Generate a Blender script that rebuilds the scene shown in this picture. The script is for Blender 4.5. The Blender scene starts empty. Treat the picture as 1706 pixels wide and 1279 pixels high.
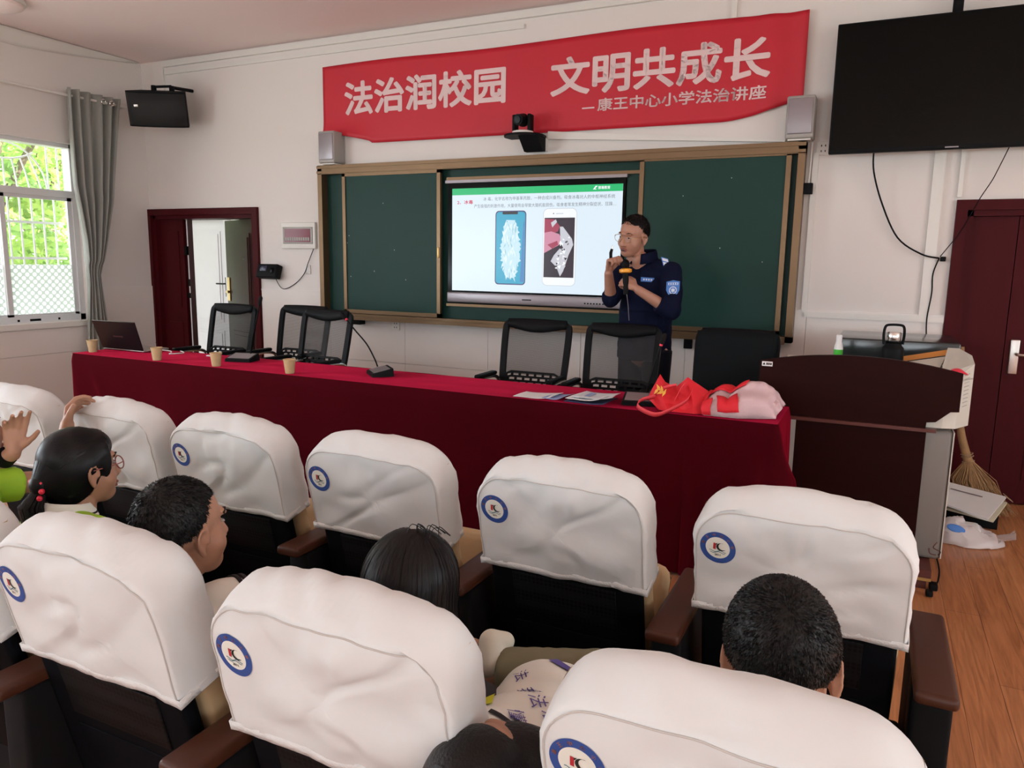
import bpy, bmesh, math, random
from mathutils import Vector, Matrix, noise

S = bpy.context.scene
COL = S.collection
rnd = random.Random(7)
PI = math.pi
V = Vector

# ------------------------------------------------------------------ camera
FPX = 1251.17                       # focal length in pixels of the 1706 px wide frame
YAW, PITCH, ROLL = math.radians(25.532), math.radians(-9.247), math.radians(0.907)
fwd = V((-math.sin(YAW) * math.cos(PITCH), math.cos(YAW) * math.cos(PITCH), math.sin(PITCH)))
rgt = V((math.cos(YAW), math.sin(YAW), 0))
upv = rgt.cross(fwd)
r2 = rgt * math.cos(ROLL) + upv * math.sin(ROLL)
u2 = -rgt * math.sin(ROLL) + upv * math.cos(ROLL)
cam = bpy.data.cameras.new('camera')
cam.sensor_fit = 'HORIZONTAL'
cam.sensor_width = 36.0
cam.lens = 36.0 * FPX / 1706.0
cam.clip_start = 0.02
camo = bpy.data.objects.new('camera', cam)
COL.objects.link(camo)
M3 = Matrix((r2, u2, -fwd)).transposed()
camo.matrix_world = Matrix.Translation((0, 0, 1.467)) @ M3.to_4x4()
S.camera = camo

# ------------------------------------------------------------------ light and exposure
S.view_settings.view_transform = 'Standard'
S.view_settings.look = 'None'
S.view_settings.gamma = 1.0
S.view_settings.use_curve_mapping = False
S.view_settings.exposure = 0.36
wd = bpy.data.worlds.new('overcast_sky')
S.world = wd
wd.use_nodes = True
bg = wd.node_tree.nodes['Background']
bg.inputs[0].default_value = (0.90, 0.96, 1.0, 1)
bg.inputs[1].default_value = 4.2


def window_light(name, loc, rot, sx, sy, power, color=(0.82, 0.93, 1.0)):
    l = bpy.data.lights.new(name, 'AREA')
    l.shape = 'RECTANGLE'
    l.size, l.size_y = sx, sy
    l.energy = power
    l.color = color
    o = bpy.data.objects.new(name, l)
    o.location = loc
    o.rotation_euler = rot
    COL.objects.link(o)
    return o


# daylight through the windows behind and beside the camera
window_light('daylight_window_left', (-6.80, 0.60, 1.68), (0, -PI / 2 - 0.72, 0), 1.5, 1.8, 98)
window_light('daylight_window_left', (-6.80, -2.70, 1.68), (0, -PI / 2 - 0.72, 0), 1.5, 1.8, 78)
window_light('daylight_window_right', (4.26, 2.00, 1.75), (0, PI / 2 + 0.72, 0), 1.6, 2.2, 36)
window_light('daylight_window_right', (4.26, -2.10, 1.75), (0, PI / 2 + 0.72, 0), 1.6, 2.2, 44)
window_light('daylight_window_back', (-2.6, -6.56, 1.80), (PI / 2 + 0.65, 0, 0), 2.4, 1.7, 44)
window_light('daylight_window_back', (1.6, -6.56, 1.80), (PI / 2 + 0.65, 0, 0), 2.4, 1.7, 50)


# low sun through the right-hand windows: its patch on the floor warms the ceiling
sun = bpy.data.lights.new('sun', 'SUN')
sun.energy = 17
sun.angle = 0.01
sun.color = (1.0, 0.95, 0.88)
suno = bpy.data.objects.new('sun', sun)
suno.rotation_euler = (0, math.radians(46), 0)
COL.objects.link(suno)


# ------------------------------------------------------------------ materials
def lin(r, g, b):
    f = lambda c: (c / 255.0 / 12.92) if c <= 10.31 else ((c / 255.0 + 0.055) / 1.055) ** 2.4
    return (f(r), f(g), f(b), 1)


def mat(name, col, rough=0.5, metal=0.0, var=0.0, vscale=6.0, bump=0.0, bscale=60.0, emit=0.0, sheen=0.0, stretch=None, spec=None, coat=0.0):
    m = bpy.data.materials.new(name)
    m.use_nodes = True
    nt = m.node_tree
    b = nt.nodes['Principled BSDF']
    if len(col) == 3:
        col = (*col, 1)
    b.inputs['Base Color'].default_value = col
    b.inputs['Roughness'].default_value = rough
    b.inputs['Metallic'].default_value = metal
    if spec is not None:
        b.inputs['Specular IOR Level'].default_value = spec
    if coat:
        b.inputs['Coat Weight'].default_value = coat
        b.inputs['Coat Roughness'].default_value = 0.15
    if sheen:
        b.inputs['Sheen Weight'].default_value = sheen
        b.inputs['Sheen Roughness'].default_value = 0.35
    if emit:
        b.inputs['Emission Color'].default_value = col
        b.inputs['Emission Strength'].default_value = emit
    if var or bump:
        tc = nt.nodes.new('ShaderNodeTexCoord')
        mp = nt.nodes.new('ShaderNodeMapping')
        nt.links.new(tc.outputs['Object'], mp.inputs[0])
        if stretch:
            mp.inputs['Scale'].default_value = stretch
    if var:
        n = nt.nodes.new('ShaderNodeTexNoise')
        n.inputs['Scale'].default_value = vscale
        n.inputs['Detail'].default_value = 4
        nt.links.new(mp.outputs[0], n.inputs['Vector'])
        mx = nt.nodes.new('ShaderNodeMix')
        mx.data_type = 'RGBA'
        mx.inputs['A'].default_value = tuple(c * (1 - var) for c in col[:3]) + (1,)
        mx.inputs['B'].default_value = tuple(min(1, c * (1 + var)) for c in col[:3]) + (1,)
        nt.links.new(n.outputs['Fac'], mx.inputs['Factor'])
        nt.links.new(mx.outputs['Result'], b.inputs['Base Color'])
    if bump:
        n2 = nt.nodes.new('ShaderNodeTexNoise')
        n2.inputs['Scale'].default_value = bscale
        n2.inputs['Detail'].default_value = 3
        nt.links.new(mp.outputs[0], n2.inputs['Vector'])
        bp = nt.nodes.new('ShaderNodeBump')
        bp.inputs['Strength'].default_value = bump
        bp.inputs['Distance'].default_value = 0.01
        nt.links.new(n2.outputs['Fac'], bp.inputs['Height'])
        nt.links.new(bp.outputs['Normal'], b.inputs['Normal'])
    return m


def floor_mat():
    m = bpy.data.materials.new('laminate_planks')
    m.use_nodes = True
    nt = m.node_tree
    b = nt.nodes['Principled BSDF']
    tc = nt.nodes.new('ShaderNodeTexCoord')
    mp = nt.nodes.new('ShaderNodeMapping')
    mp.inputs['Rotation'].default_value = (0, 0, PI / 2)
    nt.links.new(tc.outputs['Object'], mp.inputs[0])
    br = nt.nodes.new('ShaderNodeTexBrick')
    br.inputs['Scale'].default_value = 1.0
    br.inputs['Brick Width'].default_value = 1.2
    br.inputs['Row Height'].default_value = 0.13
    br.inputs['Mortar Size'].default_value = 0.0012
    br.inputs['Color1'].default_value = (0.46, 0.185, 0.075, 1)
    br.inputs['Color2'].default_value = (0.54, 0.235, 0.10, 1)
    br.inputs['Mortar'].default_value = (0.17, 0.06, 0.025, 1)
    nt.links.new(mp.outputs[0], br.inputs['Vector'])
    mp2 = nt.nodes.new('ShaderNodeMapping')
    mp2.inputs['Scale'].default_value = (26, 1.6, 1)
    nt.links.new(tc.outputs['Object'], mp2.inputs[0])
    n = nt.nodes.new('ShaderNodeTexNoise')
    n.inputs['Scale'].default_value = 1.6
    n.inputs['Detail'].default_value = 6
    n.inputs['Distortion'].default_value = 1.6
    nt.links.new(mp2.outputs[0], n.inputs['Vector'])
    rp = nt.nodes.new('ShaderNodeValToRGB')
    rp.color_ramp.elements[0].position = 0.3
    rp.color_ramp.elements[0].color = (0.66, 0.6, 0.56, 1)
    rp.color_ramp.elements[1].position = 0.65
    rp.color_ramp.elements[1].color = (1.08, 1.08, 1.08, 1)
    nt.links.new(n.outputs['Fac'], rp.inputs[0])
    mx = nt.nodes.new('ShaderNodeMix')
    mx.data_type = 'RGBA'
    mx.blend_type = 'MULTIPLY'
    mx.inputs['Factor'].default_value = 1
    nt.links.new(br.outputs['Color'], mx.inputs['A'])
    nt.links.new(rp.outputs[0], mx.inputs['B'])
    nt.links.new(mx.outputs['Result'], b.inputs['Base Color'])
    b.inputs['Roughness'].default_value = 0.32
    return m


def leaf_mat():
    m = bpy.data.materials.new('leaf')
    m.use_nodes = True
    nt = m.node_tree
    b = nt.nodes['Principled BSDF']
    tc = nt.nodes.new('ShaderNodeTexCoord')
    n = nt.nodes.new('ShaderNodeTexNoise')
    n.inputs['Scale'].default_value = 1.6
    nt.links.new(tc.outputs['Object'], n.inputs['Vector'])
    rp = nt.nodes.new('ShaderNodeValToRGB')
    rp.color_ramp.elements[0].position = 0.35
    rp.color_ramp.elements[0].color = (0.20, 0.40, 0.10, 1)
    rp.color_ramp.elements[1].position = 0.65
    rp.color_ramp.elements[1].color = (0.52, 0.70, 0.16, 1)
    nt.links.new(n.outputs['Fac'], rp.inputs[0])
    tr = nt.nodes.new('ShaderNodeBsdfTranslucent')
    nt.links.new(rp.outputs[0], tr.inputs[0])
    nt.links.new(rp.outputs[0], b.inputs['Base Color'])
    b.inputs['Roughness'].default_value = 0.5
    ms = nt.nodes.new('ShaderNodeMixShader')
    ms.inputs[0].default_value = 0.45
    nt.links.new(b.outputs[0], ms.inputs[1])
    nt.links.new(tr.outputs[0], ms.inputs[2])
    nt.links.new(ms.outputs[0], nt.nodes['Material Output'].inputs[0])
    return m


def see_through(name, col, alpha, rough=0.5, lines=0.0):
    """woven or clear sheet: part of the light goes straight through"""
    m = bpy.data.materials.new(name)
    m.use_nodes = True
    nt = m.node_tree
    b = nt.nodes['Principled BSDF']
    b.inputs['Base Color'].default_value = (*col, 1)
    b.inputs['Roughness'].default_value = rough
    t = nt.nodes.new('ShaderNodeBsdfTransparent')
    ms = nt.nodes.new('ShaderNodeMixShader')
    ms.inputs[0].default_value = alpha
    if lines:
        tc = nt.nodes.new('ShaderNodeTexCoord')
        w = nt.nodes.new('ShaderNodeTexWave')
        w.wave_type = 'BANDS'
        w.bands_direction = 'Z'
        w.inputs['Scale'].default_value = lines
        w.inputs['Distortion'].default_value = 0.6
        nt.links.new(tc.outputs['Object'], w.inputs['Vector'])
        mr = nt.nodes.new('ShaderNodeMapRange')
        mr.inputs['To Min'].default_value = max(0, alpha - 0.12)
        mr.inputs['To Max'].default_value = min(1, alpha + 0.12)
        nt.links.new(w.outputs['Fac'], mr.inputs['Value'])
        nt.links.new(mr.outputs[0], ms.inputs[0])
    nt.links.new(t.outputs[0], ms.inputs[1])
    nt.links.new(b.outputs[0], ms.inputs[2])
    nt.links.new(ms.outputs[0], nt.nodes['Material Output'].inputs[0])
    return m


def frost_mat():
    """frosted window film with rows of white discs set like a checkerboard"""
    m = bpy.data.materials.new('frosted_film')
    m.use_nodes = True
    nt = m.node_tree
    b = nt.nodes['Principled BSDF']
    tc = nt.nodes.new('ShaderNodeTexCoord')
    sp = nt.nodes.new('ShaderNodeSeparateXYZ')
    nt.links.new(tc.outputs['Object'], sp.inputs[0])

    def mth(op, a, bb):
        n = nt.nodes.new('ShaderNodeMath')
        n.operation = op
        for i, x in enumerate((a, bb)):
            if x is None:
                continue
            if isinstance(x, (int, float)):
                n.inputs[i].default_value = x
            else:
                nt.links.new(x, n.inputs[i])
        return n.outputs[0]
    p = 0.066
    u = mth('DIVIDE', mth('ADD', sp.outputs['Y'], sp.outputs['Z']), p)
    v = mth('DIVIDE', mth('SUBTRACT', sp.outputs['Y'], sp.outputs['Z']), p)
    fu = mth('SUBTRACT', mth('FRACT', mth('ADD', u, 40), None), 0.5)
    fv = mth('SUBTRACT', mth('FRACT', mth('ADD', v, 40), None), 0.5)
    d = mth('SQRT', mth('ADD', mth('MULTIPLY', fu, fu), mth('MULTIPLY', fv, fv)), None)
    disc = mth('LESS_THAN', d, 0.40)
    mx = nt.nodes.new('ShaderNodeMix')
    mx.data_type = 'RGBA'
    mx.inputs['A'].default_value = (0.48, 0.50, 0.48, 1)
    mx.inputs['B'].default_value = (0.78, 0.79, 0.78, 1)
    nt.links.new(disc, mx.inputs['Factor'])
    tr = nt.nodes.new('ShaderNodeBsdfTranslucent')
    nt.links.new(mx.outputs['Result'], tr.inputs[0])
    t = nt.nodes.new('ShaderNodeBsdfTransparent')
    ms = nt.nodes.new('ShaderNodeMixShader')
    mr = nt.nodes.new('ShaderNodeMapRange')
    mr.inputs['To Min'].default_value = 0.72
    mr.inputs['To Max'].default_value = 0.92
    nt.links.new(disc, mr.inputs['Value'])
    nt.links.new(mr.outputs[0], ms.inputs[0])
    nt.links.new(t.outputs[0], ms.inputs[1])
    nt.links.new(tr.outputs[0], ms.inputs[2])
    nt.links.new(ms.outputs[0], nt.nodes['Material Output'].inputs[0])
    return m


def holes_mat():
    m = bpy.data.materials.new('perforated_black_plastic')
    m.use_nodes = True
    nt = m.node_tree
    b = nt.nodes['Principled BSDF']
    tc = nt.nodes.new('ShaderNodeTexCoord')
    vo = nt.nodes.new('ShaderNodeTexVoronoi')
    vo.inputs['Scale'].default_value = 85
    vo.inputs['Randomness'].default_value = 0.0
    nt.links.new(tc.outputs['Object'], vo.inputs['Vector'])
    rp = nt.nodes.new('ShaderNodeValToRGB')
    rp.color_ramp.elements[0].position = 0.35
    rp.color_ramp.elements[0].color = (0.001, 0.001, 0.001, 1)
    rp.color_ramp.elements[1].position = 0.45
    rp.color_ramp.elements[1].color = (0.007, 0.0075, 0.009, 1)
    nt.links.new(vo.outputs['Distance'], rp.inputs[0])
    nt.links.new(rp.outputs[0], b.inputs['Base Color'])
    b.inputs['Roughness'].default_value = 0.55
    b.inputs['Specular IOR Level'].default_value = 0.12
    return m


K = {}
K['wall'] = mat('wall_paint', (0.77, 0.725, 0.695), 0.6, var=0.02, vscale=1.2, bump=0.03, bscale=120)
K['wainscot'] = mat('wainscot_tile', (0.79, 0.745, 0.715), 0.32, var=0.02, vscale=2)
K['ceiling'] = mat('ceiling_paint', (0.90, 0.76, 0.73), 0.7, var=0.015, vscale=1)  # pink of light bounced off the floor is mixed into the white paint
K['floor'] = floor_mat()
K['pvc'] = mat('white_pvc', (0.76, 0.74, 0.70), 0.35, var=0.02)
K['doorwood'] = mat('dark_red_door', (0.062, 0.005, 0.008), 0.48, spec=0.10, var=0.15, vscale=5, stretch=(6, 6, 0.5), bump=0.04, bscale=30)
K['doordark'] = mat('shaded_red_door', (0.040, 0.014, 0.013), 0.45, spec=0.2, var=0.15, vscale=5, stretch=(6, 6, 0.5))  # darker copy of the door wood, backlit shade put into the colour
K['alu'] = mat('white_aluminium', (0.74, 0.75, 0.76), 0.35, 0.1)
K['grille'] = mat('white_painted_steel', (0.85, 0.86, 0.86), 0.4)
K['glass'] = see_through('window_glass', (0.85, 0.9, 0.9), 0.08, 0.05)
K['frost'] = frost_mat()
K['curtain'] = mat('grey_green_curtain', (0.30, 0.31, 0.285), 0.55, sheen=0.3, var=0.04, vscale=20, bump=0.05, bscale=400)
K['chrome'] = mat('chrome', (0.75, 0.74, 0.72), 0.18, 1.0)
K['steel'] = mat('brushed_steel', (0.55, 0.53, 0.50), 0.32, 1.0, var=0.05, vscale=30)
K['black'] = mat('black_plastic', (0.0055, 0.006, 0.007), 0.5, spec=0.10, var=0.1, vscale=30)
K['blackmatte'] = mat('matte_black', (0.006, 0.006, 0.007), 0.75, spec=0.15, var=0.1, vscale=40)
K['blackgloss'] = mat('black_screen', (0.003, 0.004, 0.004), 0.12, spec=0.12)
K['grille_cloth'] = mat('speaker_grille', (0.012, 0.013, 0.014), 0.75, bump=0.3, bscale=700)
K['bronze'] = mat('bronze_aluminium', (0.185, 0.115, 0.062), 0.38, 0.7, var=0.06, vscale=8)
K['greenboard'] = mat('green_chalkboard', (0.010, 0.045, 0.036), 0.45, var=0.10, vscale=2.2, bump=0.02, bscale=300, spec=0.2)
K['silver'] = mat('silver_grey_plastic', (0.30, 0.27, 0.29), 0.35, 0.4)
K['greymetal'] = mat('warm_grey_steel', (0.36, 0.34, 0.32), 0.45, var=0.03)
K['lecternsteel'] = mat('dull_grey_steel', (0.205, 0.19, 0.175), 0.5, var=0.03)
K['creamsteel'] = mat('pale_grey_steel', (0.66, 0.65, 0.58), 0.45, var=0.03)
K['lectern'] = mat('dark_mahogany', (0.018, 0.0035, 0.003), 0.5, spec=0.07, var=0.3, vscale=3, stretch=(1, 1, 7), bump=0.02)
K['redwood'] = mat('red_brown_wood', (0.10, 0.022, 0.016), 0.4, var=0.2, vscale=6)
K['orange_edge'] = mat('orange_wood_edge', (0.62, 0.26, 0.06), 0.4, var=0.1)
K['velvet'] = mat('wine_red_velvet', (0.055, 0.0008, 0.0045), 0.85, var=0.12, vscale=4, bump=0.06, bscale=500, sheen=0.75, spec=0.05)
K['velvet'].node_tree.nodes['Principled BSDF'].inputs['Sheen Tint'].default_value = (0.95, 0.02, 0.09, 1)
K['banner'] = mat('red_banner_cloth', (0.56, 0.012, 0.03), 0.55, var=0.06, vscale=3, bump=0.04, bscale=30)
K['bannertext'] = mat('pale_pink_letters', (0.80, 0.60, 0.60), 0.55, var=0.06, vscale=12)
K['cover'] = mat('white_seat_cover_cloth', (0.725, 0.745, 0.745), 0.75, var=0.02, vscale=6, bump=0.22, bscale=11, sheen=0.1)
K['hem'] = mat('white_hem_cloth', (0.73, 0.74, 0.735), 0.8, bump=0.3, bscale=220)
K['seam'] = mat('grey_seam_thread', (0.55, 0.53, 0.50), 0.8)
K['tan'] = mat('tan_upholstery', (0.50, 0.35, 0.19), 0.65, var=0.05, vscale=10, bump=0.05, bscale=300)
K['armwood'] = mat('brown_armrest_wood', (0.062, 0.021, 0.011), 0.4, spec=0.3, var=0.2, vscale=6, stretch=(5, 0.7, 5))
K['holes'] = holes_mat()
K['blue'] = mat('emblem_blue', (0.025, 0.075, 0.30), 0.7)
K['ewhite'] = mat('emblem_white', (0.80, 0.80, 0.72), 0.7)
K['ered'] = mat('emblem_red', (0.45, 0.02, 0.03), 0.7)
K['eblack'] = mat('emblem_black', (0.01, 0.015, 0.012), 0.7)
K['egreen'] = mat('emblem_wave', (0.10, 0.20, 0.24), 0.7)
K['eorange'] = mat('emblem_orange', (0.36, 0.14, 0.10), 0.7)
K['cup'] = mat('kraft_paper_cup', (0.60, 0.42, 0.23), 0.7, var=0.1, vscale=40)
K['white'] = mat('white_paper', (0.80, 0.80, 0.80), 0.6, var=0.02, vscale=30)
K['laptop'] = mat('dark_grey_laptop', (0.035, 0.022, 0.026), 0.3, 0.5)
K['gold'] = mat('brass', (0.52, 0.33, 0.12), 0.35, 0.9)
K['mesh'] = see_through('black_mesh_fabric', (0.03, 0.03, 0.032), 0.60, 0.8, lines=55)
K['skin'] = mat('skin', (0.46, 0.24, 0.155), 0.5, var=0.06, vscale=18, bump=0.02, bscale=300)
K['skinman'] = mat('man_skin', (0.45, 0.225, 0.155), 0.45, var=0.08, vscale=25, bump=0.02, bscale=300)
K['hair'] = mat('black_hair', (0.006, 0.0055, 0.0055), 0.42, spec=0.25, var=0.3, vscale=60, bump=0.25, bscale=160)
K['navy'] = mat('navy_uniform_cloth', (0.0055, 0.0075, 0.025), 0.85, spec=0.08, var=0.25, vscale=9, bump=0.15, bscale=18)
K['navytrouser'] = mat('black_navy_trousers', (0.006, 0.007, 0.013), 0.8, spec=0.15, var=0.2)
K['lime'] = mat('lime_green_cloth', (0.36, 0.66, 0.035), 0.7, var=0.05, vscale=10, bump=0.12, bscale=25)
K['whitecloth'] = mat('white_shirt_cloth', (0.82, 0.84, 0.78), 0.75, var=0.02, bump=0.15, bscale=22)
K['olive'] = mat('olive_trousers', (0.17, 0.155, 0.09), 0.75, var=0.08, bump=0.15, bscale=25)
K['darkcloth'] = mat('black_cloth', (0.012, 0.012, 0.016), 0.75, var=0.2)
K['purple'] = mat('purple_trim', (0.10, 0.08, 0.32), 0.7)
K['shoe'] = mat('pale_shoe', (0.62, 0.60, 0.50), 0.6, var=0.05)
K['redbag'] = mat('red_nonwoven_bag', (0.80, 0.015, 0.03), 0.65, bump=0.3, bscale=350)
K['redstrap'] = mat('red_strap', (0.86, 0.07, 0.09), 0.6, bump=0.2, bscale=300)
K['pinkbag'] = mat('pale_pink_nonwoven', (0.72, 0.52, 0.55), 0.7, bump=0.25, bscale=350)
K['yellowprint'] = mat('gold_print', (0.85, 0.42, 0.06), 0.6)
K['badgeblue'] = mat('badge_blue', (0.07, 0.22, 0.62), 0.6)
K['badgewhite'] = mat('badge_white', (0.75, 0.80, 0.90), 0.6)
K['orange'] = mat('orange_plastic', (0.95, 0.40, 0.02), 0.4)
K['green'] = mat('green_liquid', (0.06, 0.50, 0.05), 0.3)
K['redplastic'] = mat('bright_red_plastic', (0.80, 0.03, 0.07), 0.35)
K['straw'] = mat('broom_straw', (0.36, 0.21, 0.095), 0.8, var=0.3, vscale=40)
K['plasticbag'] = see_through('translucent_plastic_bag', (0.80, 0.74, 0.75), 0.72, 0.25)
K['cardbrown'] = mat('brown_card', (0.35, 0.25, 0.15), 0.7)
K['lens'] = see_through('spectacle_lens', (0.8, 0.85, 0.9), 0.03, 0.08)
K['lips'] = mat('lips', (0.30, 0.10, 0.085), 0.45)
K['eyewhite'] = mat('eye_white', (0.36, 0.32, 0.30), 0.3)
K['bark'] = mat('bark', (0.16, 0.12, 0.08), 0.9, var=0.3)
K['leaf'] = leaf_mat()
K['shell'] = mat('matt_black_shell', (0.0045, 0.005, 0.0065), 0.65, spec=0.04, var=0.1)
K['longhair'] = mat('glossy_black_hair', (0.007, 0.007, 0.008), 0.42, spec=0.22, var=0.3, vscale=60)
K['grass'] = mat('ground_cover', (0.32, 0.33, 0.25), 0.9, var=0.3, vscale=3)
K['concrete'] = mat('concrete', (0.55, 0.52, 0.48), 0.8, var=0.1)
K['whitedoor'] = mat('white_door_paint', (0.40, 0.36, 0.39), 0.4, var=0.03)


def emis(name, col, s=1.0):
    m = bpy.data.materials.new(name)
    m.use_nodes = True
    nt = m.node_tree
    b = nt.nodes['Principled BSDF']
    b.inputs['Base Color'].default_value = (0.01, 0.01, 0.01, 1)
    b.inputs['Roughness'].default_value = 0.25
    b.inputs['Emission Color'].default_value = (*col[:3], 1)
    b.inputs['Emission Strength'].default_value = s
    return m


E_ = {}
for n_, c_ in dict(bg=lin(224, 240, 252), green=lin(4, 188, 112), red=lin(214, 40, 80), text=lin(112, 112, 122), white=lin(248, 252, 255),
                   teal=lin(44, 166, 200), blue=lin(70, 130, 190), frame=lin(60, 60, 110), crystal=lin(200, 232, 244), crystal2=lin(232, 248, 252), shade=lin(160, 205, 222),
                   grey=lin(202, 210, 220), dark=lin(40, 26, 42), pink=lin(210, 140, 165), rose=lin(165, 55, 85), silver=lin(205, 205, 215), black=lin(24, 22, 30)).items():
    E_[n_] = emis('slide_' + n_, c_, 0.75)


# ------------------------------------------------------------------ mesh builder
class MB:
    def __init__(self):
        self.v, self.f, self.m = [], [], []
        self.mi = 0

    def add(self, vs, fs, mi=None):
        o = len(self.v)
        self.v += [tuple(p) for p in vs]
        self.f += [tuple(i + o for i in f) for f in fs]
        self.m += [self.mi if mi is None else mi] * len(fs)
        return self

    def box(self, x0, x1, y0, y1, z0, z1, mi=None):
        vs = [(x0, y0, z0), (x1, y0, z0), (x1, y1, z0), (x0, y1, z0), (x0, y0, z1), (x1, y0, z1), (x1, y1, z1), (x0, y1, z1)]
        return self.add(vs, [(3, 2, 1, 0), (4, 5, 6, 7), (0, 1, 5, 4), (1, 2, 6, 5), (2, 3, 7, 6), (3, 0, 4, 7)], mi)

    def rbox(self, c, s, r=0.01, rot=None, seg=3, mi=None):
        bm = bmesh.new()
        bmesh.ops.create_cube(bm, size=1)
        for v in bm.verts:
            v.co = V((v.co.x * s[0], v.co.y * s[1], v.co.z * s[2]))
        r = min(r, min(s) * 0.49)
        bmesh.ops.bevel(bm, geom=bm.edges[:], offset=r, segments=seg, profile=0.5, affect='EDGES')
        R = rot if rot is not None else Matrix.Identity(3)
        c = V(c)
        bm.verts.index_update()
        vs = [c + R @ v.co for v in bm.verts]
        fs = [tuple(v.index for v in f.verts) for f in bm.faces]
        bm.free()
        return self.add(vs, fs, mi)

    def cyl(self, p0, p1, r0, r1=None, n=16, mi=None):
        return self.tube([p0, p1], [r0, r0 if r1 is None else r1], n, mi)

    def tube(self, pts, r, n=8, mi=None, cap=True, flat=1.0, closed=False):
        pts = [V(p) for p in pts]
        k = len(pts)
        rr = r if isinstance(r, (list, tuple)) else [r] * k
        vs, fs = [], []
        nrm = None
        for i, p in enumerate(pts):
            if closed:
                t = (pts[(i + 1) % k] - pts[i - 1])
            else:
                t = (pts[min(i + 1, k - 1)] - pts[max(i - 1, 0)])
            t = t.normalized() if t.length > 1e-9 else V((0, 0, 1))
            if nrm is None:
                a = V((0, 0, 1)) if abs(t.z) < 0.9 else V((1, 0, 0))
                nrm = (a - t * a.dot(t)).normalized()
            else:
                q = nrm - t * nrm.dot(t)
                nrm = q.normalized() if q.length > 1e-6 else nrm
            bn = t.cross(nrm)
            for j in range(n):
                a = 2 * PI * j / n
                vs.append(p + (nrm * math.cos(a) * flat + bn * math.sin(a)) * rr[i])
        m = k if closed else k - 1
        for i in range(m):
            for j in range(n):
                a, b = i * n + j, i * n + (j + 1) % n
                i2 = (i + 1) % k
                c, d = i2 * n + (j + 1) % n, i2 * n + j
                fs.append((a, b, c, d))
        if cap and not closed:
            fs.append(tuple(reversed(range(n))))
            fs.append(tuple((k - 1) * n + j for j in range(n)))
        return self.add(vs, fs, mi)

    def lathe(self, prof, c=(0, 0, 0), n=24, R=None, mi=None):
        c = V(c)
        vs, fs = [], []
        for (r, z) in prof:
            for j in range(n):
                a = 2 * PI * j / n
                p = V((r * math.cos(a), r * math.sin(a), z))
                vs.append(c + (R @ p if R is not None else p))
        for i in range(len(prof) - 1):
            for j in range(n):
                fs.append((i * n + j, i * n + (j + 1) % n, (i + 1) * n + (j + 1) % n, (i + 1) * n + j))
        fs.append(tuple(reversed(range(n))))
        fs.append(tuple((len(prof) - 1) * n + j for j in range(n)))
        return self.add(vs, fs, mi)

    def ell(self, c, r, R=None, nu=20, nv=12, mi=None):
        c = V(c)
        vs, fs = [], []
        for i in range(nv + 1):
            th = PI * i / nv
            for j in range(nu):
                a = 2 * PI * j / nu
                p = V((r[0] * math.sin(th) * math.cos(a), r[1] * math.sin(th) * math.sin(a), r[2] * math.cos(th)))
                vs.append(c + (R @ p if R is not None else p))
        for i in range(nv):
            for j in range(nu):
                fs.append((i * nu + j, (i + 1) * nu + j, (i + 1) * nu + (j + 1) % nu, i * nu + (j + 1) % nu))
        return self.add(vs, fs, mi)

    def cap(self, a, b, ra, rb=None, n=14):
        """tapered limb with round ends"""
        rb = ra if rb is None else rb
        self.tube([a, b], [ra, rb], n)
        self.ell(a, (ra,) * 3, nu=n, nv=8)
        self.ell(b, (rb,) * 3, nu=n, nv=8)
        return self

    def prism(self, poly, lo, hi, axis='y', mi=None):
        """polygon in the other two axes, extruded along an axis"""
        n = len(poly)
        def P(a, b, t):
            return {'y': (a, t, b), 'x': (t, a, b), 'z': (a, b, t)}[axis]
        vs = [P(a, b, lo) for a, b in poly] + [P(a, b, hi) for a, b in poly]
        fs = [tuple(range(n)), tuple(reversed(range(n, 2 * n)))]
        for i in range(n):
            j = (i + 1) % n
            fs.append((j, i, n + i, n + j))
        return self.add(vs, fs, mi)

    def grid(self, fn, nu, nv, mi=None, closed_u=False):
        vs = [fn(i / (nu if closed_u else nu - 1), j / (nv - 1)) for j in range(nv) for i in range(nu)]
        fs = []
        for j in range(nv - 1):
            for i in range(nu if closed_u else nu - 1):
                a, b = j * nu + i, j * nu + (i + 1) % nu
                fs.append((a, b, b + nu, a + nu))
        return self.add(vs, fs, mi)

    def text(self, body, x0, x1, z0, z1, y, bold=0.0, mi=None, fn=None, dy=0.0):
        """lettering fitted to a rectangle; fn maps (a, b) to a point, else the plane Y = y"""
        vs, fs = text_shape(body)
        if bold:                       # heavier strokes: the glyphs laid side by side in a small ring
            n0, v0, f0 = len(vs), vs, fs
            vs, fs = [], []
            for k in range(8):
                a_ = PI * k / 4
                fs = fs + [tuple(i + len(vs) for i in f) for f in f0]
                vs = vs + [(p[0] + bold * math.cos(a_), p[1] + bold * math.sin(a_)) for p in v0]
        ax0, ax1 = min(p[0] for p in vs), max(p[0] for p in vs)
        az0, az1 = min(p[1] for p in vs), max(p[1] for p in vs)
        out = []
        for p in vs:
            a = x0 + (p[0] - ax0) / (ax1 - ax0) * (x1 - x0)
            b = z0 + (p[1] - az0) / (az1 - az0) * (z1 - z0)
            out.append(fn(a, b) if fn else (a, y, b))
        return self.add(out, fs, mi)

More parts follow.
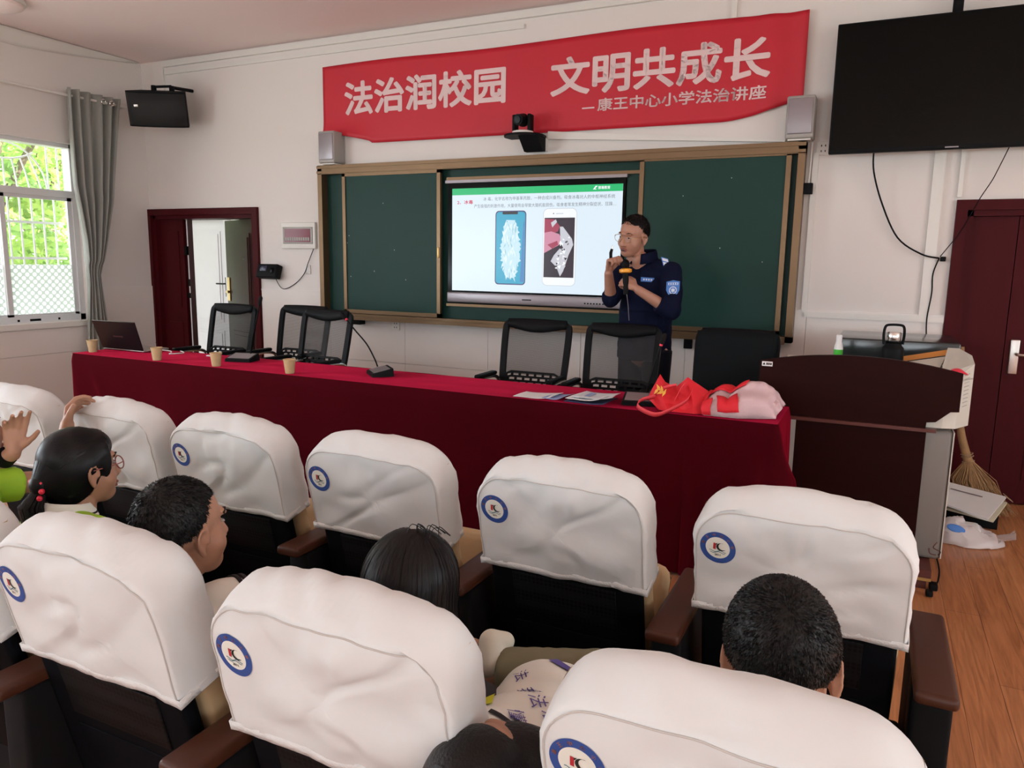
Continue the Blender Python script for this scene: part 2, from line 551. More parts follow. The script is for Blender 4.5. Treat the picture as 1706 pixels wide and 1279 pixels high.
    def build(self, name, mats, parent=None, smooth=True, angle=40, sub=0, thick=0, props=None, fix=True):
        me = bpy.data.meshes.new(name)
        off = V((0, 0, 0))
        p = parent
        while p is not None:
            off += p.location
            p = p.parent
        me.from_pydata([V(v) - off for v in self.v], [], self.f)
        if not isinstance(mats, (list, tuple)):
            mats = [mats]
        for m in mats:
            me.materials.append(m)
        me.polygons.foreach_set('material_index', [min(i, len(mats) - 1) for i in self.m])
        if fix:
            bm = bmesh.new()
            bm.from_mesh(me)
            bmesh.ops.recalc_face_normals(bm, faces=bm.faces[:])
            bm.to_mesh(me)
            bm.free()
        if smooth:
            me.polygons.foreach_set('use_smooth', [True] * len(me.polygons))
            me.set_sharp_from_angle(angle=math.radians(angle))
        me.update()
        o = bpy.data.objects.new(name, me)
        COL.objects.link(o)
        if parent is not None:
            o.parent = parent
        if thick:
            md = o.modifiers.new('thickness', 'SOLIDIFY')
            md.thickness = thick
            md.offset = 0
        if sub:
            md = o.modifiers.new('round', 'SUBSURF')
            md.levels = md.render_levels = sub
        for k, v in (props or {}).items():
            o[k] = v
        return o


_tx = {}


def text_shape(body):
    key = body
    if key in _tx:
        return _tx[key]
    c = bpy.data.curves.new('lettering', 'FONT')
    c.body = body
    c.size = 1
    c.resolution_u = 3
    o = bpy.data.objects.new('lettering', c)
    COL.objects.link(o)
    dg = bpy.context.evaluated_depsgraph_get()
    me = bpy.data.meshes.new_from_object(o.evaluated_get(dg))
    vs = [(v.co.x, v.co.y) for v in me.vertices]
    fs = [tuple(p.vertices) for p in me.polygons]
    bpy.data.objects.remove(o)
    bpy.data.curves.remove(c)
    bpy.data.meshes.remove(me)
    _tx[key] = (vs, fs)
    return vs, fs


def tag(o, label, cat, group=None):
    o['label'] = label
    o['category'] = cat
    if group:
        o['group'] = group
    return o


def thing(name, label, cat, loc=(0, 0, 0), group=None):
    o = bpy.data.objects.new(name, None)
    o.empty_display_size = 0.1
    COL.objects.link(o)
    o.location = loc
    return tag(o, label, cat, group)


def struct(o):
    o['kind'] = 'structure'
    return o


def dup(root, loc, rotz=0.0, label=None):
    r = root.copy()
    COL.objects.link(r)
    r.location = loc
    r.rotation_euler = (0, 0, rotz)
    if label:
        r['label'] = label
    for ch in list(root.children):
        c = ch.copy()
        COL.objects.link(c)
        c.parent = r
        for g in list(ch.children):
            d = g.copy()
            COL.objects.link(d)
            d.parent = c
    return r


def organic(name, material, mb, voxel=0.006, it=4, parent=None, fac=0.5):
    """one continuous skin grown over overlapping limb volumes"""
    t = mb.build('volume', material, None, smooth=False)
    md = t.modifiers.new('skin', 'REMESH')
    md.mode = 'VOXEL'
    md.voxel_size = voxel
    md.adaptivity = 0
    sm = t.modifiers.new('soft', 'SMOOTH')
    sm.factor = fac
    sm.iterations = it
    dg = bpy.context.evaluated_depsgraph_get()
    me = bpy.data.meshes.new_from_object(t.evaluated_get(dg))
    bpy.data.objects.remove(t)
    off = V((0, 0, 0))
    p = parent
    while p is not None:
        off += p.location
        p = p.parent
    for v in me.vertices:
        v.co -= off
    me.polygons.foreach_set('use_smooth', [True] * len(me.polygons))
    me.materials.clear()
    me.materials.append(material)
    me.name = name
    o = bpy.data.objects.new(name, me)
    COL.objects.link(o)
    if parent is not None:
        o.parent = parent
    return o


def bez(pts, n=24):
    """smooth curve through points (Catmull-Rom)"""
    pts = [V(p) for p in pts]
    out = []
    k = len(pts)
    for i in range(k - 1):
        p0, p1, p2, p3 = pts[max(i - 1, 0)], pts[i], pts[i + 1], pts[min(i + 2, k - 1)]
        m = max(2, n // (k - 1))
        for j in range(m):
            t = j / m
            out.append(0.5 * ((2 * p1) + (p2 - p0) * t + (2 * p0 - 5 * p1 + 4 * p2 - p3) * t * t + (3 * p1 - p0 - 3 * p2 + p3) * t ** 3))
    out.append(pts[-1])
    return out


def lerp_table(tab, z):
    """tab: list of (z, value) in falling z"""
    if z >= tab[0][0]:
        return tab[0][1]
    for (za, a), (zb, b) in zip(tab, tab[1:]):
        if z >= zb:
            return a + (b - a) * (za - z) / (za - zb)
    return tab[-1][1]

# ------------------------------------------------------------------ the room
XL, XR, YF, YB, ZC = -6.74, 4.2, 5.467, -6.5, 3.342
WT = 0.24
b = MB().box(XL - WT, XR + WT, YB - WT, YF + WT, -0.12, 0.0)
struct(b.build('floor', K['floor'], smooth=False))
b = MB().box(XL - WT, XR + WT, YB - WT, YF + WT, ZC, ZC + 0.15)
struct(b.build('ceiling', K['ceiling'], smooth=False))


def wall_with_holes(name, axis, at0, at1, lo, hi, holes, m):
    """wall slab along an axis with rectangular openings (a0, a1, z0, z1)"""
    mb = MB()
    cuts = sorted(holes)
    def put(a0, a1, z0, z1):
        if a1 - a0 < 1e-4 or z1 - z0 < 1e-4:
            return
        if axis == 'x':
            mb.box(a0, a1, at0, at1, z0, z1)
        else:
            mb.box(at0, at1, a0, a1, z0, z1)
    p = lo
    for a0, a1, z0, z1 in cuts:
        put(p, a0, 0, ZC)
        put(a0, a1, 0, z0)
        put(a0, a1, z1, ZC)
        p = a1
    put(p, hi, 0, ZC)
    return struct(mb.build(name, m, smooth=False))


D1 = (-6.70, -5.33, 0.0, 1.875)
D2 = (0.47, 1.92, 0.0, 1.825)
wall_with_holes('wall_front', 'x', YF, YF + WT, XL - WT, XR + WT, [D1, D2], K['wall'])
W1 = (2.85, 4.735, 0.86, 2.465)
W2 = (-0.35, 1.55, 0.86, 2.465)
W3 = (-3.65, -1.75, 0.86, 2.465)
wall_with_holes('wall_left', 'y', XL - WT, XL, YB - WT, YF, [W1, W2, W3], K['wall'])
R1 = (0.85, 3.15, 0.90, 2.55)
R2 = (-3.25, -0.95, 0.90, 2.55)
wall_with_holes('wall_right', 'y', XR, XR + WT, YB - WT, YF, [R1, R2], K['wall'])
B1 = (-3.85, -1.35, 0.92, 2.65)
B2 = (0.35, 2.85, 0.92, 2.65)
wall_with_holes('wall_back', 'x', YB - WT, YB, XL, XR, [B1, B2], K['wall'])

# wainscot of pale tiles on the front and left walls
mb = MB()
for (x0, x1) in ((-5.262, -4.45), (-4.45, 0.405)):
    z1 = 1.163
    n = max(1, round((x1 - x0) / 0.8))
    for i in range(n):
        for (a, c) in ((0.0, 0.572), (0.576, z1)):
            mb.box(x0 + (x1 - x0) * i / n + 0.0015, x0 + (x1 - x0) * (i + 1) / n - 0.0015, YF - 0.012, YF + 0.01, a, c)
mb.box(-5.262, 0.405, YF - 0.016, YF + 0.01, 1.163, 1.176)
struct(mb.build('trim_1', K['wainscot'], smooth=False))
mb = MB()
for (y0, y1) in ((4.86, 5.45), (2.0, 4.86)):
    ztop = 1.163 if y0 > 4.8 else 0.80
    mb.box(XL - 0.01, XL + 0.012, y0, y1 - 0.003, 0, 0.572)
    mb.box(XL - 0.01, XL + 0.012, y0, y1 - 0.003, 0.576, ztop)
struct(mb.build('trim_2', K['wainscot'], smooth=False))

# cable trunking under the ceiling and down the front wall
mb = MB()
mb.box(-6.42, 0.0, YF - 0.028, YF, 3.275, 3.325)
mb.box(-6.40, -2.55, YF - 0.018, YF, 3.205, 3.235)
mb.box(-6.43, -6.41, YF - 0.02, YF, 2.95, 3.275)
struct(mb.build('trim_3', K['pvc'], smooth=False))
mb = MB()
mb.box(0.262, 0.325, YF - 0.022, YF, 1.16, 2.92)
mb.box(-0.42, 0.405, YF - 0.026, YF - 0.010, 1.128, 1.166)
mb.box(-0.44, -0.405, YF - 0.022, YF, 1.16, 2.20)
mb.box(-1.02, -0.985, YF - 0.022, YF, 3.08, 3.29)
mb.box(0.405, 0.43, YF - 0.02, YF, 1.9, 2.95)
struct(mb.build('trim_4', K['pvc'], smooth=False))
# drooping white strip where the left wall meets the ceiling
def droop(u, v):
    y = -2.0 + 7.42 * u
    sag = 0.045 * math.sin(PI * min(1, max(0, (y - 3.2) / 2.2))) if y > 3.2 else 0.0
    return (XL + 0.004 + 0.03 * v, y, ZC - 0.004 - (0.085 * min(1, (5.5 - y) / 1.2) + sag) * (1 - v))
mb = MB().grid(droop, 60, 5)
struct(mb.build('trim_5', K['pvc'], thick=0.006))


def framed_window(idx, axis, at, hole, visible=False):
    a0, a1, z0, z1 = hole
    zt = z0 + (z1 - z0) * 0.72
    f, g = MB(), MB()
    d = 0.05
    def bx(m, p, q, r, s, t0=-d, t1=d):
        if axis == 'y':
            m.box(at + t0, at + t1, p, q, r, s)
        else:
            m.box(p, q, at + t0, at + t1, r, s)
    w = 0.045
    bx(f, a0, a1, z0, z0 + w); bx(f, a0, a1, z1 - w, z1)
    bx(f, a0, a0 + w, z0, z1); bx(f, a1 - w, a1, z0, z1)
    bx(f, a0, a1, zt - 0.03, zt + 0.03)
    m_ = (a0 + a1) / 2
    bx(f, m_ - 0.03, m_ + 0.03, z0, zt)
    o = struct(f.build('window_%d' % idx, K['alu'], smooth=False))
    bx(g, a0 + w, a1 - w, z0 + w, z1 - w, -0.003, 0.003)
    g.build('pane', K['glass'], o, smooth=False)
    return o


for i_, (ax_, at_, h_) in enumerate((('y', XL - 0.14, W2), ('y', XL - 0.14, W3), ('y', XR + 0.14, R1), ('y', XR + 0.14, R2), ('x', YB - 0.14, B1), ('x', YB - 0.14, B2))):
    framed_window(i_ + 2, ax_, at_, h_)

# the window seen in the photograph
f = MB()
XW = XL - 0.10
y0, y1, z0, z1 = W1
f.box(XW - 0.05, XW + 0.04, y0, y1, z1 - 0.035, z1)
f.box(XW - 0.05, XW + 0.04, y0, y1, z0, z0 + 0.055)
f.box(XW - 0.05, XW + 0.04, y0, y0 + 0.05, z0, z1)
f.box(XW - 0.05, XW + 0.04, y1 - 0.05, y1, z0, z1)
f.box(XW - 0.055, XW + 0.045, y0, y1, 1.985, 2.045)
win = struct(f.build('window_1', K['alu'], smooth=False))
s = MB()
for (a, c, xo) in ((y0 + 0.05, 4.075, -0.012), (4.035, y1 - 0.05, 0.012)):
    xx = XW + xo
    s.box(xx - 0.012, xx + 0.012, a, a + 0.042, z0 + 0.055, 1.985)
    s.box(xx - 0.012, xx + 0.012, c - 0.042, c, z0 + 0.055, 1.985)
    s.box(xx - 0.012, xx + 0.012, a, c, z0 + 0.055, z0 + 0.075)
    s.box(xx - 0.012, xx + 0.012, a, c, 1.955, 1.985)
s.build('sash', K['alu'], win, smooth=False)
g = MB()
g.box(XW - 0.003, XW + 0.003, y0 + 0.05, y1 - 0.05, 2.045, z1 - 0.035)
g.box(XW - 0.016, XW - 0.010, y0 + 0.05, 4.05, z0 + 0.07, 1.96)
g.box(XW + 0.010, XW + 0.016, 4.06, y1 - 0.05, z0 + 0.07, 1.96)
g.build('pane', K['glass'], win, smooth=False)
g = MB()
g.box(XW + 0.017, XW + 0.018, 4.075, y1 - 0.09, z0 + 0.075, 1.375)
g.box(XW - 0.009, XW - 0.008, y0 + 0.09, 4.03, z0 + 0.075, 1.375)
g.build('frosted_film', K['frost'], win, smooth=False)
g = MB()
g.box(XL - 0.06, XL + 0.035, y0 - 0.04, y1 + 0.02, z0 - 0.05, z0 - 0.004)
g.build('sill', K['pvc'], win, smooth=False)
g = MB()
for yy, w_ in ((4.09, 0.02), (4.20, 0.10), (4.46, 0.02)):
    g.box(XW + 0.0405, XW + 0.0415, yy, yy + w_, z0 + 0.012, z0 + 0.032)
g.build('sticker', K['black'], win, smooth=False)

# security grille outside that window
g = MB()
XG = XL - 0.275
gb = 0.008
for yy in [2.95 + 0.106 * k for k in range(17)]:
    g.cyl((XG, yy, z0 + 0.0), (XG, yy, 2.02), gb, n=6)
for zz in (z0 + 0.02, 1.43, 1.755, 2.03, 2.455):
    g.box(XG - 0.006, XG + 0.006, y0, y1, zz - 0.011, zz + 0.011)
for yy in (4.61, 4.71, 3.80, 3.69, 3.2, 3.0):
    g.cyl((XG, yy, 2.03), (XG, yy, 2.455), gb, n=6)
yc = 4.215
g.tube([(XG, yc + 0.385 * math.cos(a), 2.03 + 0.415 * math.sin(a)) for a in [PI * i / 28 for i in range(29)]], gb, 6)
g.tube([(XG, yc + 0.27 * t, 2.30 + 0.075 * t * t) for t in [-1 + i / 8 for i in range(17)]], gb, 6)
for k in range(-3, 4):
    ya = yc + 0.075 * k
    g.tube(bez([(XG, ya, 2.30 + 0.075 * (0.075 * k / 0.27) ** 2), (XG, ya + 0.022 * k, 2.18), (XG, ya + 0.035 * k, 2.03)], 8), gb * 0.9, 6)
tag(g.build('security_grille', K['grille']), 'white steel security grille with an arched fan top outside the window', 'grille')

# curtain
Lt = [(2.90, 4.563), (2.10, 4.566), (1.606, 4.632), (1.25, 4.645), (1.194, 4.643), (0.687, 4.600), (0.3, 4.58)]
Rt = [(2.90, 5.098), (2.845, 5.082), (1.971, 4.966), (1.526, 4.852), (1.282, 4.778), (1.191, 4.782), (0.854, 4.812), (0.3, 4.85)]
def curt(u, v):
    z = 2.925 - 2.62 * v
    a, c = lerp_table(Lt, z), lerp_table(Rt, z)
    w = c - a
    amp = 0.052 if z > 1.4 else 0.032
    amp *= (0.7 + 0.6 * noise.noise((u * 3, 1.3, v)))
    uu = u + 0.012 * math.sin(9 * v + u * 5)
    return (-6.62 + amp * math.sin(uu * 2 * PI * 5.2 + 0.6 + 0.8 * math.sin(u * 7)) + 0.015 * (1 - u), a + w * u, z)
ct = thing('curtain', 'grey-green window curtain gathered and hanging beside the barred window', 'curtain', (-6.62, 4.8, 0.3))
MB().grid(curt, 150, 60).build('curtain_fabric', K['curtain'], ct, thick=0.004, angle=80)
for yy in (4.90, 4.985):
    gr = MB()
    gr.tube([(-6.62 + 0.055 + 0.0, yy + 0.020 * math.cos(a), 2.865 + 0.020 * math.sin(a)) for a in [2 * PI * i / 20 for i in range(20)]], 0.0055, 6, closed=True)
    gr.build('grommet', K['chrome'], ct)
rod = MB().cyl((-6.62, 1.0, 2.868), (-6.62, 5.20, 2.868), 0.011, n=10)
ro = tag(rod.build('curtain_rod', K['pvc']), 'thin white curtain rod above the barred window', 'curtain rod')
for yy in (3.2, 5.16):
    MB().box(XL, -6.62, yy - 0.012, yy + 0.012, 2.856, 2.88).build('bracket', K['pvc'], ro)

# ------------------------------------------------------------------ doors
def door_frame(mb, x0, x1, z1, w, ycasing):
    for (a, c) in ((x0 - w, x0), (x1, x1 + w)):
        mb.box(a, c, ycasing, YF, 0, z1 + w)
    mb.box(x0, x1, ycasing, YF, z1, z1 + w)
    mb.box(x0, x0 + 0.035, YF, YF + WT, 0, z1)
    mb.box(x1 - 0.035, x1, YF, YF + WT, 0, z1)
    mb.box(x0, x1, YF, YF + WT, z1 - 0.035, z1)


f = MB()
door_frame(f, -6.70, -5.335, 1.872, 0.062, YF - 0.03)
d1 = struct(f.build('door_1', K['doorwood'], smooth=False))
# left leaf, shut
l = MB().box(-6.665, -6.335, YF + 0.05, YF + 0.09, 0.01, 1.835)
lf = l.build('door_leaf', K['doorwood'], d1, smooth=False)
l = MB()
l.box(-6.60, -6.40, YF + 0.042, YF + 0.05, 0.15, 0.80)
l.box(-6.60, -6.40, YF + 0.042, YF + 0.05, 0.95, 1.72)
l.build('raised_panel', K['doorwood'], lf, smooth=False)
# middle edge of the second narrow leaf, turned outwards
l = MB()
ea, ed, en = V((-6.248, YF + 0.06, 0)), V((-0.75, 0.662, 0)), V((0.662, 0.75, 0)) * 0.024
l.add([ea + ed * t_ + en * s_ + V((0, 0, z_)) for z_ in (0.01, 1.835) for t_, s_ in ((0, -1), (0.30, -1), (0.30, 1), (0, 1))], [(3, 2, 1, 0), (4, 5, 6, 7), (0, 1, 5, 4), (1, 2, 6, 5), (2, 3, 7, 6), (3, 0, 4, 7)])
lf2 = l.build('door_leaf', K['doordark'], d1, smooth=False)
l = MB()
l.box(-6.335, -6.30, YF + 0.05, YF + 0.08, 1.48, 1.57)
l.box(-6.30, -6.265, YF + 0.05, YF + 0.075, 1.17, 1.24)
l.box(-6.32, -6.265, YF + 0.05, YF + 0.075, 1.05, 1.10)
l.build('lock_case', K['black'], lf2, smooth=False)
# right leaf, opened outwards
def leaf_pt(t, off, z):
    a = math.radians(24)
    dx, dy = -math.cos(a), math.sin(a)
    return V((-5.372 + dx * t - dy * off * -1, YF + 0.07 + dy * t - dx * off * -1 * -1, z))
def leaf_box(mb, t0, t1, o0, o1, z0_, z1_):
    a = math.radians(24)
    d = V((-math.cos(a), math.sin(a), 0))
    n = V((-math.sin(a), -math.cos(a), 0))          # towards the room
    o = V((-5.372, YF + 0.075, 0))
    vs = []
    for z in (z0_, z1_):
        for (t, q) in ((t0, o0), (t1, o0), (t1, o1), (t0, o1)):
            vs.append(o + d * t + n * q + V((0, 0, z)))
    mb.add(vs, [(3, 2, 1, 0), (4, 5, 6, 7), (0, 1, 5, 4), (1, 2, 6, 5), (2, 3, 7, 6), (3, 0, 4, 7)])
l = MB(); leaf_box(l, 0, 0.80, -0.02, 0.02, 0.01, 1.835)
lf3 = l.build('door_leaf', K['doordark'], d1, smooth=False)
l = MB()
for (za, zb) in ((0.15, 0.72), (0.88, 1.70)):
    leaf_box(l, 0.14, 0.66, 0.02, 0.03, za, zb)
    leaf_box(l, 0.18, 0.62, 0.03, 0.036, za + 0.04, zb - 0.04)
l.build('raised_panel', K['doordark'], lf3, smooth=False)
l = MB(); leaf_box(l, 0.71, 0.775, 0.02, 0.03, 1.02, 1.26); leaf_box(l, 0.70, 0.755, 0.03, 0.055, 1.10, 1.125)
l.build('lock_plate', K['gold'], lf3, smooth=False)
l = MB(); leaf_box(l, 0.245, 0.265, 0.036, 0.05, 1.45, 1.475)
l.build('peephole', K['chrome'], lf3, smooth=False)

f = MB()
door_frame(f, 0.47, 1.92, 1.822, 0.062, YF - 0.03)
d2 = struct(f.build('door_2', K['doorwood'], smooth=False))
MB().box(0.50, 1.89, YF + 0.08, YF + 0.10, 0.0, 1.79).build('gap_blocker', K['doordark'], d2, smooth=False)  # dark sheet added behind the leaves to block daylight in their gaps
for (a, c) in ((0.505, 0.748), (0.753, 1.885)):
    lf = MB().box(a, c, YF + 0.035, YF + 0.075, 0.008, 1.785).build('door_leaf', K['doorwood'], d2, smooth=False)
    p = MB()
    if c > 1:
        for (za, zb) in ((0.16, 0.70), (0.92, 1.66)):
            p.box(a + 0.17, c - 0.17, YF + 0.028, YF + 0.035, za, zb)
        p.build('raised_panel', K['doorwood'], lf, smooth=False)
        h = MB()
        h.rbox((0.805, YF + 0.028, 0.935), (0.052, 0.014, 0.215), 0.006)
        h.tube(bez([(0.815, YF + 0.02, 0.955), (0.815, YF - 0.03, 0.955), (0.86, YF - 0.035, 0.952), (0.95, YF - 0.03, 0.945)], 12), 0.009, 8)
        h.build('handle', K['steel'], lf)

# what lies beyond: walkway, white door across it, planting
struct(MB().box(-60, 40, -40, 60, -0.30, -0.13).build('ground', K['grass'], smooth=False))
struct(MB().box(-8.6, -3.0, YF + WT, 7.1, 3.3, 3.45).build('shade_slab', K['concrete'], smooth=False))  # unseen slab added to cut the daylight on the white door
struct(MB().box(-9.0, -4.6, YF + WT, 7.6, -0.13, 0.0).build('walkway', K['concrete'], smooth=False))
mb = MB()
mb.box(-7.99, -3.5, 6.95, 7.1, 1.98, 3.3)
mb.box(-7.16, -3.5, 6.95, 7.1, 0.0, 1.98)
struct(mb.build('wall_across', K['wall'], smooth=False))
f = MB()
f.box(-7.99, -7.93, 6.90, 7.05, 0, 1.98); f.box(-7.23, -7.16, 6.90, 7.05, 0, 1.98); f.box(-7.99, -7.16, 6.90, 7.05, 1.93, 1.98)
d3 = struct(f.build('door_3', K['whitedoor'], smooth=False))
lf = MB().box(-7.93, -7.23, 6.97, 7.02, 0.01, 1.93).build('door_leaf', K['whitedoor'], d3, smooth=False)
p = MB()
for (za, zb) in ((0.15, 0.55), (0.66, 1.78)):
    for k in range(2):
        q = 0.035 * k
        p.box(-7.83 + q, -7.36 - q, 6.962 - 0.008 * k, 6.97, za + q, zb - q)
p.build('raised_panel', K['whitedoor'], lf, smooth=False)
h = MB()
h.rbox((-7.285, 6.962, 1.10), (0.035, 0.014, 0.24), 0.004)
h.tube([(-7.285, 6.955, 1.14), (-7.285, 6.91, 1.14), (-7.40, 6.905, 1.14)], 0.009, 8)
h.build('handle', K['black'], lf)


def tree(loc, h, r, label, seed, n=2600, shrub=False):
    rg = random.Random(seed)
    t = thing('bush' if shrub else 'tree', label, 'bush' if shrub else 'tree', loc, 'greenery outside the window')
    m = MB()
    c = V(loc)
    if not shrub:
        m.tube(bez([c, c + V((0.1, 0.05, h * 0.4)), c + V((-0.1, 0.1, h * 0.75))], 10), [0.14 - 0.008 * i for i in range(11)], 10)
        for k in range(6):
            a = k * 1.05
            m.tube(bez([c + V((0, 0, h * 0.35)), c + V((r * 0.4 * math.cos(a), r * 0.4 * math.sin(a), h * 0.6)), c + V((r * 0.8 * math.cos(a), r * 0.8 * math.sin(a), h * 0.8))], 6), [0.06 - 0.006 * i for i in range(7)], 6)
        m.build('trunk', K['bark'], t)
    blobs = []
    for k in range(16):
        u = rg.random() * 2 * PI
        q = r * rg.random() ** 0.5 * 0.8
        blobs.append((c + V((q * math.cos(u), q * math.sin(u), h * (0.12 + 0.75 * rg.random() if shrub else 0.32 + 0.62 * rg.random()))), r * (0.25 + 0.25 * rg.random())))
    lv = MB()
    for k in range(n):
        bc, br = rg.choice(blobs)
        d = V((rg.gauss(0, 1), rg.gauss(0, 1), rg.gauss(0, 1))).normalized()
        p = bc + d * br * (0.55 + 0.5 * rg.random())
        if p.z < 0:
            p.z = abs(p.z)
        a = V((rg.gauss(0, 1), rg.gauss(0, 1), rg.gauss(0, 0.6))).normalized()
        bb = d.cross(a)
        if bb.length < 0.1:
            continue
        bb.normalize()
        sz = 0.045 + 0.05 * rg.random()
        lv.add([p - a * sz, p + bb * sz * 0.45, p + a * sz, p - bb * sz * 0.45], [(0, 1, 2, 3)])
    lv.build('foliage', K['leaf'], t, smooth=False, fix=False)
    return t


tree((-9.9, 5.55, -0.13), 4.4, 1.25, 'leafy tree nearest outside the barred window', 1, 6500)
tree((-13.2, 8.4, -0.13), 5.0, 1.7, 'second tree standing behind the nearest one outside the window', 2, 6500)
tree((-17.8, 11.6, -0.13), 7.0, 2.5, 'tall tree farthest away outside the barred window', 4, 7000)
tree((-8.55, 5.25, -0.13), 1.45, 0.55, 'low bush close below the frosted window film', 5, 1300, True)

# surface lamp in the corner of the ceiling
lp = thing('ceiling_lamp', 'round white ceiling lamp at the upper left edge of the room', 'lamp', (-6.08, 3.70, ZC))
MB().lathe([(0.02, ZC - 0.001), (0.20, ZC - 0.001), (0.20, ZC - 0.03), (0.19, ZC - 0.035)], (-6.08, 3.70, 0)).build('lamp_base', K['pvc'], lp)
MB().lathe([(0.185, ZC - 0.03), (0.18, ZC - 0.055), (0.12, ZC - 0.085), (0.02, ZC - 0.095)], (-6.08, 3.70, 0)).build('diffuser', K['ceiling'], lp)

# ------------------------------------------------------------------ chalkboard with sliding leaves
bb = thing('sliding_chalkboard', 'long green sliding chalkboard in a bronze frame around the lit screen', 'chalkboard', (-2.465, 5.42, 0.955))
X0, X1, Z0, Z1 = -4.465, -0.478, 0.955, 2.264
f = MB()
f.box(X0, X1, 5.345, YF - 0.016, Z1 - 0.075, Z1)
f.box(X0, X1, 5.335, 5.35, Z1 - 0.028, Z1 - 0.006)
f.box(X0, X1, 5.335, 5.35, Z1 - 0.07, Z1 - 0.05)
f.box(X0, X0 + 0.045, 5.345, YF - 0.016, Z0, Z1)
f.box(X1 - 0.045, X1, 5.345, YF - 0.016, Z0, Z1)
f.box(X0, X1, 5.345, YF - 0.016, Z0, Z0 + 0.04)
f.box(-3.19, -1.56, 5.392, 5.41, 2.105, 2.128)
f.box(-3.19, -1.56, 5.392, 5.41, 1.098, 1.120)
f.build('frame', K['bronze'], bb, smooth=False)
f = MB()
f.box(X0 + 0.045, -3.185, 5.425, 5.435, Z0 + 0.04, Z1 - 0.07)
f.box(-1.69, X1 - 0.045, 5.425, 5.435, Z0 + 0.04, Z1 - 0.07)
f.box(-3.185, -1.69, 5.425, 5.435, 2.125, Z1 - 0.07)
f.box(-3.185, -1.69, 5.425, 5.435, Z0 + 0.04, 1.10)
f.build('fixed_board', K['greenboard'], bb, smooth=False)
f = MB()
f.box(-4.17, -0.52, 5.29, 5.345, 0.948, 0.958)
f.box(-4.17, -0.52, 5.286, 5.292, 0.948, 0.975)
f.build('chalk_tray', K['bronze'], bb, smooth=False)
for xx in (-4.10, -0.66):
    MB().box(xx - 0.05, xx + 0.05, 5.36, 5.44, 0.90, 0.948).build('tray_bracket', K['black'], bb, smooth=False)


def sliding(x0, x1, z0, z1, mi_handle):
    s = MB()
    w = 0.032
    s.box(x0, x1, 5.352, 5.385, z1 - w, z1); s.box(x0, x1, 5.352, 5.385, z0, z0 + w)
    s.box(x0, x0 + w, 5.352, 5.385, z0, z1); s.box(x1 - w, x1, 5.352, 5.385, z0, z1)
    o = s.build('sliding_panel', K['bronze'], bb, smooth=False)
    MB().box(x0 + w, x1 - w, 5.362, 5.376, z0 + w, z1 - w).build('board_surface', K['greenboard'], o, smooth=False)
    MB().rbox((mi_handle, 5.349, 1.53), (0.016, 0.008, 0.085), 0.003).build('grip', K['gold'], o)
    d = MB()
    for k in range(7):
        xx, zz = x0 + (x1 - x0) * rnd.random(), z0 + (z1 - z0) * (0.2 + 0.7 * rnd.random())
        d.box(xx, xx + 0.004, 5.3610, 5.3618, zz, zz + 0.006)
    d.build('chalk_mark', K['white'], o, smooth=False)
    return o


sliding(-4.207, -3.226, 1.0, 2.196, -3.242)
sliding(-1.578, -0.562, 1.0, 2.212, -1.562)

# ------------------------------------------------------------------ interactive display
idp = thing('interactive_display', 'wide lit presentation screen showing a slide with two phones', 'screen', (-2.44, 5.42, 1.11))
MB().box(-3.186, -1.694, 5.412, 5.45, 1.12, 2.098).build('housing', K['blackgloss'], idp, smooth=False)
MB().rbox((-2.44, 5.425, 1.172), (1.492, 0.07, 0.082), 0.01).build('control_bar', K['silver'], idp)
MB().box(-3.20, -1.68, 5.388, 5.42, 2.082, 2.104).build('top_strip', K['silver'], idp, smooth=False)
mb = MB()
for k in range(9):
    mb.box(-1.98 + 0.024 * k, -1.968 + 0.024 * k, 5.3885, 5.391, 1.158, 1.168)
mb.box(-2.50, -2.42, 5.3885, 5.391, 1.168, 1.176); mb.box(-1.78, -1.72, 5.3885, 5.391, 1.186, 1.195)
mb.build('button', K['black'], idp, smooth=False)
YS = 5.4115
scr = MB().box(-3.146, -1.715, YS - 0.001, YS + 0.004, 1.228, 2.04).build('screen', E_['bg'], idp, smooth=False)
names = ['green', 'red', 'text', 'white', 'teal', 'blue', 'frame', 'crystal', 'crystal2', 'shade', 'grey', 'dark', 'pink', 'rose', 'silver', 'black']
ix = {n: i for i, n in enumerate(names)}
sl = MB()
lay = [YS - 0.0012]


def quad(x0, x1, z0, z1, c):
    lay[0] -= 0.00002
    y = lay[0]
    sl.add([(x0, y, z0), (x1, y, z0), (x1, y, z1), (x0, y, z1)], [(0, 1, 2, 3)], ix[c])


def rquad(x0, x1, z0, z1, r, c):
    lay[0] -= 0.00002
    y = lay[0]
    vs = []
    for (cx, cz, a0) in ((x1 - r, z1 - r, 0), (x0 + r, z1 - r, 90), (x0 + r, z0 + r, 180), (x1 - r, z0 + r, 270)):
        for k in range(7):
            a = math.radians(a0 + 15 * k)
            vs.append((cx + r * math.cos(a), y, cz + r * math.sin(a)))
    sl.add(vs, [tuple(range(len(vs)))], ix[c])


def poly(pts, c):
    lay[0] -= 0.00002
    sl.add([(x, lay[0], z) for x, z in pts], [tuple(range(len(pts)))], ix[c])


def stext(s, x0, x1, z0, z1, c, bold=0.0):
    lay[0] -= 0.00002
    sl.text(s, x0, x1, z0, z1, lay[0], bold, ix[c])


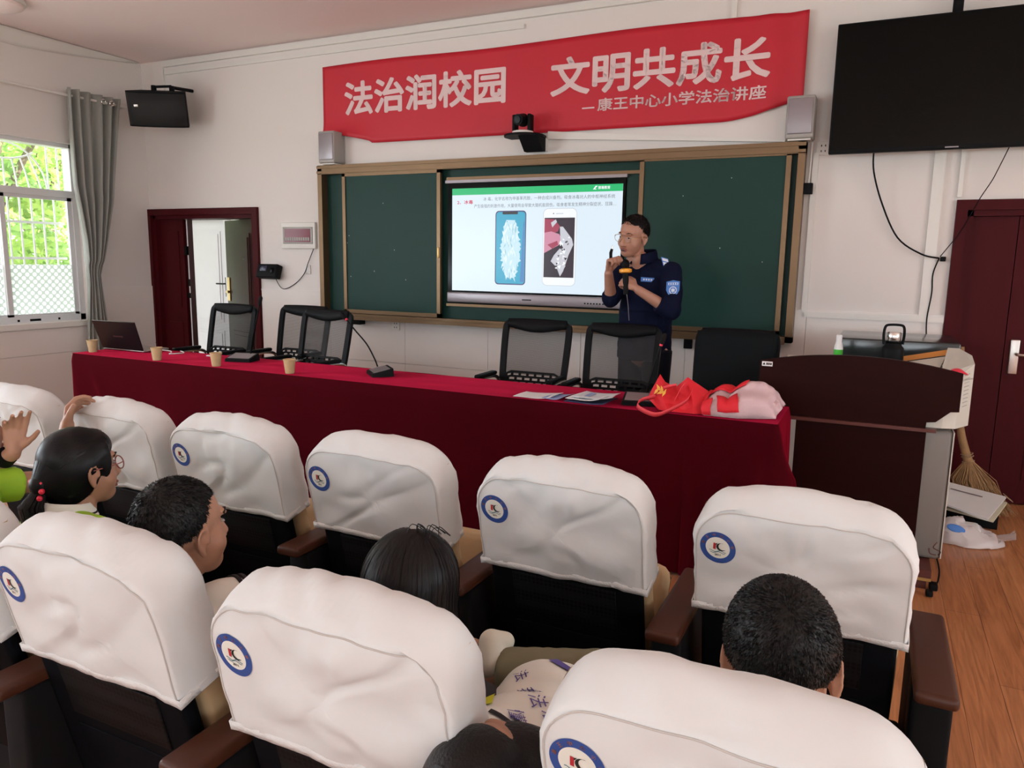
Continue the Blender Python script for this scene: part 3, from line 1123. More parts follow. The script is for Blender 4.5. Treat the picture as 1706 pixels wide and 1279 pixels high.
quad(-3.146, -1.715, 1.988, 2.04, 'green')
stext('禁毒教育', -1.905, -1.812, 2.004, 2.028, 'white', 0.02)
poly([(-1.945, 2.004), (-1.925, 2.03), (-1.908, 2.028), (-1.928, 2.012), (-1.915, 2.004)], 'white')
stext('2、冰毒', -3.10, -2.955, 1.916, 1.948, 'red', 0.015)
stext('冰 毒，化学名称为甲基苯丙胺，一种合成兴奋剂。吸食冰毒对人的中枢神经系统', -2.862, -1.772, 1.938, 1.968, 'text')
stext('产生极强的刺激作用，大量使用会导致大脑机能损伤，吸食者常发生精神分裂症状、狂躁…', -2.945, -1.762, 1.884, 1.914, 'text')
# left phone, teal screen with pale crystals
rquad(-2.752, -2.484, 1.286, 1.860, 0.030, 'frame')
rquad(-2.744, -2.492, 1.295, 1.851, 0.024, 'teal')
poly([(-2.53, 1.31), (-2.497, 1.31), (-2.497, 1.80), (-2.51, 1.75)], 'blue')
rquad(-2.690, -2.556, 1.832, 1.853, 0.008, 'black')
out = []
rg = random.Random(3)
N = 34
for k in range(N):
    z = 1.335 + (1.785 - 1.335) * k / (N - 1)
    w = 0.036 + 0.050 * math.sin(PI * min(1, k / (N - 1) * 1.05)) ** 0.7 + 0.014 * (rg.random() - 0.5) * 2
    out.append((w, z))
lft = [(-2.618 - w + 0.01 * rg.random(), z + 0.008 * rg.random()) for w, z in out]
rtt = [(-2.622 + w * 0.95 + 0.012 * rg.random(), z + 0.008 * rg.random()) for w, z in out]
for k in range(N - 1):
    poly([lft[k], rtt[k], rtt[k + 1], lft[k + 1]], 'crystal')
for k in range(110):
    t = rg.random()
    z = 1.34 + 0.42 * t
    w = 0.04 + 0.045 * math.sin(PI * t)
    x = -2.62 + (rg.random() * 2 - 1) * w
    a = PI / 2 + (rg.random() - 0.5) * 0.9
    L_, T_ = 0.018 + 0.022 * rg.random(), 0.006
    dx, dz = math.cos(a) * L_, math.sin(a) * L_
    px, pz = -math.sin(a) * T_, math.cos(a) * T_
    poly([(x - dx, z - dz), (x + px, z + pz), (x + dx, z + dz), (x - px, z - pz)], rg.choice(['crystal2', 'crystal2', 'shade', 'crystal']))
# right phone, white body with a hand holding a clear bag
rquad(-2.340, -2.064, 1.288, 1.872, 0.040, 'grey')
rquad(-2.336, -2.068, 1.292, 1.868, 0.037, 'white')
rquad(-2.235, -2.175, 1.829, 1.836, 0.003, 'grey')
rquad(-2.260, -2.250, 1.829, 1.838, 0.004, 'text')
quad(-2.328, -2.080, 1.352, 1.802, 'dark')
poly([(-2.328, 1.795), (-2.25, 1.79), (-2.20, 1.74), (-2.215, 1.70), (-2.27, 1.68), (-2.328, 1.69)], 'rose')
poly([(-2.328, 1.69), (-2.27, 1.70), (-2.205, 1.68), (-2.185, 1.645), (-2.20, 1.60), (-2.26, 1.57), (-2.328, 1.535)], 'pink')
poly([(-2.30, 1.60), (-2.22, 1.63), (-2.21, 1.60), (-2.26, 1.57)], 'rose')
poly([(-2.275, 1.765), (-2.235, 1.79), (-2.225, 1.77), (-2.262, 1.73)], 'silver')
poly([(-2.20, 1.735), (-2.175, 1.735), (-2.10, 1.645), (-2.088, 1.60), (-2.125, 1.52), (-2.165, 1.40), (-2.19, 1.36), (-2.22, 1.43), (-2.27, 1.475), (-2.245, 1.52), (-2.19, 1.58)], 'silver')
for k in range(46):
    t = rg.random()
    cx, cz = -2.155 + (rg.random() - 0.5) * 0.07 - 0.04 * t, 1.66 - 0.24 * t
    q = 0.008 + 0.012 * rg.random()
    a = rg.random() * 6
    poly([(cx + q * math.cos(a + j * 2.1), cz + q * math.sin(a + j * 2.1)) for j in range(3)], rg.choice(['white', 'grey', 'dark', 'silver', 'white']))
sl.build('slide_image', [E_[n] for n in names], scr, smooth=False, fix=False)

# ------------------------------------------------------------------ banner
BX0, BX1 = -4.46, -0.526
def ban_bottom(x):
    if x < -3.95:
        return 2.455 + 0.10 * max(0, (-3.95 - x) / 0.51) ** 0.9
    if x > -1.05:
        return 2.43 + 0.13 * ((x + 1.05) / 0.52) ** 1.6
    return 2.442 - 0.012 * (x + 3.95) / 2.9
def ban_y(x, z):
    y = 5.447 - 0.012 * (0.5 + 0.5 * noise.noise((x * 1.7, z * 1.2, 3)))
    if x > -0.95:
        y -= 0.012 * math.sin((x + 0.95) * 26 + z) * min(1, (x + 0.95) / 0.2)
    if x < -3.9:
        k = max(0, (2.66 - z) / 0.2)
        y -= 0.045 * k * k * min(1, (-3.9 - x) / 0.3)
    return y
def ban(u, v):
    x = BX0 + (BX1 - BX0) * u
    zt = 3.096 + 0.008 * math.sin(u * 11)
    zb = ban_bottom(x)
    z = zt + (zb - zt) * v
    return (x, ban_y(x, z), z)
bn = tag(MB().grid(ban, 130, 18).build('banner', K['banner'], thick=0.002, angle=80), 'long red cloth banner with pale Chinese lettering above the chalkboard', 'banner')
def onb(a, b_):
    return (a, ban_y(a, b_) - 0.004, b_)
t = MB()
t.text('法治润校园', -4.232, -2.69, 2.676, 2.955, 0, 0.029, fn=onb)
t.build('lettering', K['bannertext'], bn, smooth=False, fix=False)
t = MB()
t.text('文明共成长', -2.318, -0.742, 2.686, 2.963, 0, 0.029, fn=onb)
t.build('lettering', K['bannertext'], bn, smooth=False, fix=False)
t = MB()
t.text('康王中心小学法治讲座', -1.942, -0.76, 2.562, 2.652, 0, 0.018, fn=onb)
vs_ = [onb(-2.061, 2.585), onb(-1.965, 2.585), onb(-1.965, 2.595), onb(-2.061, 2.595)]
t.add(vs_, [(0, 1, 2, 3)])
t.build('small_lettering', K['bannertext'], bn, smooth=False, fix=False)

# ------------------------------------------------------------------ television
tv = thing('television', 'large black switched-off television high on the wall beside the banner', 'television', (0.33, 5.30, 2.16))
MB().rbox((0.33, 5.275, 2.545), (1.335, 0.05, 0.765), 0.006).build('case', K['black'], tv)
MB().box(-0.327, 0.987, 5.2475, 5.25, 2.186, 2.918).build('screen', K['blackgloss'], tv, smooth=False)
MB().box(0.30, 0.37, 5.246, 5.2495, 2.170, 2.177).build('logo_strip', K['silver'], tv, smooth=False)
m = MB()
m.cyl((0.30, 5.36, 2.5), (0.30, 5.36, ZC), 0.028, n=16)
m.box(0.05, 0.55, 5.30, 5.34, 2.40, 2.70)
m.lathe([(0.09, ZC - 0.012), (0.09, ZC - 0.001)], (0.30, 5.36, 0))
m.build('ceiling_pole', K['blackmatte'], tv)
c = MB().tube(bez([(-0.08, 5.30, 2.19), (-0.07, 5.38, 2.06), (-0.005, 5.42, 1.862), (0.10, 5.43, 1.655), (0.24, 5.43, 1.555), (0.342, 5.43, 1.53)], 30), 0.0055, 6)
tag(c.build('power_cable', K['black']), 'thick black cable looping down from beneath the television', 'cable')
c = MB().tube(bez([(0.64, 5.33, 2.19), (0.60, 5.40, 2.06), (0.575, 5.42, 1.99), (0.53, 5.43, 1.90), (0.50, 5.425, 1.83), (0.44, 5.425, 1.69), (0.347, 5.43, 1.54)], 30), 0.0028, 6)
tag(c.build('thin_cable', K['black']), 'thin black wire running from the television across the door corner', 'cable')
c = MB().tube(bez([(0.342, 5.43, 1.53), (0.318, 5.44, 1.43), (0.322, 5.44, 1.31), (0.31, 5.44, 1.15), (0.318, 5.42, 1.02)], 30), 0.004, 6)
tag(c.build('dropping_cable', K['black']), 'grey-black wire dropping behind the black case from a small clip', 'cable')
tag(MB().rbox((0.365, 5.45, 1.525), (0.03, 0.03, 0.03), 0.004).build('cable_clip', K['black']), 'small black cable clip on the white trunking beside the right door', 'clip')

# ------------------------------------------------------------------ small loudspeakers, camera, wall boxes
def small_speaker(x, label):
    t = thing('wall_speaker', label, 'speaker', (x, 5.36, 2.275), 'grey speakers above the chalkboard')
    MB().rbox((x, 5.385, 2.41), (0.172, 0.15, 0.265), 0.012).build('cabinet', K['greymetal'], t)
    MB().rbox((x, 5.310, 2.415), (0.150, 0.014, 0.22), 0.006).build('front_grille', K['silver'], t)
    MB().box(x - 0.07, x + 0.07, 5.33, 5.45, 2.268, 2.28).build('bracket', K['pvc'], t, smooth=False)
    return t


small_speaker(-4.335, 'small grey speaker at the left end of the chalkboard top')
small_speaker(-0.525, 'small grey speaker at the right end of the chalkboard top, beside the television')

sh = thing('camera_shelf', 'black wall shelf holding the white-rimmed dome camera under the banner', 'shelf', (-2.46, 5.40, 2.30))
pts = []
for k in range(25):
    a = PI + PI * k / 24
    pts.append((-2.475 + 0.155 * math.cos(a), 5.33 + 0.15 * math.sin(a)))
pts += [(-2.33, 5.41), (-2.62, 5.41)]
MB().prism(pts, 2.392, 2.406, 'z').build('shelf_plate', K['black'], sh, smooth=False)
MB().prism([(5.25, 2.392), (5.41, 2.392), (5.41, 2.292), (5.36, 2.292)], -2.49, -2.335, 'x').build('shelf_bracket', K['blackmatte'], sh, smooth=False)
MB().box(-2.40, -2.34, 5.40, YF, 2.30, 2.40).build('wall_plate', K['pvc'], sh, smooth=False)
cm = thing('tracking_camera', 'black lecture camera with a round lens standing on the wall shelf', 'camera', (-2.475, 5.30, 2.406))
MB().lathe([(0.075, 2.406), (0.082, 2.412), (0.078, 2.428), (0.055, 2.434)], (-2.475, 5.30, 0)).build('camera_base', K['pvc'], cm)
for xx in (-2.537, -2.413):
    MB().rbox((xx, 5.30, 2.487), (0.026, 0.07, 0.125), 0.008).build('yoke_arm', K['black'], cm)
m = MB(); m.ell((-2.475, 5.30, 2.510), (0.048, 0.052, 0.048)); m.cyl((-2.475, 5.29, 2.51), (-2.482, 5.222, 2.502), 0.044, 0.040, 20)
m.build('camera_head', K['black'], cm)
MB().cyl((-2.482, 5.222, 2.502), (-2.483, 5.214, 2.501), 0.028, 0.026, 20).build('lens', K['blackgloss'], cm)
# white raceway slanting from the camera to the board frame
def race(u0, u1):
    m = MB()
    a, c = V((-2.33, 5.447, 2.415)), V((-0.62, 5.447, 2.285))
    d = (c - a).normalized()
    n = V((-d.z, 0, d.x)) * 0.028
    vs = []
    for y in (5.432, 5.458):
        for p, s_ in ((a, -1), (c, -0.25), (c, 0.25), (a, 1)):
            q = p + n * s_
            vs.append((q.x, y, q.z))
    m.add(vs, [(0, 1, 2, 3), (7, 6, 5, 4), (0, 4, 5, 1), (1, 5, 6, 2), (2, 6, 7, 3), (3, 7, 4, 0)])
    return m
tag(race(0, 1).build('cable_raceway', K['pvc'], smooth=False), 'white plastic raceway slanting from the camera shelf to the right board corner', 'raceway')

# corner loudspeaker
def rotz(a):
    return Matrix.Rotation(a, 3, 'Z')
cs = thing('corner_loudspeaker', 'large black loudspeaker tilted down in the corner above the left door', 'speaker', (-6.20, 5.18, 2.83))
Rm = rotz(math.radians(31)) @ Matrix.Rotation(math.radians(14), 3, 'X')
C0 = V((-6.10, 5.14, 2.815))
m = MB()
def spk(u, v_):
    return None
prof = [(-0.262, -0.10), (-0.23, -0.135), (-0.12, -0.165), (0, -0.172), (0.12, -0.165), (0.23, -0.135), (0.262, -0.10), (0.20, 0.12), (-0.20, 0.12)]
vs = [C0 + Rm @ V((x, y, z)) for z in (-0.152, 0.152) for x, y in prof]
n = len(prof)
m.add(vs, [tuple(reversed(range(n))), tuple(range(n, 2 * n))] + [(i, (i + 1) % n, n + (i + 1) % n, n + i) for i in range(n)])
m.build('cabinet', K['blackmatte'], cs, angle=25)
m = MB()
g_ = prof[0:7]
vs = [C0 + Rm @ V((x * 0.97, y - 0.008, z)) for z in (-0.138, 0.138) for x, y in g_]
k_ = len(g_)
m.add(vs, [(i, i + 1, k_ + i + 1, k_ + i) for i in range(k_ - 1)])
m.build('front_grille', K['grille_cloth'], cs, thick=0.006, angle=60)
m = MB()
m.rbox(C0 + Rm @ V((-0.16, -0.172, 0.03)), (0.035, 0.004, 0.02), 0.001, Rm)
m.build('name_plate', K['steel'], cs)
m = MB()
for dx in (-0.05, 0.11):
    p = C0 + Rm @ V((dx, 0.02, 0.152))
    m.tube([p, p + V((0, 0, 0.045))], 0.024, 12)
m.tube([C0 + Rm @ V((-0.05, 0.02, 0.185)), C0 + Rm @ V((0.11, 0.02, 0.195))], 0.012, 8)
m.tube([C0 + Rm @ V((0.11, 0.02, 0.185)), V((-6.05, YF, 3.03))], 0.016, 8)
m.build('wall_bracket', K['black'], cs)

# electrical panel, clock terminal, switches, sockets
ep = thing('breaker_panel', 'cream breaker panel with a tinted window left of the chalkboard', 'electrical panel', (-4.785, YF, 1.57))
MB().rbox((-4.785, YF - 0.014, 1.672), (0.395, 0.03, 0.235), 0.006).build('panel_frame', K['pvc'], ep)
MB().rbox((-4.785, YF - 0.030, 1.672), (0.345, 0.012, 0.15), 0.005).build('cover_frame', K['greymetal'], ep)
m = MB()
m.box(-4.935, -4.635, YF - 0.038, YF - 0.034, 1.612, 1.73)
m.build('window', K['rosewin'] if 'rosewin' in K else mat('tinted_window', (0.22, 0.05, 0.075), 0.15), ep, smooth=False)
m = MB()
for k in range(11):
    m.box(-4.925 + 0.026 * k, -4.905 + 0.026 * k, YF - 0.040, YF - 0.037, 1.625, 1.655)
m.build('breaker', K['greymetal'], ep, smooth=False)
at = thing('attendance_terminal', 'black clock-in terminal with a small screen beside the left door', 'terminal', (-5.12, YF, 1.27))
Rt_ = Matrix.Rotation(math.radians(-18), 3, 'X')
MB().rbox((-5.118, YF - 0.055, 1.34), (0.245, 0.075, 0.13), 0.012, Rt_).build('housing', K['black'], at)
MB().rbox(V((-5.16, YF - 0.055, 1.34)) + Rt_ @ V((0, -0.038, 0.02)), (0.08, 0.004, 0.05), 0.002, Rt_).build('screen', mat('bluish_dark_screen', (0.03, 0.035, 0.07), 0.15), at)
m = MB()
m.rbox(V((-5.05, YF - 0.055, 1.34)) + Rt_ @ V((0, -0.040, 0.0)), (0.035, 0.010, 0.05), 0.004, Rt_)
m.build('finger_sensor', K['blackgloss'], at)
MB().cyl((-5.118, YF - 0.03, 1.34), (-5.118, YF, 1.34), 0.05, n=16).build('mount', K['black'], at)
c = MB().tube(bez([(-5.06, YF - 0.04, 1.285), (-5.02, YF - 0.02, 1.20), (-4.96, YF - 0.012, 1.185), (-4.84, YF - 0.010, 1.24), (-4.73, YF - 0.02, 1.33), (-4.68, YF - 0.02, 1.43), (-4.62, YF - 0.015, 1.55), (-4.60, YF - 0.012, 1.60)], 40), 0.0035, 6)
tag(c.build('terminal_cable', K['black']), 'thin black wire looping from the clock-in terminal to the chalkboard frame', 'cable')


def plate(name, x, z, w, h, label, y=YF, holes=True, group=None):
    t = thing(name, label, 'socket' if holes else 'switch', (x, y, z), group)
    MB().rbox((x, y - 0.006, z), (w, 0.012, h), 0.003).build('face_plate', K['pvc'], t)
    m = MB()
    if holes:
        for dz in (0.017, -0.017):
            for dx in (-0.012, 0.012):
                m.box(x + dx - 0.003, x + dx + 0.003, y - 0.0135, y - 0.0115, z + dz - 0.006, z + dz + 0.006)
        m.build('slot', K['black'], t, smooth=False)
    else:
        m.rbox((x, y - 0.013, z), (w * 0.55, 0.006, h * 0.6), 0.002)
        m.build('rocker', K['white'], t)
    return t


plate('light_switch', -4.70, 1.366, 0.066, 0.08, 'white switch plate under the breaker panel', holes=False)
plate('wall_socket', -0.382, 2.228, 0.086, 0.086, 'white wall socket between the right speaker and the television')
plate('wall_socket', -3.73, 0.905, 0.075, 0.085, 'white wall socket below the left half of the chalkboard', y=YF - 0.012)
w = thing('wireless_receiver', 'small black box clipped to the right edge of the chalkboard frame', 'box', (-0.46, 5.40, 1.97))
MB().rbox((-0.455, 5.39, 1.968), (0.065, 0.045, 0.07), 0.005).build('housing', K['black'], w)
MB().tube(bez([(-0.452, 5.40, 2.0), (-0.45, 5.42, 2.12), (-0.448, 5.40, 2.26)], 12), 0.006, 6).build('lead', K['pvc'], w)
tag(MB().rbox((-1.19, 5.44, 0.91), (0.06, 0.03, 0.09), 0.004).build('junction_box', K['black']), 'small black junction box under the chalkboard behind the standing man', 'box')
tag(MB().tube(bez([(-1.66, 5.43, 0.945), (-1.64, 5.42, 0.86), (-1.68, 5.41, 0.80), (-1.62, 5.42, 0.76), (-1.60, 5.42, 0.84), (-1.63, 5.42, 0.92)], 24), 0.005, 6).build('coiled_cable', K['black']), 'black cable loop hanging under the chalkboard between two mesh chairs', 'cable')

# ------------------------------------------------------------------ long table with velvet cloth
TX0, TX1, TY0, TY1, TZ = -5.085, -0.335, 3.405, 3.875, 0.782
tb = thing('conference_table', 'long conference table hidden under the wine-red velvet cloth', 'table', ((TX0 + TX1) / 2, (TY0 + TY1) / 2, 0))
MB().box(TX0 + 0.02, TX1 - 0.02, TY0 + 0.02, TY1 - 0.02, 0.735, 0.772).build('tabletop', K['redwood'], tb, smooth=False)
for xx in (TX0 + 0.08, -3.5, -1.9, TX1 - 0.08):
    for yy in (TY0 + 0.07, TY1 - 0.07):
        MB().box(xx - 0.025, xx + 0.025, yy - 0.025, yy + 0.025, 0, 0.735).build('leg', K['redwood'], tb, smooth=False)

per = []
R_ = 0.03
def seg(a, c, n):
    a, c = V(a), V(c)
    return [a + (c - a) * i / n for i in range(n)]
per += seg((TX0, TY1, 0), (TX0, TY0 + R_, 0), 14)
per += [V((TX0 + R_ - R_ * math.cos(a), TY0 + R_ - R_ * math.sin(a), 0)) for a in [PI / 2 * i / 5 for i in range(6)]]
per += seg((TX0 + R_ + 0.01, TY0, 0), (-0.75, TY0, 0), 150) + seg((-0.75, TY0, 0), (TX1 - R_, TY0, 0), 46)
per += [V((TX1 - R_ + R_ * math.sin(a), TY0 + R_ - R_ * math.cos(a), 0)) for a in [PI / 2 * i / 8 for i in range(9)]]
per += seg((TX1, TY0 + R_ + 0.005, 0), (TX1, TY1 + 0.001, 0), 40) + [V((TX1, TY1, 0))]
NP = len(per)
nor = []
for i in range(NP):
    t = per[min(i + 1, NP - 1)] - per[max(i - 1, 0)]
    nor.append(V((t.y, -t.x, 0)).normalized() if t.length > 0 else V((0, -1, 0)))
arc = [0.0]
for i in range(1, NP):
    arc.append(arc[-1] + (per[i] - per[i - 1]).length)
def skirt(u, v):
    i = min(NP - 1, int(round(u * (NP - 1))))
    p, n, s = per[i], nor[i], arc[i]
    z = TZ - 0.765 * v
    fold = 0.010 * noise.noise((s * 2.2, v * 0.6, 1)) + 0.006 * math.sin(s * 9 + 1.5 * math.sin(s * 2.3))
    sr = s - 5.21                                  # distance past the start of the right corner
    if sr > -0.40:
        k = max(0.0, 1 - abs(sr + 0.02) / 0.42)
        fold += k * (0.19 * v + 0.055 * math.sin(sr * 44 - v * 2.0) * v)
    if s < 0.66:
        fold += 0.04 * v * max(0, 1 - abs(s - 0.53) / 0.13)
    x0 = p.x - (-4.90 + 0.42 * v)                   # diagonal crease at the left
    if abs(n.y) > 0.9:
        fold += 0.020 * math.exp(-(x0 / 0.035) ** 2) * min(1, v * 2.2) + 0.012 * math.exp(-((p.x + 4.3 - 0.5 * v) / 0.08) ** 2) * v
    off = 0.012 * min(1, v * 14) + fold * min(1, v * 3)
    return p + n * off + V((0, 0, z))
cl = MB()
cl.grid(skirt, NP, 40)
def topf(u, v):
    x, y = TX0 + (TX1 - TX0) * u, TY0 + (TY1 - TY0) * v
    e = min(u, 1 - u) * 4.7
    return (x, y, TZ + (0.0015 * noise.noise((x * 6, y * 9, 0)) + 0.0025 * abs(noise.noise((x * 2.2 + y * 2, y * 5, 5)))) * min(1, e * 10) * min(1, v * 8))
cl.grid(topf, 220, 20)
cl.grid(lambda u, v: (TX0 + (TX1 - TX0) * u, TY1 + 0.01 + 0.006 * math.sin(u * 60), TZ - 0.06 * v), 160, 4)
tag(cl.build('tablecloth', K['velvet'], thick=0, angle=60), 'wine-red velvet cloth covering the long table and hanging to the floor', 'tablecloth')

# ------------------------------------------------------------------ things on the table
TOP = TZ + 0.0028
lap = thing('laptop', 'open dark laptop seen from behind at the left end of the red table', 'laptop', (-4.87, 3.74, TOP))
MB().rbox((-4.87, 3.765, TOP + 0.009), (0.425, 0.215, 0.016), 0.005).build('keyboard_base', K['steel'], lap)
m = MB()
a0, a1, t0, t1 = V((-5.085, 3.655, TOP + 0.012)), V((-4.66, 3.655, TOP + 0.012)), V((-5.02, 3.535, TOP + 0.222)), V((-4.58, 3.535, TOP + 0.226))
n_ = (a1 - a0).cross(t0 - a0).normalized() * 0.007
m.add([a0, a1, t1, t0, a0 - n_, a1 - n_, t1 - n_, t0 - n_], [(0, 1, 2, 3), (7, 6, 5, 4), (0, 4, 5, 1), (1, 5, 6, 2), (2, 6, 7, 3), (3, 7, 4, 0)])
lid = m.build('screen_lid', K['laptop'], lap, smooth=False)
t = MB()
ex, ez = (a1 - a0), (t0 - a0)
t.text('HUAWEI', 0.40, 0.63, 0.455, 0.505, 0, 0.02, fn=lambda a, b_: a0 + ex * a + ez * b_ + n_ * (0.12 if n_.y < 0 else -1.12))
t.build('lettering', mat('copper_print', (0.55, 0.22, 0.20), 0.4), lid, smooth=False, fix=False)

def cup(x, y, label):
    t = thing('paper_cup', label, 'cup', (x, y, TOP), 'kraft paper cups on the red table')
    MB().lathe([(0.024, TOP), (0.026, TOP), (0.036, TOP + 0.083), (0.0345, TOP + 0.083), (0.025, TOP + 0.006), (0.001, TOP + 0.005)], (x, y, 0), 24).build('cup_body', K['cup'], t)
    MB().tube([(x + 0.036 * math.cos(a), y + 0.036 * math.sin(a), TOP + 0.083) for a in [2 * PI * i / 24 for i in range(24)]], 0.0028, 6, closed=True).build('rim', K['cup'], t)
cup(-4.995, 3.51, 'kraft paper cup at the left table end in front of the laptop')
cup(-4.262, 3.445, 'kraft paper cup standing just right of the laptop')
cup(-3.725, 3.445, 'kraft paper cup in front of the leftmost table microphone')
cup(-3.128, 3.450, 'kraft paper cup alone between the left and middle table microphones')
tag(MB().rbox((-4.13, 3.775, TOP + 0.004), (0.055, 0.035, 0.008), 0.003).build('white_adapter', K['white']), 'tiny white adapter lying flat on the red table', 'adapter')
tag(MB().tube(bez([(-4.67, 3.78, TOP + 0.012), (-4.56, 3.80, TOP + 0.006), (-4.48, 3.74, TOP + 0.005), (-4.43, 3.69, TOP + 0.005), (-4.40, 3.78, TOP + 0.005), (-4.50, 3.84, TOP + 0.006)], 24), 0.004, 6).build('laptop_cable', K['white']), 'white cable curled on the table beside the laptop', 'cable')


def desk_mic(c, yaw, stem, label, ring, w=0.18, d=0.13):
    """wedge base with panel, gooseneck stem, ring and windscreen"""
    t = thing('conference_microphone', label, 'microphone', (c[0], c[1], TOP), 'gooseneck microphones on the red table')
    R = rotz(yaw)
    c = V((c[0], c[1], TOP))
    hw, hd = w / 2, d / 2
    vs = [c + R @ V(p) for p in ((-hw, -hd, 0.002), (hw, -hd, 0.002), (hw, hd, 0.002), (-hw, hd, 0.002), (-hw * 0.96, -hd, 0.022), (hw * 0.96, -hd, 0.022), (hw * 0.94, hd * 0.95, 0.05), (-hw * 0.94, hd * 0.95, 0.05))]
    m = MB().add(vs, [(3, 2, 1, 0), (4, 5, 6, 7), (0, 1, 5, 4), (1, 2, 6, 5), (2, 3, 7, 6), (3, 0, 4, 7)])
    m.build('base', K['black'], t, smooth=False)
    vs = [c + R @ V(p) for p in ((-hw * 0.85, -hd * 0.8, 0.0262), (hw * 0.85, -hd * 0.8, 0.0262), (hw * 0.83, hd * 0.7, 0.0478), (-hw * 0.83, hd * 0.7, 0.0478))]
    MB().add(vs, [(0, 1, 2, 3)]).build('control_panel', K['silver'], t, thick=0.002, smooth=False)
    p = bez(stem, 24)
    MB().tube(p, 0.0045, 8).build('gooseneck', K['black'], t)
    e, dr = p[-1], (p[-1] - p[-3]).normalized()
    MB().tube([e, e + dr * 0.010], 0.0085, 12).build('light_ring', K['redplastic'] if ring else K['black'], t)
    MB().tube([e + dr * 0.010, e + dr * 0.018, e + dr * 0.055, e + dr * 0.066], [0.009, 0.0125, 0.0125, 0.006], 14).build('windscreen', K['blackmatte'], t)
    return t


desk_mic((-3.76, 3.70), 0.25, [(-3.735, 3.75, TOP + 0.04), (-3.715, 3.75, 0.93), (-3.668, 3.75, 1.07), (-3.642, 3.75, 1.155)], 'black gooseneck microphone with upright stem in front of the left mesh chair', False)
desk_mic((-2.625, 3.665), -0.75, [(-2.69, 3.73, TOP + 0.04), (-2.715, 3.735, 0.87), (-2.775, 3.74, 0.955), (-2.86, 3.74, 1.035), (-2.922, 3.74, 1.095)], 'grey gooseneck microphone bent left in the middle of the table', True)
desk_mic((-0.99, 3.56), 0.20, [(-0.985, 3.615, TOP + 0.04), (-0.985, 3.66, 0.88), (-0.965, 3.71, 1.0), (-0.95, 3.72, 1.06)], 'black gooseneck microphone beside the red shopping bag', True, 0.19, 0.14)


def sheet(name, pts, z, m, label, cat, curl=0.0, parent=None, thick=0.0012):
    """a leaf of paper through four corners, with a soft curl"""
    a, b_, c, d = [V((p[0], p[1], 0)) for p in pts]
    def fn(u, v):
        p = (a * (1 - u) + b_ * u) * (1 - v) + (d * (1 - u) + c * u) * v
        return (p.x, p.y, z + curl * (max(0, u - 0.45) ** 2 * 3 + 0.35 * max(0, 0.35 - u) ** 2 * 4) + 0.0015 * math.sin(u * 6 + v * 4))
    o = MB().grid(fn, 14, 10).build(name, m, parent, thick=thick)
    if label:
        tag(o, label, cat)
    return o


sheet('leaflet', [(-1.625, 3.415), (-1.425, 3.425), (-1.42, 3.60), (-1.625, 3.585)], TOP + 0.002, K['white'], 'white leaflet lying leftmost among the papers on the table', 'leaflet', 0.012)
pb = mat('blue_white_print', (0.30, 0.38, 0.68), 0.5, var=0.5, vscale=14)
sheet('leaflet', [(-1.47, 3.425), (-1.36, 3.412), (-1.35, 3.57), (-1.45, 3.60)], TOP + 0.006, pb, 'blue printed leaflet between the two heaps of white paper', 'leaflet', 0.014)
mg = thing('magazine', 'open white magazine with dark blue edges beside the black microphone', 'magazine', (-1.25, 3.52, TOP))
sheet('back_cover', [(-1.345, 3.415), (-1.135, 3.405), (-1.125, 3.60), (-1.34, 3.64)], TOP + 0.003, mat('dark_blue_print', (0.03, 0.035, 0.10), 0.4), None, None, 0.008, mg, 0.003)
sheet('page', [(-1.345, 3.43), (-1.16, 3.425), (-1.14, 3.60), (-1.33, 3.655)], TOP + 0.014, K['white'], None, None, 0.018, mg)
sheet('page', [(-1.32, 3.45), (-1.11, 3.46), (-1.115, 3.61), (-1.31, 3.65)], TOP + 0.022, mat('printed_page', (0.70, 0.74, 0.78), 0.5, var=0.2, vscale=30), None, None, 0.016, mg)
m = MB()
m.box(-1.27, -1.24, 3.50, 3.60, TOP + 0.0245, TOP + 0.025); 
m.build('print_block', pb, mg, smooth=False)

# red shopping bag lying on the table
rb = thing('shopping_bag', 'crumpled bright red shopping bag with loop handles beside the microphone', 'bag', (-0.76, 3.60, TOP))
def hump(x, pk):
    return max(0.012, max(h * math.exp(-abs((x - c) / w) ** p) for c, w, h, p in pk))
def crumple(rows, n=7, amp=0.010, seed=1.0):
    """stiff cloth hung over a coarse net of fold points; rows of equal length"""
    nr, nc = len(rows), len(rows[0])
    def fn(u, v):
        a, b_ = u * (nc - 1), v * (nr - 1)
        i_, j_ = min(int(a), nc - 2), min(int(b_), nr - 2)
        p, q = a - i_, b_ - j_
        P = (V(rows[j_][i_]) * (1 - p) + V(rows[j_][i_ + 1]) * p) * (1 - q) + (V(rows[j_ + 1][i_]) * (1 - p) + V(rows[j_ + 1][i_ + 1]) * p) * q
        r_ = abs(noise.noise((P.x * 13 + P.z * 9 + seed, P.y * 9, P.z * 11 + seed)))
        d = amp * (r_ * 2 - 0.5) + 0.3 * amp * noise.noise((P.x * 40, P.y * 40, P.z * 40 + seed))
        return (P.x + 0.3 * d, P.y - d, max(TOP + 0.002, P.z + 0.4 * d))
    return MB().grid(fn, (nc - 1) * n + 1, (nr - 1) * n + 1)
T0 = TOP + 0.002
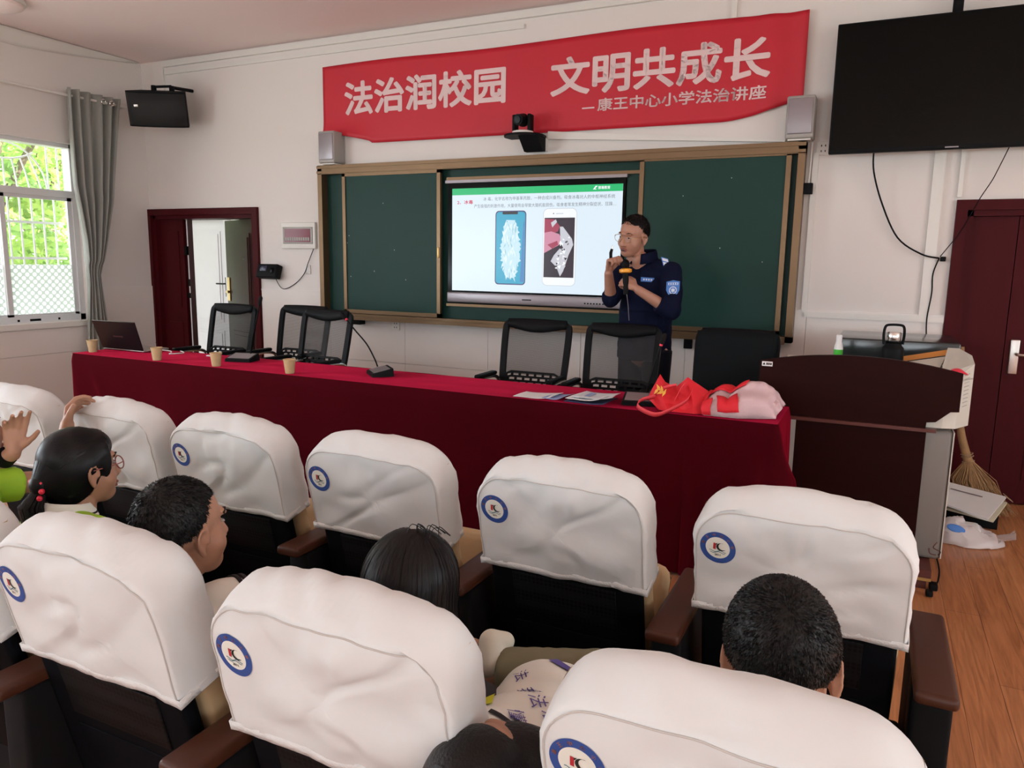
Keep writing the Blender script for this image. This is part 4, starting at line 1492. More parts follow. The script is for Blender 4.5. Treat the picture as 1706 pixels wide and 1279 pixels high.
rows = [[(-0.875, 3.445, T0), (-0.825, 3.425, T0), (-0.765, 3.430, T0), (-0.705, 3.425, T0), (-0.665, 3.440, T0)],
        [(-0.945, 3.500, TOP + 0.045), (-0.860, 3.462, TOP + 0.050), (-0.790, 3.490, TOP + 0.045), (-0.720, 3.455, TOP + 0.060), (-0.650, 3.470, TOP + 0.035)],
        [(-0.935, 3.540, TOP + 0.085), (-0.880, 3.500, TOP + 0.095), (-0.815, 3.545, TOP + 0.075), (-0.745, 3.495, TOP + 0.105), (-0.655, 3.510, TOP + 0.065)],
        [(-0.915, 3.600, TOP + 0.150), (-0.885, 3.575, TOP + 0.118), (-0.835, 3.600, TOP + 0.092), (-0.772, 3.560, TOP + 0.150), (-0.675, 3.570, TOP + 0.088)],
        [(-0.905, 3.660, TOP + 0.100), (-0.870, 3.650, TOP + 0.070), (-0.820, 3.660, TOP + 0.080), (-0.760, 3.640, TOP + 0.120), (-0.665, 3.640, TOP + 0.070)],
        [(-0.900, 3.740, T0), (-0.860, 3.760, T0), (-0.810, 3.760, T0), (-0.740, 3.760, T0), (-0.670, 3.740, T0)]]
crumple(rows, 7, 0.011, 2.0).build('bag_body', K['redbag'], rb, thick=0.002, angle=22)
def strap(pts, w, name='handle'):
    p = bez(pts, 36)
    vs, fs = [], []
    for i, q in enumerate(p):
        t = (p[min(i + 1, len(p) - 1)] - p[max(i - 1, 0)]).normalized()
        s_ = V((0.35, -0.35, 0.87))
        s_ = (s_ - t * s_.dot(t)).normalized() * w
        vs += [q - s_, q + s_]
    for i in range(len(p) - 1):
        fs.append((2 * i, 2 * i + 1, 2 * i + 3, 2 * i + 2))
    return MB().add(vs, fs).build(name, K['redstrap'], rb, thick=0.002, angle=80)
strap([(-0.88, 3.50, TOP + 0.06), (-0.955, 3.44, TOP + 0.045), (-0.965, 3.40, TOP + 0.018), (-0.90, 3.372, TOP - 0.004), (-0.855, 3.372, TOP - 0.004), (-0.80, 3.41, TOP + 0.022), (-0.745, 3.445, TOP + 0.06), (-0.735, 3.50, TOP + 0.10)], 0.012)
strap([(-0.90, 3.50, TOP + 0.02), (-0.905, 3.475, TOP + 0.07), (-0.86, 3.47, TOP + 0.105), (-0.81, 3.50, TOP + 0.118)], 0.010)
strap([(-0.775, 3.52, TOP + 0.125), (-0.785, 3.47, TOP + 0.10), (-0.80, 3.435, TOP + 0.055)], 0.011)
def gold_leaf(cx, cz, a, l, w):
    d = V((math.cos(a), 0, math.sin(a)))
    n = V((-math.sin(a), 0, math.cos(a)))
    c = V((cx, 3.485, cz))
    return [c - d * l, c + n * w, c + d * l, c - n * w]
m = MB()
for k, (cx, cz, a) in enumerate(((-0.885, TOP + 0.105, 2.2), (-0.868, TOP + 0.098, 1.9), (-0.872, TOP + 0.085, 0.4), (-0.855, TOP + 0.084, 1.2), (-0.892, TOP + 0.09, 1.0))):
    m.add([p + V((0, -0.03 + 0.4 * (p.z - TOP - 0.09), 0)) for p in gold_leaf(cx, cz, a, 0.020, 0.007)], [(0, 1, 2, 3)])
m.build('gold_print', K['yellowprint'], rb, thick=0.001, smooth=False)

# pale pink bag with red panels, stuffed and lying on its side
pk = thing('tote_bag', 'stuffed pale pink cloth bag with red panels at the right table end', 'bag', (-0.50, 3.62, TOP))
pkp = [(-0.60, 0.10, 0.105, 2.2), (-0.47, 0.13, 0.140, 2.6)]
def bag2(u, v):
    x = -0.665 + 0.315 * u
    h = hump(x, pkp) * (1 if u < 0.85 else math.sqrt(max(0.02, 1 - ((u - 0.85) / 0.15) ** 2)))
    h = max(h, 0.02)
    y0_, y1_ = 3.425 + 0.16 * max(0, u - 0.5), 3.84
    a = PI * v
    y = (y0_ + y1_) / 2 - (y1_ - y0_) / 2 * math.cos(a)
    z = TOP + 0.002 + h * math.sin(a) ** 0.6
    q = 0.024 * math.sin(4.6 * a + 2.2 * u - 0.4) * math.sin(a) + 0.014 * noise.noise((x * 10 + z * 9, y * 4, z * 22)) + 0.045 * abs(noise.noise((x * 7 - z * 14, y * 5, z * 16 + x * 6))) - 0.015
    return (x + q * 0.3, y - q * math.sin(a), max(TOP + 0.002, z + q * 0.4 * math.sin(a)))
MB().grid(bag2, 44, 36).build('bag_body', K['pinkbag'], pk, thick=0.002, angle=60)
def patch(pts, name, m, dz=0.0):
    return MB().add([V(p) for p in pts], [tuple(range(len(pts)))]).build(name, m, pk, thick=0.003, smooth=False)
m = MB()
m.grid(lambda u, v: V(bag2(0.02 + 0.50 * u, 0.38 + 0.22 * v)) + V((0, -0.008, 0.008)), 16, 8)
m.grid(lambda u, v: V(bag2(0.16 + 0.30 * u + 0.05 * v, 0.02 + 0.24 * (1 - v))) + V((0.0, -0.010, 0.004)), 10, 8)
m.grid(lambda u, v: V(bag2(0.02 + 0.13 * u, 0.0 + 0.20 * v)) + V((-0.012, -0.010, 0.004)), 8, 8)
m.build('red_panel', K['redbag'], pk, thick=0.003)
def strap2(pts, w):
    p = bez(pts, 24)
    vs, fs = [], []
    for q in p:
        vs += [q - V((w, 0, 0)), q + V((w, 0, 0))]
    for i in range(len(p) - 1):
        fs.append((2 * i, 2 * i + 1, 2 * i + 3, 2 * i + 2))
    MB().add(vs, fs).build('handle', K['redbag'], pk, thick=0.002)
strap2([(-0.665, 3.62, TOP + 0.09), (-0.668, 3.50, TOP + 0.075), (-0.655, 3.43, TOP + 0.04)], 0.008)

# ------------------------------------------------------------------ office chairs behind the table
def make_chair(solid=False, label='', cat='chair', group='office chairs behind the table'):
    """chair facing -Y; origin on the floor under the middle of the back"""
    t = thing('office_chair', label, cat, (0, 0, 0), group)
    def fr(x, z):                      # back plane leans away from the sitter
        return V((x, -0.10 + 0.10 * (z - 0.62) / 0.45 - 0.035 * (1 - (x / 0.22) ** 2) * -1 * 0.0, z))
    zb, zt = 0.645, 1.085
    wb, wt = 0.205, 0.222
    m = MB()
    def bar(p, w, d):
        vs, fs = [], []
        for i, q in enumerate(p):
            tt = (p[min(i + 1, len(p) - 1)] - p[max(i - 1, 0)]).normalized()
            n = V((0, -1, 0.2)).normalized()
            s_ = tt.cross(n).normalized()
            ww = w[i] if isinstance(w, list) else w
            vs += [q - s_ * ww - n * d, q + s_ * ww - n * d, q + s_ * ww + n * d, q - s_ * ww + n * d]
        for i in range(len(p) - 1):
            for j in range(4):
                fs.append((4 * i + j, 4 * i + (j + 1) % 4, 4 * i + 4 + (j + 1) % 4, 4 * i + 4 + j))
        fs += [(3, 2, 1, 0), tuple(4 * (len(p) - 1) + j for j in range(4))]
        m.add(vs, fs)
    path = [fr(-wb + 0.01, zb - 0.04), fr(-wb, zb + 0.05), fr(-wb - 0.008, 0.80), fr(-wt + 0.004, zt - 0.06), fr(-wt + 0.02, zt - 0.015), fr(-wt + 0.06, zt)]
    bar(bez(path, 30), 0.019, 0.012)
    m.build('back_upright', K['black'], t, angle=50)
    m = MB()
    bar(bez([V((-p.x, p.y, p.z)) for p in path], 30), 0.019, 0.012)
    m.build('back_upright', K['black'], t, angle=50)
    # top rail, deeper in the middle
    def rail(u, v):
        x = (-wt + 0.02) + 2 * (wt - 0.02) * u
        k = 1 - (2 * u - 1) ** 2
        z = zt + 0.012 + 0.006 * k - v * (0.045 + 0.035 * k ** 1.5)
        p = fr(x, z)
        return p + V((0, -0.004 - 0.012 * math.sin(PI * v), 0))
    MB().grid(rail, 22, 7).build('top_rail', K['black'], t, thick=0.018)
    if not solid:
        def net(u, v):
            z = 0.750 + (zt - 0.03 - 0.750) * v
            w = wb + (wt - wb) * v - 0.005
            x = -w + 2 * w * u
            return fr(x, z) + V((0, 0.012 * (1 - (2 * u - 1) ** 2), 0))
        MB().grid(net, 10, 10).build('mesh_back', K['mesh'], t)
    else:
        def pad(u, v):
            z = 0.60 + (zt - 0.60) * v
            w = wb + (wt - wb) * v + 0.004
            return fr(-w + 2 * w * u, z) + V((0, -0.015 - 0.02 * math.sin(PI * u) * math.sin(PI * v), 0))
        MB().grid(pad, 14, 14).build('padded_back', mat('charcoal_fabric', (0.008, 0.010, 0.011), 0.85, spec=0.08, var=0.1, bump=0.1, bscale=300), t, thick=0.03)
    # lumbar plate with three rows of slots
    if not solid:
        m = MB()
        cols, rows = 30, 7
        for r in range(rows):
            for c in range(cols):
                off = 0 if (r // 2) % 2 == 0 else 2
                hole = r % 2 == 1 and (c + off) % 4 in (1, 2, 3) and 2 <= c <= cols - 3
                if hole:
                    continue
                pts_ = []
                for (cc, rr) in ((c, r), (c + 1, r), (c + 1, r + 1), (c, r + 1)):
                    u = cc / cols
                    k = 1 - (2 * u - 1) ** 2
                    zz = 0.676 + rr / rows * (0.072 + 0.026 * min(1, k * 2.2))
                    pts_.append(fr(-0.200 + 0.40 * u, zz) + V((0, -0.006, 0)))
                m.add(pts_, [(0, 1, 2, 3)])
        m.build('lumbar_plate', K['black'], t, thick=0.012, smooth=False, fix=False)
    # seat
    m = MB()
    m.rbox((0, -0.34, 0.46), (0.47, 0.46, 0.07), 0.03)
    m.build('seat', K['blackmatte'], t)
    # one bent tube per side: back - arm - front leg - floor runner
    for s_ in (-1, 1):
        x = 0.235 * s_
        tub = bez([(x * 0.92, -0.085, 0.66), (x, -0.10, 0.725), (x, -0.20, 0.745), (x, -0.36, 0.740), (x, -0.44, 0.715), (x, -0.475, 0.64), (x, -0.50, 0.30), (x, -0.515, 0.06), (x, -0.48, 0.016), (x, -0.30, 0.014), (x, 0.06, 0.014)], 60)
        MB().tube(tub, 0.0125, 10).build('side_tube', K['chrome'] if not solid else K['black'], t)
        MB().rbox((x, -0.27, 0.764), (0.046, 0.25, 0.026), 0.011).build('arm_pad', K['black'], t)
    MB().tube([(-0.235, 0.05, 0.014), (0.235, 0.05, 0.014)], 0.0125, 10).build('cross_tube', K['black'], t)
    return t


ch = make_chair(label='black mesh office chair alone near the left door, behind the upright microphone')
ch.location = (-4.545, 4.41, 0.04)
for (x, y, rz, lb) in ((-3.99, 4.60, 0.05, 'black mesh office chair half hidden behind another, left of the chalkboard corner'),
                       (-3.56, 4.34, -0.06, 'black mesh office chair overlapping its left neighbour, under the chalkboard corner'),
                       (-1.935, 4.42, 0.03, 'black mesh office chair standing alone in the middle under the lit screen'),
                       (-1.36, 4.42, 0.02, 'black mesh office chair in front of the standing man')):
    c_ = dup(ch, (x, y, 0.005 if x > -3.7 else 0.02), rz, lb)
for c_ in [o for o in COL.objects if o.name.startswith('office_chair')]:
    c_.location.z = 0.0
c6 = make_chair(True, 'black padded office chair between the standing man and the lectern')
c6.location = (-0.692, 4.46, 0.0)

# ------------------------------------------------------------------ lectern
le = thing('lectern', 'large dark mahogany lectern with pale grey steel console at the right', 'lectern', (0.0, 4.1, 0))
YL = 3.90
def arch(x):
    t = (x + 0.05) / 0.44
    return 1.052 - 0.052 * t * t
top = [(-0.487 + 0.876 * i / 24, arch(-0.487 + 0.876 * i / 24)) for i in range(25)]
poly_ = list(reversed(top)) + [(-0.487, 0.90), (-0.46, 0.885), (-0.40, 0.838), (-0.385, 0.737), (0.262, 0.737), (0.302, 0.742), (0.315, 0.80), (0.36, 0.838), (0.39, 0.890)]
poly_ = list(reversed(top)) + [(-0.487, 0.895), (-0.405, 0.838), (-0.392, 0.737), (0.262, 0.737), (0.264, 0.765), (0.300, 0.770), (0.355, 0.822), (0.389, 0.825)]
m = MB(); m.prism(poly_, YL - 0.012, YL + 0.018, 'y')
m.build('front_board', K['lectern'], le, smooth=False)
MB().box(-0.385, 0.305, YL - 0.03, YL + 0.25, 0.722, 0.738).build('ledge', K['redwood'], le, smooth=False)
MB().box(-0.30, 0.268, YL, YL + 0.02, 0.09, 0.724).build('front_panel', K['lectern'], le, smooth=False)
m = MB()
m.rbox((0.05, YL + 0.29, 0.412), (0.665, 0.52, 0.625), 0.022)
m.build('steel_body', K['lecternsteel'], le)
# upper console with chamfered right corner
m = MB()
pl = [(-0.42, YL + 0.02), (0.33, YL + 0.02), (0.385, YL + 0.04), (0.447, YL + 0.16), (0.447, YL + 0.30), (0.405, YL + 0.46), (-0.42, YL + 0.46)]
m.prism(pl, 0.738, 0.965, 'z')
m.build('console', K['creamsteel'], le, smooth=False)
# raised right cheek of the console with a sloping top
m = MB()
n = len(pl)
ck = [(0.30, YL + 0.02), (0.385, YL + 0.04), (0.447, YL + 0.16), (0.447, YL + 0.30), (0.405, YL + 0.46), (0.355, YL + 0.46)]
zt_ = [0.985, 0.985, 1.030, 1.055, 1.072, 1.072]
vs = [(x, y, 0.96) for x, y in ck] + [(x, y, z) for (x, y), z in zip(ck, zt_)]
k_ = len(ck)
m.add(vs, [tuple(range(k_)), tuple(reversed(range(k_, 2 * k_)))] + [(i, (i + 1) % k_, k_ + (i + 1) % k_, k_ + i) for i in range(k_)])
m.build('console_cheek', K['creamsteel'], le, smooth=False)
v0, v1 = V((0.385, YL + 0.04, 0)), V((0.447, YL + 0.16, 0))
m = MB()
d_ = (v1 - v0).normalized()
no = V((d_.y, -d_.x, 0))
for k in range(9):
    z = 0.835 + 0.0185 * k
    a, c = v0 + d_ * 0.045 + no * 0.0008, v0 + d_ * 0.095 + no * 0.0008
    m.add([(a.x, a.y, z), (c.x, c.y, z + 0.004), (c.x, c.y, z + 0.007), (a.x, a.y, z + 0.003)], [(0, 1, 2, 3)])
m.build('vent_slot', K['greymetal'], le, thick=0.001, smooth=False)
m = MB(); m.box(-0.40, 0.352, YL + 0.40, YL + 0.46, 0.964, 0.985); m.build('console_lid_edge', K['creamsteel'], le, smooth=False)
m = MB()
m.add([(0.13, 4.30, 0.990), (0.36, 4.33, 1.040), (0.36, 4.36, 1.064), (0.13, 4.33, 1.012), (0.13, 4.33, 0.985), (0.36, 4.36, 1.035)], [(0, 1, 2, 3), (3, 2, 5, 4), (0, 4, 5, 1), (0, 3, 4), (1, 5, 2)])
m.build('orange_flap_edge', K['orange_edge'], le, smooth=False)
m = MB()
m.add([(0.10, 4.02, 0.968), (0.29, 4.0, 0.968), (0.345, 4.30, 1.03), (0.13, 4.27, 0.985)], [(0, 1, 2, 3)])
m.build('keyboard_tray', K['creamsteel'], le, thick=0.008, smooth=False)
m = MB()
m.box(-0.36, 0.34, YL - 0.12, YL + 0.46, 0.045, 0.098)
m.box(-0.33, 0.325, YL - 0.10, YL + 0.42, 0.0, 0.045)
m.build('plinth', K['redwood'], le, smooth=False)
m = MB(); m.box(-0.361, 0.341, YL - 0.124, YL - 0.118, 0.046, 0.060); m.build('plinth_edge', K['gold'], le, smooth=False)
st = MB().box(-0.478, -0.428, YL - 0.0135, YL - 0.0118, 0.975, 0.998).build('sticker', K['white'], le, smooth=False)
m = MB()
m.add([(-0.475, YL - 0.0138, 0.981), (-0.461, YL - 0.0138, 0.981), (-0.468, YL - 0.0138, 0.994)], [(0, 1, 2)])
for k in range(3):
    m.box(-0.457 + 0.009 * k, -0.450 + 0.009 * k, YL - 0.014, YL - 0.0136, 0.981, 0.992)
m.build('warning_mark', K['black'], st, smooth=False)
m = MB(); m.tube(bez([(0.36, YL - 0.004, 0.20), (0.345, YL - 0.03, 0.18), (0.375, YL - 0.03, 0.165), (0.37, YL - 0.004, 0.14)], 16), 0.0025, 6)
m.tube(bez([(0.33, YL - 0.004, 0.165), (0.335, YL - 0.015, 0.145), (0.36, YL - 0.012, 0.14)], 12), 0.0025, 6)
m.build('loose_wire', K['redwood'], le)
m = MB(); m.box(0.381, 0.386, YL + 0.03, YL + 0.54, 0.11, 0.72); m.build('side_strip', K['creamsteel'], le, smooth=False)

m = MB()
m.tube(bez([(0.372, 3.97, 0.10), (0.385, 3.93, 0.05), (0.378, 3.88, 0.012), (0.355, 3.80, 0.008)], 18), 0.004, 6)
m.rbox((0.355, 3.80, 0.02), (0.035, 0.05, 0.03), 0.006)
m.rbox((0.335, 3.72, 0.015), (0.03, 0.04, 0.024), 0.006)
tag(m.build('plug_lead', K['black']), 'dark red-black lead with plug lying on the floor by the lectern foot', 'cable')

# thermos and others on the console
tz = 0.985
th = thing('thermos_flask', 'black thermos flask with steel lid and carrying loop on the lectern', 'flask', (0.105, 4.25, tz))
MB().lathe([(0.050, 0.965), (0.052, 0.97), (0.052, 1.055), (0.048, 1.070), (0.038, 1.082), (0.037, 1.090)], (0.105, 4.25, 0), 28).build('flask_body', K['black'], th)
MB().lathe([(0.036, 1.088), (0.037, 1.092), (0.037, 1.102), (0.033, 1.104)], (0.105, 4.25, 0), 28).build('neck_ring', K['blackgloss'], th)
MB().lathe([(0.031, 1.103), (0.0325, 1.106), (0.0325, 1.142), (0.029, 1.147), (0.004, 1.148)], (0.105, 4.25, 0), 28).build('lid', K['chrome'], th)
MB().tube(bez([(0.062, 4.235, 1.085), (0.058, 4.235, 1.13), (0.062, 4.24, 1.170), (0.078, 4.245, 1.182), (0.13, 4.255, 1.182), (0.147, 4.26, 1.170), (0.151, 4.265, 1.13), (0.147, 4.265, 1.085)], 40), 0.0065, 8).build('carrying_loop', K['black'], th)
gb = thing('spray_bottle', 'small white bottle with green liquid on the lectern', 'bottle', (-0.15, 4.33, 0.98))
MB().lathe([(0.019, 0.985), (0.0225, 0.99), (0.0225, 1.035)], (-0.15, 4.33, 0), 20).build('liquid_part', K['green'], gb)
MB().lathe([(0.0225, 1.035), (0.020, 1.055), (0.0145, 1.075), (0.0145, 1.108), (0.012, 1.112)], (-0.15, 4.33, 0), 20).build('bottle_top', K['white'], gb)
m = MB()
def redf(u, v):
    return (0.33 + 0.085 * u, 3.96 + 0.07 * v, 0.987 + 0.022 * math.sin(PI * u) * (0.4 + 0.6 * math.sin(PI * v)) + 0.002)
m.grid(redf, 14, 8)
tag(m.build('red_cloth', K['redplastic'], thick=0.004), 'small bright red object lying on the right end of the lectern', 'cloth')

# black equipment case on a stand behind the lectern
bc = thing('equipment_case', 'flat black equipment case behind the lectern against the wall', 'case', (0.13, 4.87, 0.95))
MB().rbox((0.135, 4.88, 1.012), (0.60, 0.56, 0.126), 0.008).build('case_body', mat('black_lacquer', (0.012, 0.018, 0.020), 0.22, coat=0.4), bc)
sd = thing('case_stand', 'grey stand carrying the black equipment case behind the lectern', 'stand', (0.13, 4.87, 0))
MB().box(-0.13, 0.40, 4.62, 5.14, 0.91, 0.949).build('shelf', K['greymetal'], sd, smooth=False)
for xx in (-0.11, 0.38):
    for yy in (4.64, 5.12):
        MB().box(xx - 0.015, xx + 0.015, yy - 0.015, yy + 0.015, 0, 0.91).build('leg', K['greymetal'], sd, smooth=False)

# ------------------------------------------------------------------ broom, papers and plastic bag by the right door
bm_ = thing('straw_broom', 'straw broom standing between the lectern and the right door', 'broom', (0.62, 5.2, 0))
hd = bez([(0.50, 5.26, 1.0), (0.525, 5.25, 0.62), (0.545, 5.23, 0.48), (0.585, 5.2, 0.345), (0.60, 5.19, 0.31)], 30)
MB().tube(hd, [0.016 + 0.012 * i / len(hd) for i in range(len(hd))], 12).build('handle', K['straw'], bm_)
m = MB()
for q in (0.36, 0.345, 0.315, 0.30):
    t = 0.585 + (0.36 - q) * 0.25
    m.tube([(t + 0.031 * math.cos(a), 5.197 + 0.031 * math.sin(a), q + 0.008 * math.cos(a)) for a in [2 * PI * i / 16 for i in range(16)]], 0.003, 5, closed=True)
m.build('binding', K['cardbrown'], bm_)
m = MB()
for k in range(420):
    a, q = rnd.random() * 2 * PI, rnd.random() ** 0.5
    p0 = V((0.598 + 0.024 * q * math.cos(a), 5.19 + 0.024 * q * math.sin(a), 0.32))
    e = V((0.70 + 0.155 * q * math.cos(a) + 0.02 * rnd.gauss(0, 1), 5.17 + 0.07 * q * math.sin(a), 0.012 + 0.03 * rnd.random()))
    md_ = (p0 + e) / 2 + V((-0.02 + 0.02 * rnd.gauss(0, 1), 0, 0.03))
    m.tube([p0, md_, e], [0.0024, 0.002, 0.0012], 4)
m.build('bristles', K['straw'], bm_, props={'kind': 'stuff'})

bk = thing('paper_stack', 'stack of white papers slanting on the floor beside the lectern', 'papers', (0.60, 4.9, 0))
def slab(mb, c4, h):
    lo = [V(p) for p in c4]
    n = (lo[1] - lo[0]).cross(lo[3] - lo[0]).normalized()
    if n.z < 0:
        n = -n
    hi = [p + n * h for p in lo]
    mb.add(lo + hi, [(3, 2, 1, 0), (4, 5, 6, 7), (0, 1, 5, 4), (1, 2, 6, 5), (2, 3, 7, 6), (3, 0, 4, 7)])
m = MB(); slab(m, [(0.43, 4.80, 0.140), (0.655, 4.66, 0.115), (0.79, 5.06, 0.150), (0.46, 5.15, 0.180)], 0.010)
m.build('top_sheets', K['white'], bk, smooth=False)
m = MB(); slab(m, [(0.47, 4.84, 0.095), (0.70, 4.78, 0.075), (0.80, 5.08, 0.11), (0.48, 5.16, 0.13)], 0.012)
m.build('lower_sheets', mat('cream_paper', (0.72, 0.68, 0.52), 0.7), bk, smooth=False)
m = MB(); m.box(0.44, 0.74, 4.90, 5.14, 0.0, 0.09)
m.build('box_underneath', K['blackmatte'], bk, smooth=False)
m = MB(); slab(m, [(0.785, 5.05, 0.160), (0.825, 5.06, 0.13), (0.82, 5.10, 0.13), (0.78, 5.12, 0.16)], 0.004)
m.build('folded_corner', K['cardbrown'], bk, smooth=False)
m = MB(); slab(m, [(0.50, 5.02, 0.1745), (0.66, 4.975, 0.160), (0.665, 4.99, 0.1613), (0.505, 5.035, 0.1757)], 0.0008)
m.build('print_line', K['silver'], bk, smooth=False)

pb_ = thing('plastic_bag', 'crumpled translucent plastic bag with a blue print on the floor by the lectern', 'bag', (0.58, 4.58, 0))
def pbag(u, v):
    a = 2 * PI * u
    th_ = PI * 0.5 * v
    R0 = 0.105 + 0.02 * math.sin(3 * a)
    x = 0.545 + 0.155 * math.cos(a) * math.cos(th_) * (1 + 0.25 * max(0, math.cos(a)))
    y = 4.62 + 0.135 * math.sin(a) * math.cos(th_)
    z = 0.004 + 0.125 * math.sin(th_) * (0.75 - 0.25 * math.cos(a))
    q = 0.016 * noise.noise((x * 22, y * 22, z * 20)) + 0.012 * abs(noise.noise((x * 40 + y * 10, y * 30, 1)))
    return (x + q, y + q, max(0.004, z + q * math.sin(th_ + 0.3)))
MB().grid(pbag, 60, 18, closed_u=True).build('bag_body', K['plasticbag'], pb_, angle=30)
m = MB()
m.grid(lambda u, v: (0.70 + 0.075 * u + 0.01 * v, 4.55 + 0.13 * v - 0.02 * u, 0.03 + 0.05 * u + 0.012 * math.sin(v * 9 + u * 4)), 10, 12)
m.build('bag_opening', K['plasticbag'], pb_, angle=30)
m = MB()
m.ell((0.50, 4.535, 0.085), (0.045, 0.006, 0.022), Matrix.Rotation(-0.5, 3, 'X') @ Matrix.Rotation(0.2, 3, 'Y'), 20, 8)
m.build('blue_print', K['badgeblue'], pb_)
m = MB(); m.rbox((0.53, 4.64, 0.05), (0.19, 0.15, 0.07), 0.02)
m.build('contents', K['white'], pb_)

# ------------------------------------------------------------------ auditorium seats
HW, ZB, ZT, RC, DEP = 0.230, 0.655, 0.916, 0.075, 0.128
ZCEN = 0.79


def outline(inset=0.0, lift=0.0, flare=0.0):
    """closed loop of the cover section seen from behind: up the left side, over the top, down the right, back along the hem"""
    hw, zt, r = HW - inset, ZT - inset, max(0.012, RC - inset * 0.6)
    pts = []
    for i in range(11):
        pts.append((-hw - flare * (1 - i / 10), ZB + (zt - r - ZB) * i / 10))
    for i in range(1, 9):
        a = PI - PI / 2 * i / 8
        pts.append((-hw + r + r * math.cos(a), zt - r + r * math.sin(a)))
    for i in range(1, 24):
        pts.append((-hw + r + 2 * (hw - r) * i / 24, zt))
    for i in range(0, 8):
        a = PI / 2 - PI / 2 * i / 8
        pts.append((hw - r + r * math.cos(a), zt - r + r * math.sin(a)))
    for i in range(11):
        pts.append((hw + flare * (i / 10), zt - r - (zt - r - ZB) * i / 10))
    for i in range(1, 24):
        pts.append((hw - 2 * hw * i / 24, ZB))
    out = []
    for x, z in pts:
        k = max(0, (z - 0.80) / (zt - 0.80))
        zz = z + k * (0.018 + lift) * (1 - (x / HW) ** 2 * 0.9)
        out.append((x, zz))
    return out


def rear_y(x, z):
    s = max(abs(x) / HW, (z - ZCEN) / (ZT + 0.015 - ZCEN) if z > ZCEN else (ZCEN - z) / (ZCEN - ZB))
    return -0.010 * (1 - min(1, s) ** 2)


def make_cover(seed):
    """cloth cover as a closed bag over the head of the backrest"""
    mb = MB()
    rings = []
    base = outline(0.0)
    n = len(base)
    K_ = 12
    for k in range(K_ - 1, 0, -1):                      # rear face, from the middle out
        f_ = 1 - k / K_
        o = outline(0.012)
        rings.append([(x * f_, None, ZCEN + (z - ZCEN) * f_) for x, z in o])
        rings[-1] = [(x, -0.010 * (1 - f_ ** 2), z) for x, _, z in rings[-1]]
    prof = [(0.0, 0.012, 0.0), (0.002, 0.005, 0.0), (0.008, 0.0015, 0.003), (0.02, 0.0, 0.010), (0.04, -0.002, 0.021), (0.06, -0.003, 0.028), (0.08, -0.003, 0.029), (0.10, 0.0, 0.022), (0.115, 0.006, 0.012), (0.124, 0.015, 0.006), (0.128, 0.03, -0.006)]
    for y, ins, lift in prof:
        rings.append([(x, y, z) for x, z in outline(ins, lift)])
    for k in range(1, 5):
        f_ = 1 - k / 5
        o = outline(0.03, -0.006)
        rings.append([(x * f_, DEP + 0.004 * (1 - f_), ZCEN + (z - ZCEN) * f_) for x, z in o])
    vs = [p for r in rings for p in r]
    fs = []
    for j in range(len(rings) - 1):
        for i in range(n):
            fs.append((j * n + i, j * n + (i + 1) % n, (j + 1) * n + (i + 1) % n, (j + 1) * n + i))
    m0 = len(vs)
    vs.append((0, -0.010, ZCEN)); vs.append((0, DEP + 0.004, ZCEN))
    for i in range(n):
        fs.append((m0, (i + 1) % n, i))
        b0 = (len(rings) - 1) * n
        fs.append((m0 + 1, b0 + i, b0 + (i + 1) % n))
    out = [disp(p, seed) for p in vs]
    mb.add(out, fs)
    return mb


def disp(p, seed):
    """soft folds of the cloth"""
    sx = seed * 7.31
    x, y, z = p
    if True:
        de = math.hypot(x + 0.172, z - 0.832)
        damp = min(1.0, max(0.0, (de - 0.042) / 0.05)) if y < 0.004 else 1.0
        if y < 0.006:                                    # rear cloth: gathers under the seam, slack folds across
            top_ = max(0, (z - 0.80) / 0.11)
            w = 0.011 * min(top_, 2.6 * max(0, (0.925 - z) / 0.12)) * noise.noise((x * 34 + sx, z * 4, sx)) * (1 if abs(x) < 0.19 else 0.3)
            w += 0.016 * noise.noise((x * 5 + z * 6 + sx, z * 8 - x * 3, sx))
            r_ = abs(noise.noise((x * 7 - z * 9 + sx, x * 3 + z * 4, sx * 2)))
            w += 0.018 * max(0, 0.22 - r_) / 0.22 * (0.5 + 0.5 * noise.noise((x * 4, z * 4, sx)))
            low = max(0, (0.73 - z) / 0.06)
            w += 0.003 * low * noise.noise((x * 45 + sx, z * 10, 3))
            y += w * damp * (0.35 + 0.65 * min(1, max(0, (z - ZB) / 0.06))) * min(1, (1 - min(1, abs(x) / HW)) * 6 + 0.12)
        elif z > 0.86:
            r_ = abs(noise.noise((x * 11 + y * 10 + sx, y * 6, sx)))
            z += 0.0045 * noise.noise((x * 20 + y * 16 + sx, y * 8, sx)) - 0.006 * max(0, 0.2 - r_) / 0.2
        elif abs(x) > 0.2:
            x += min(1, (z - ZB) / 0.05) * (1 if x > 0 else -1) * (0.0050 * noise.noise((z * 26 + y * 26, y * 8, sx)) + 0.004 * noise.noise((z * 12 - y * 30, y * 5, sx + 4)))
    return (x, y, z)


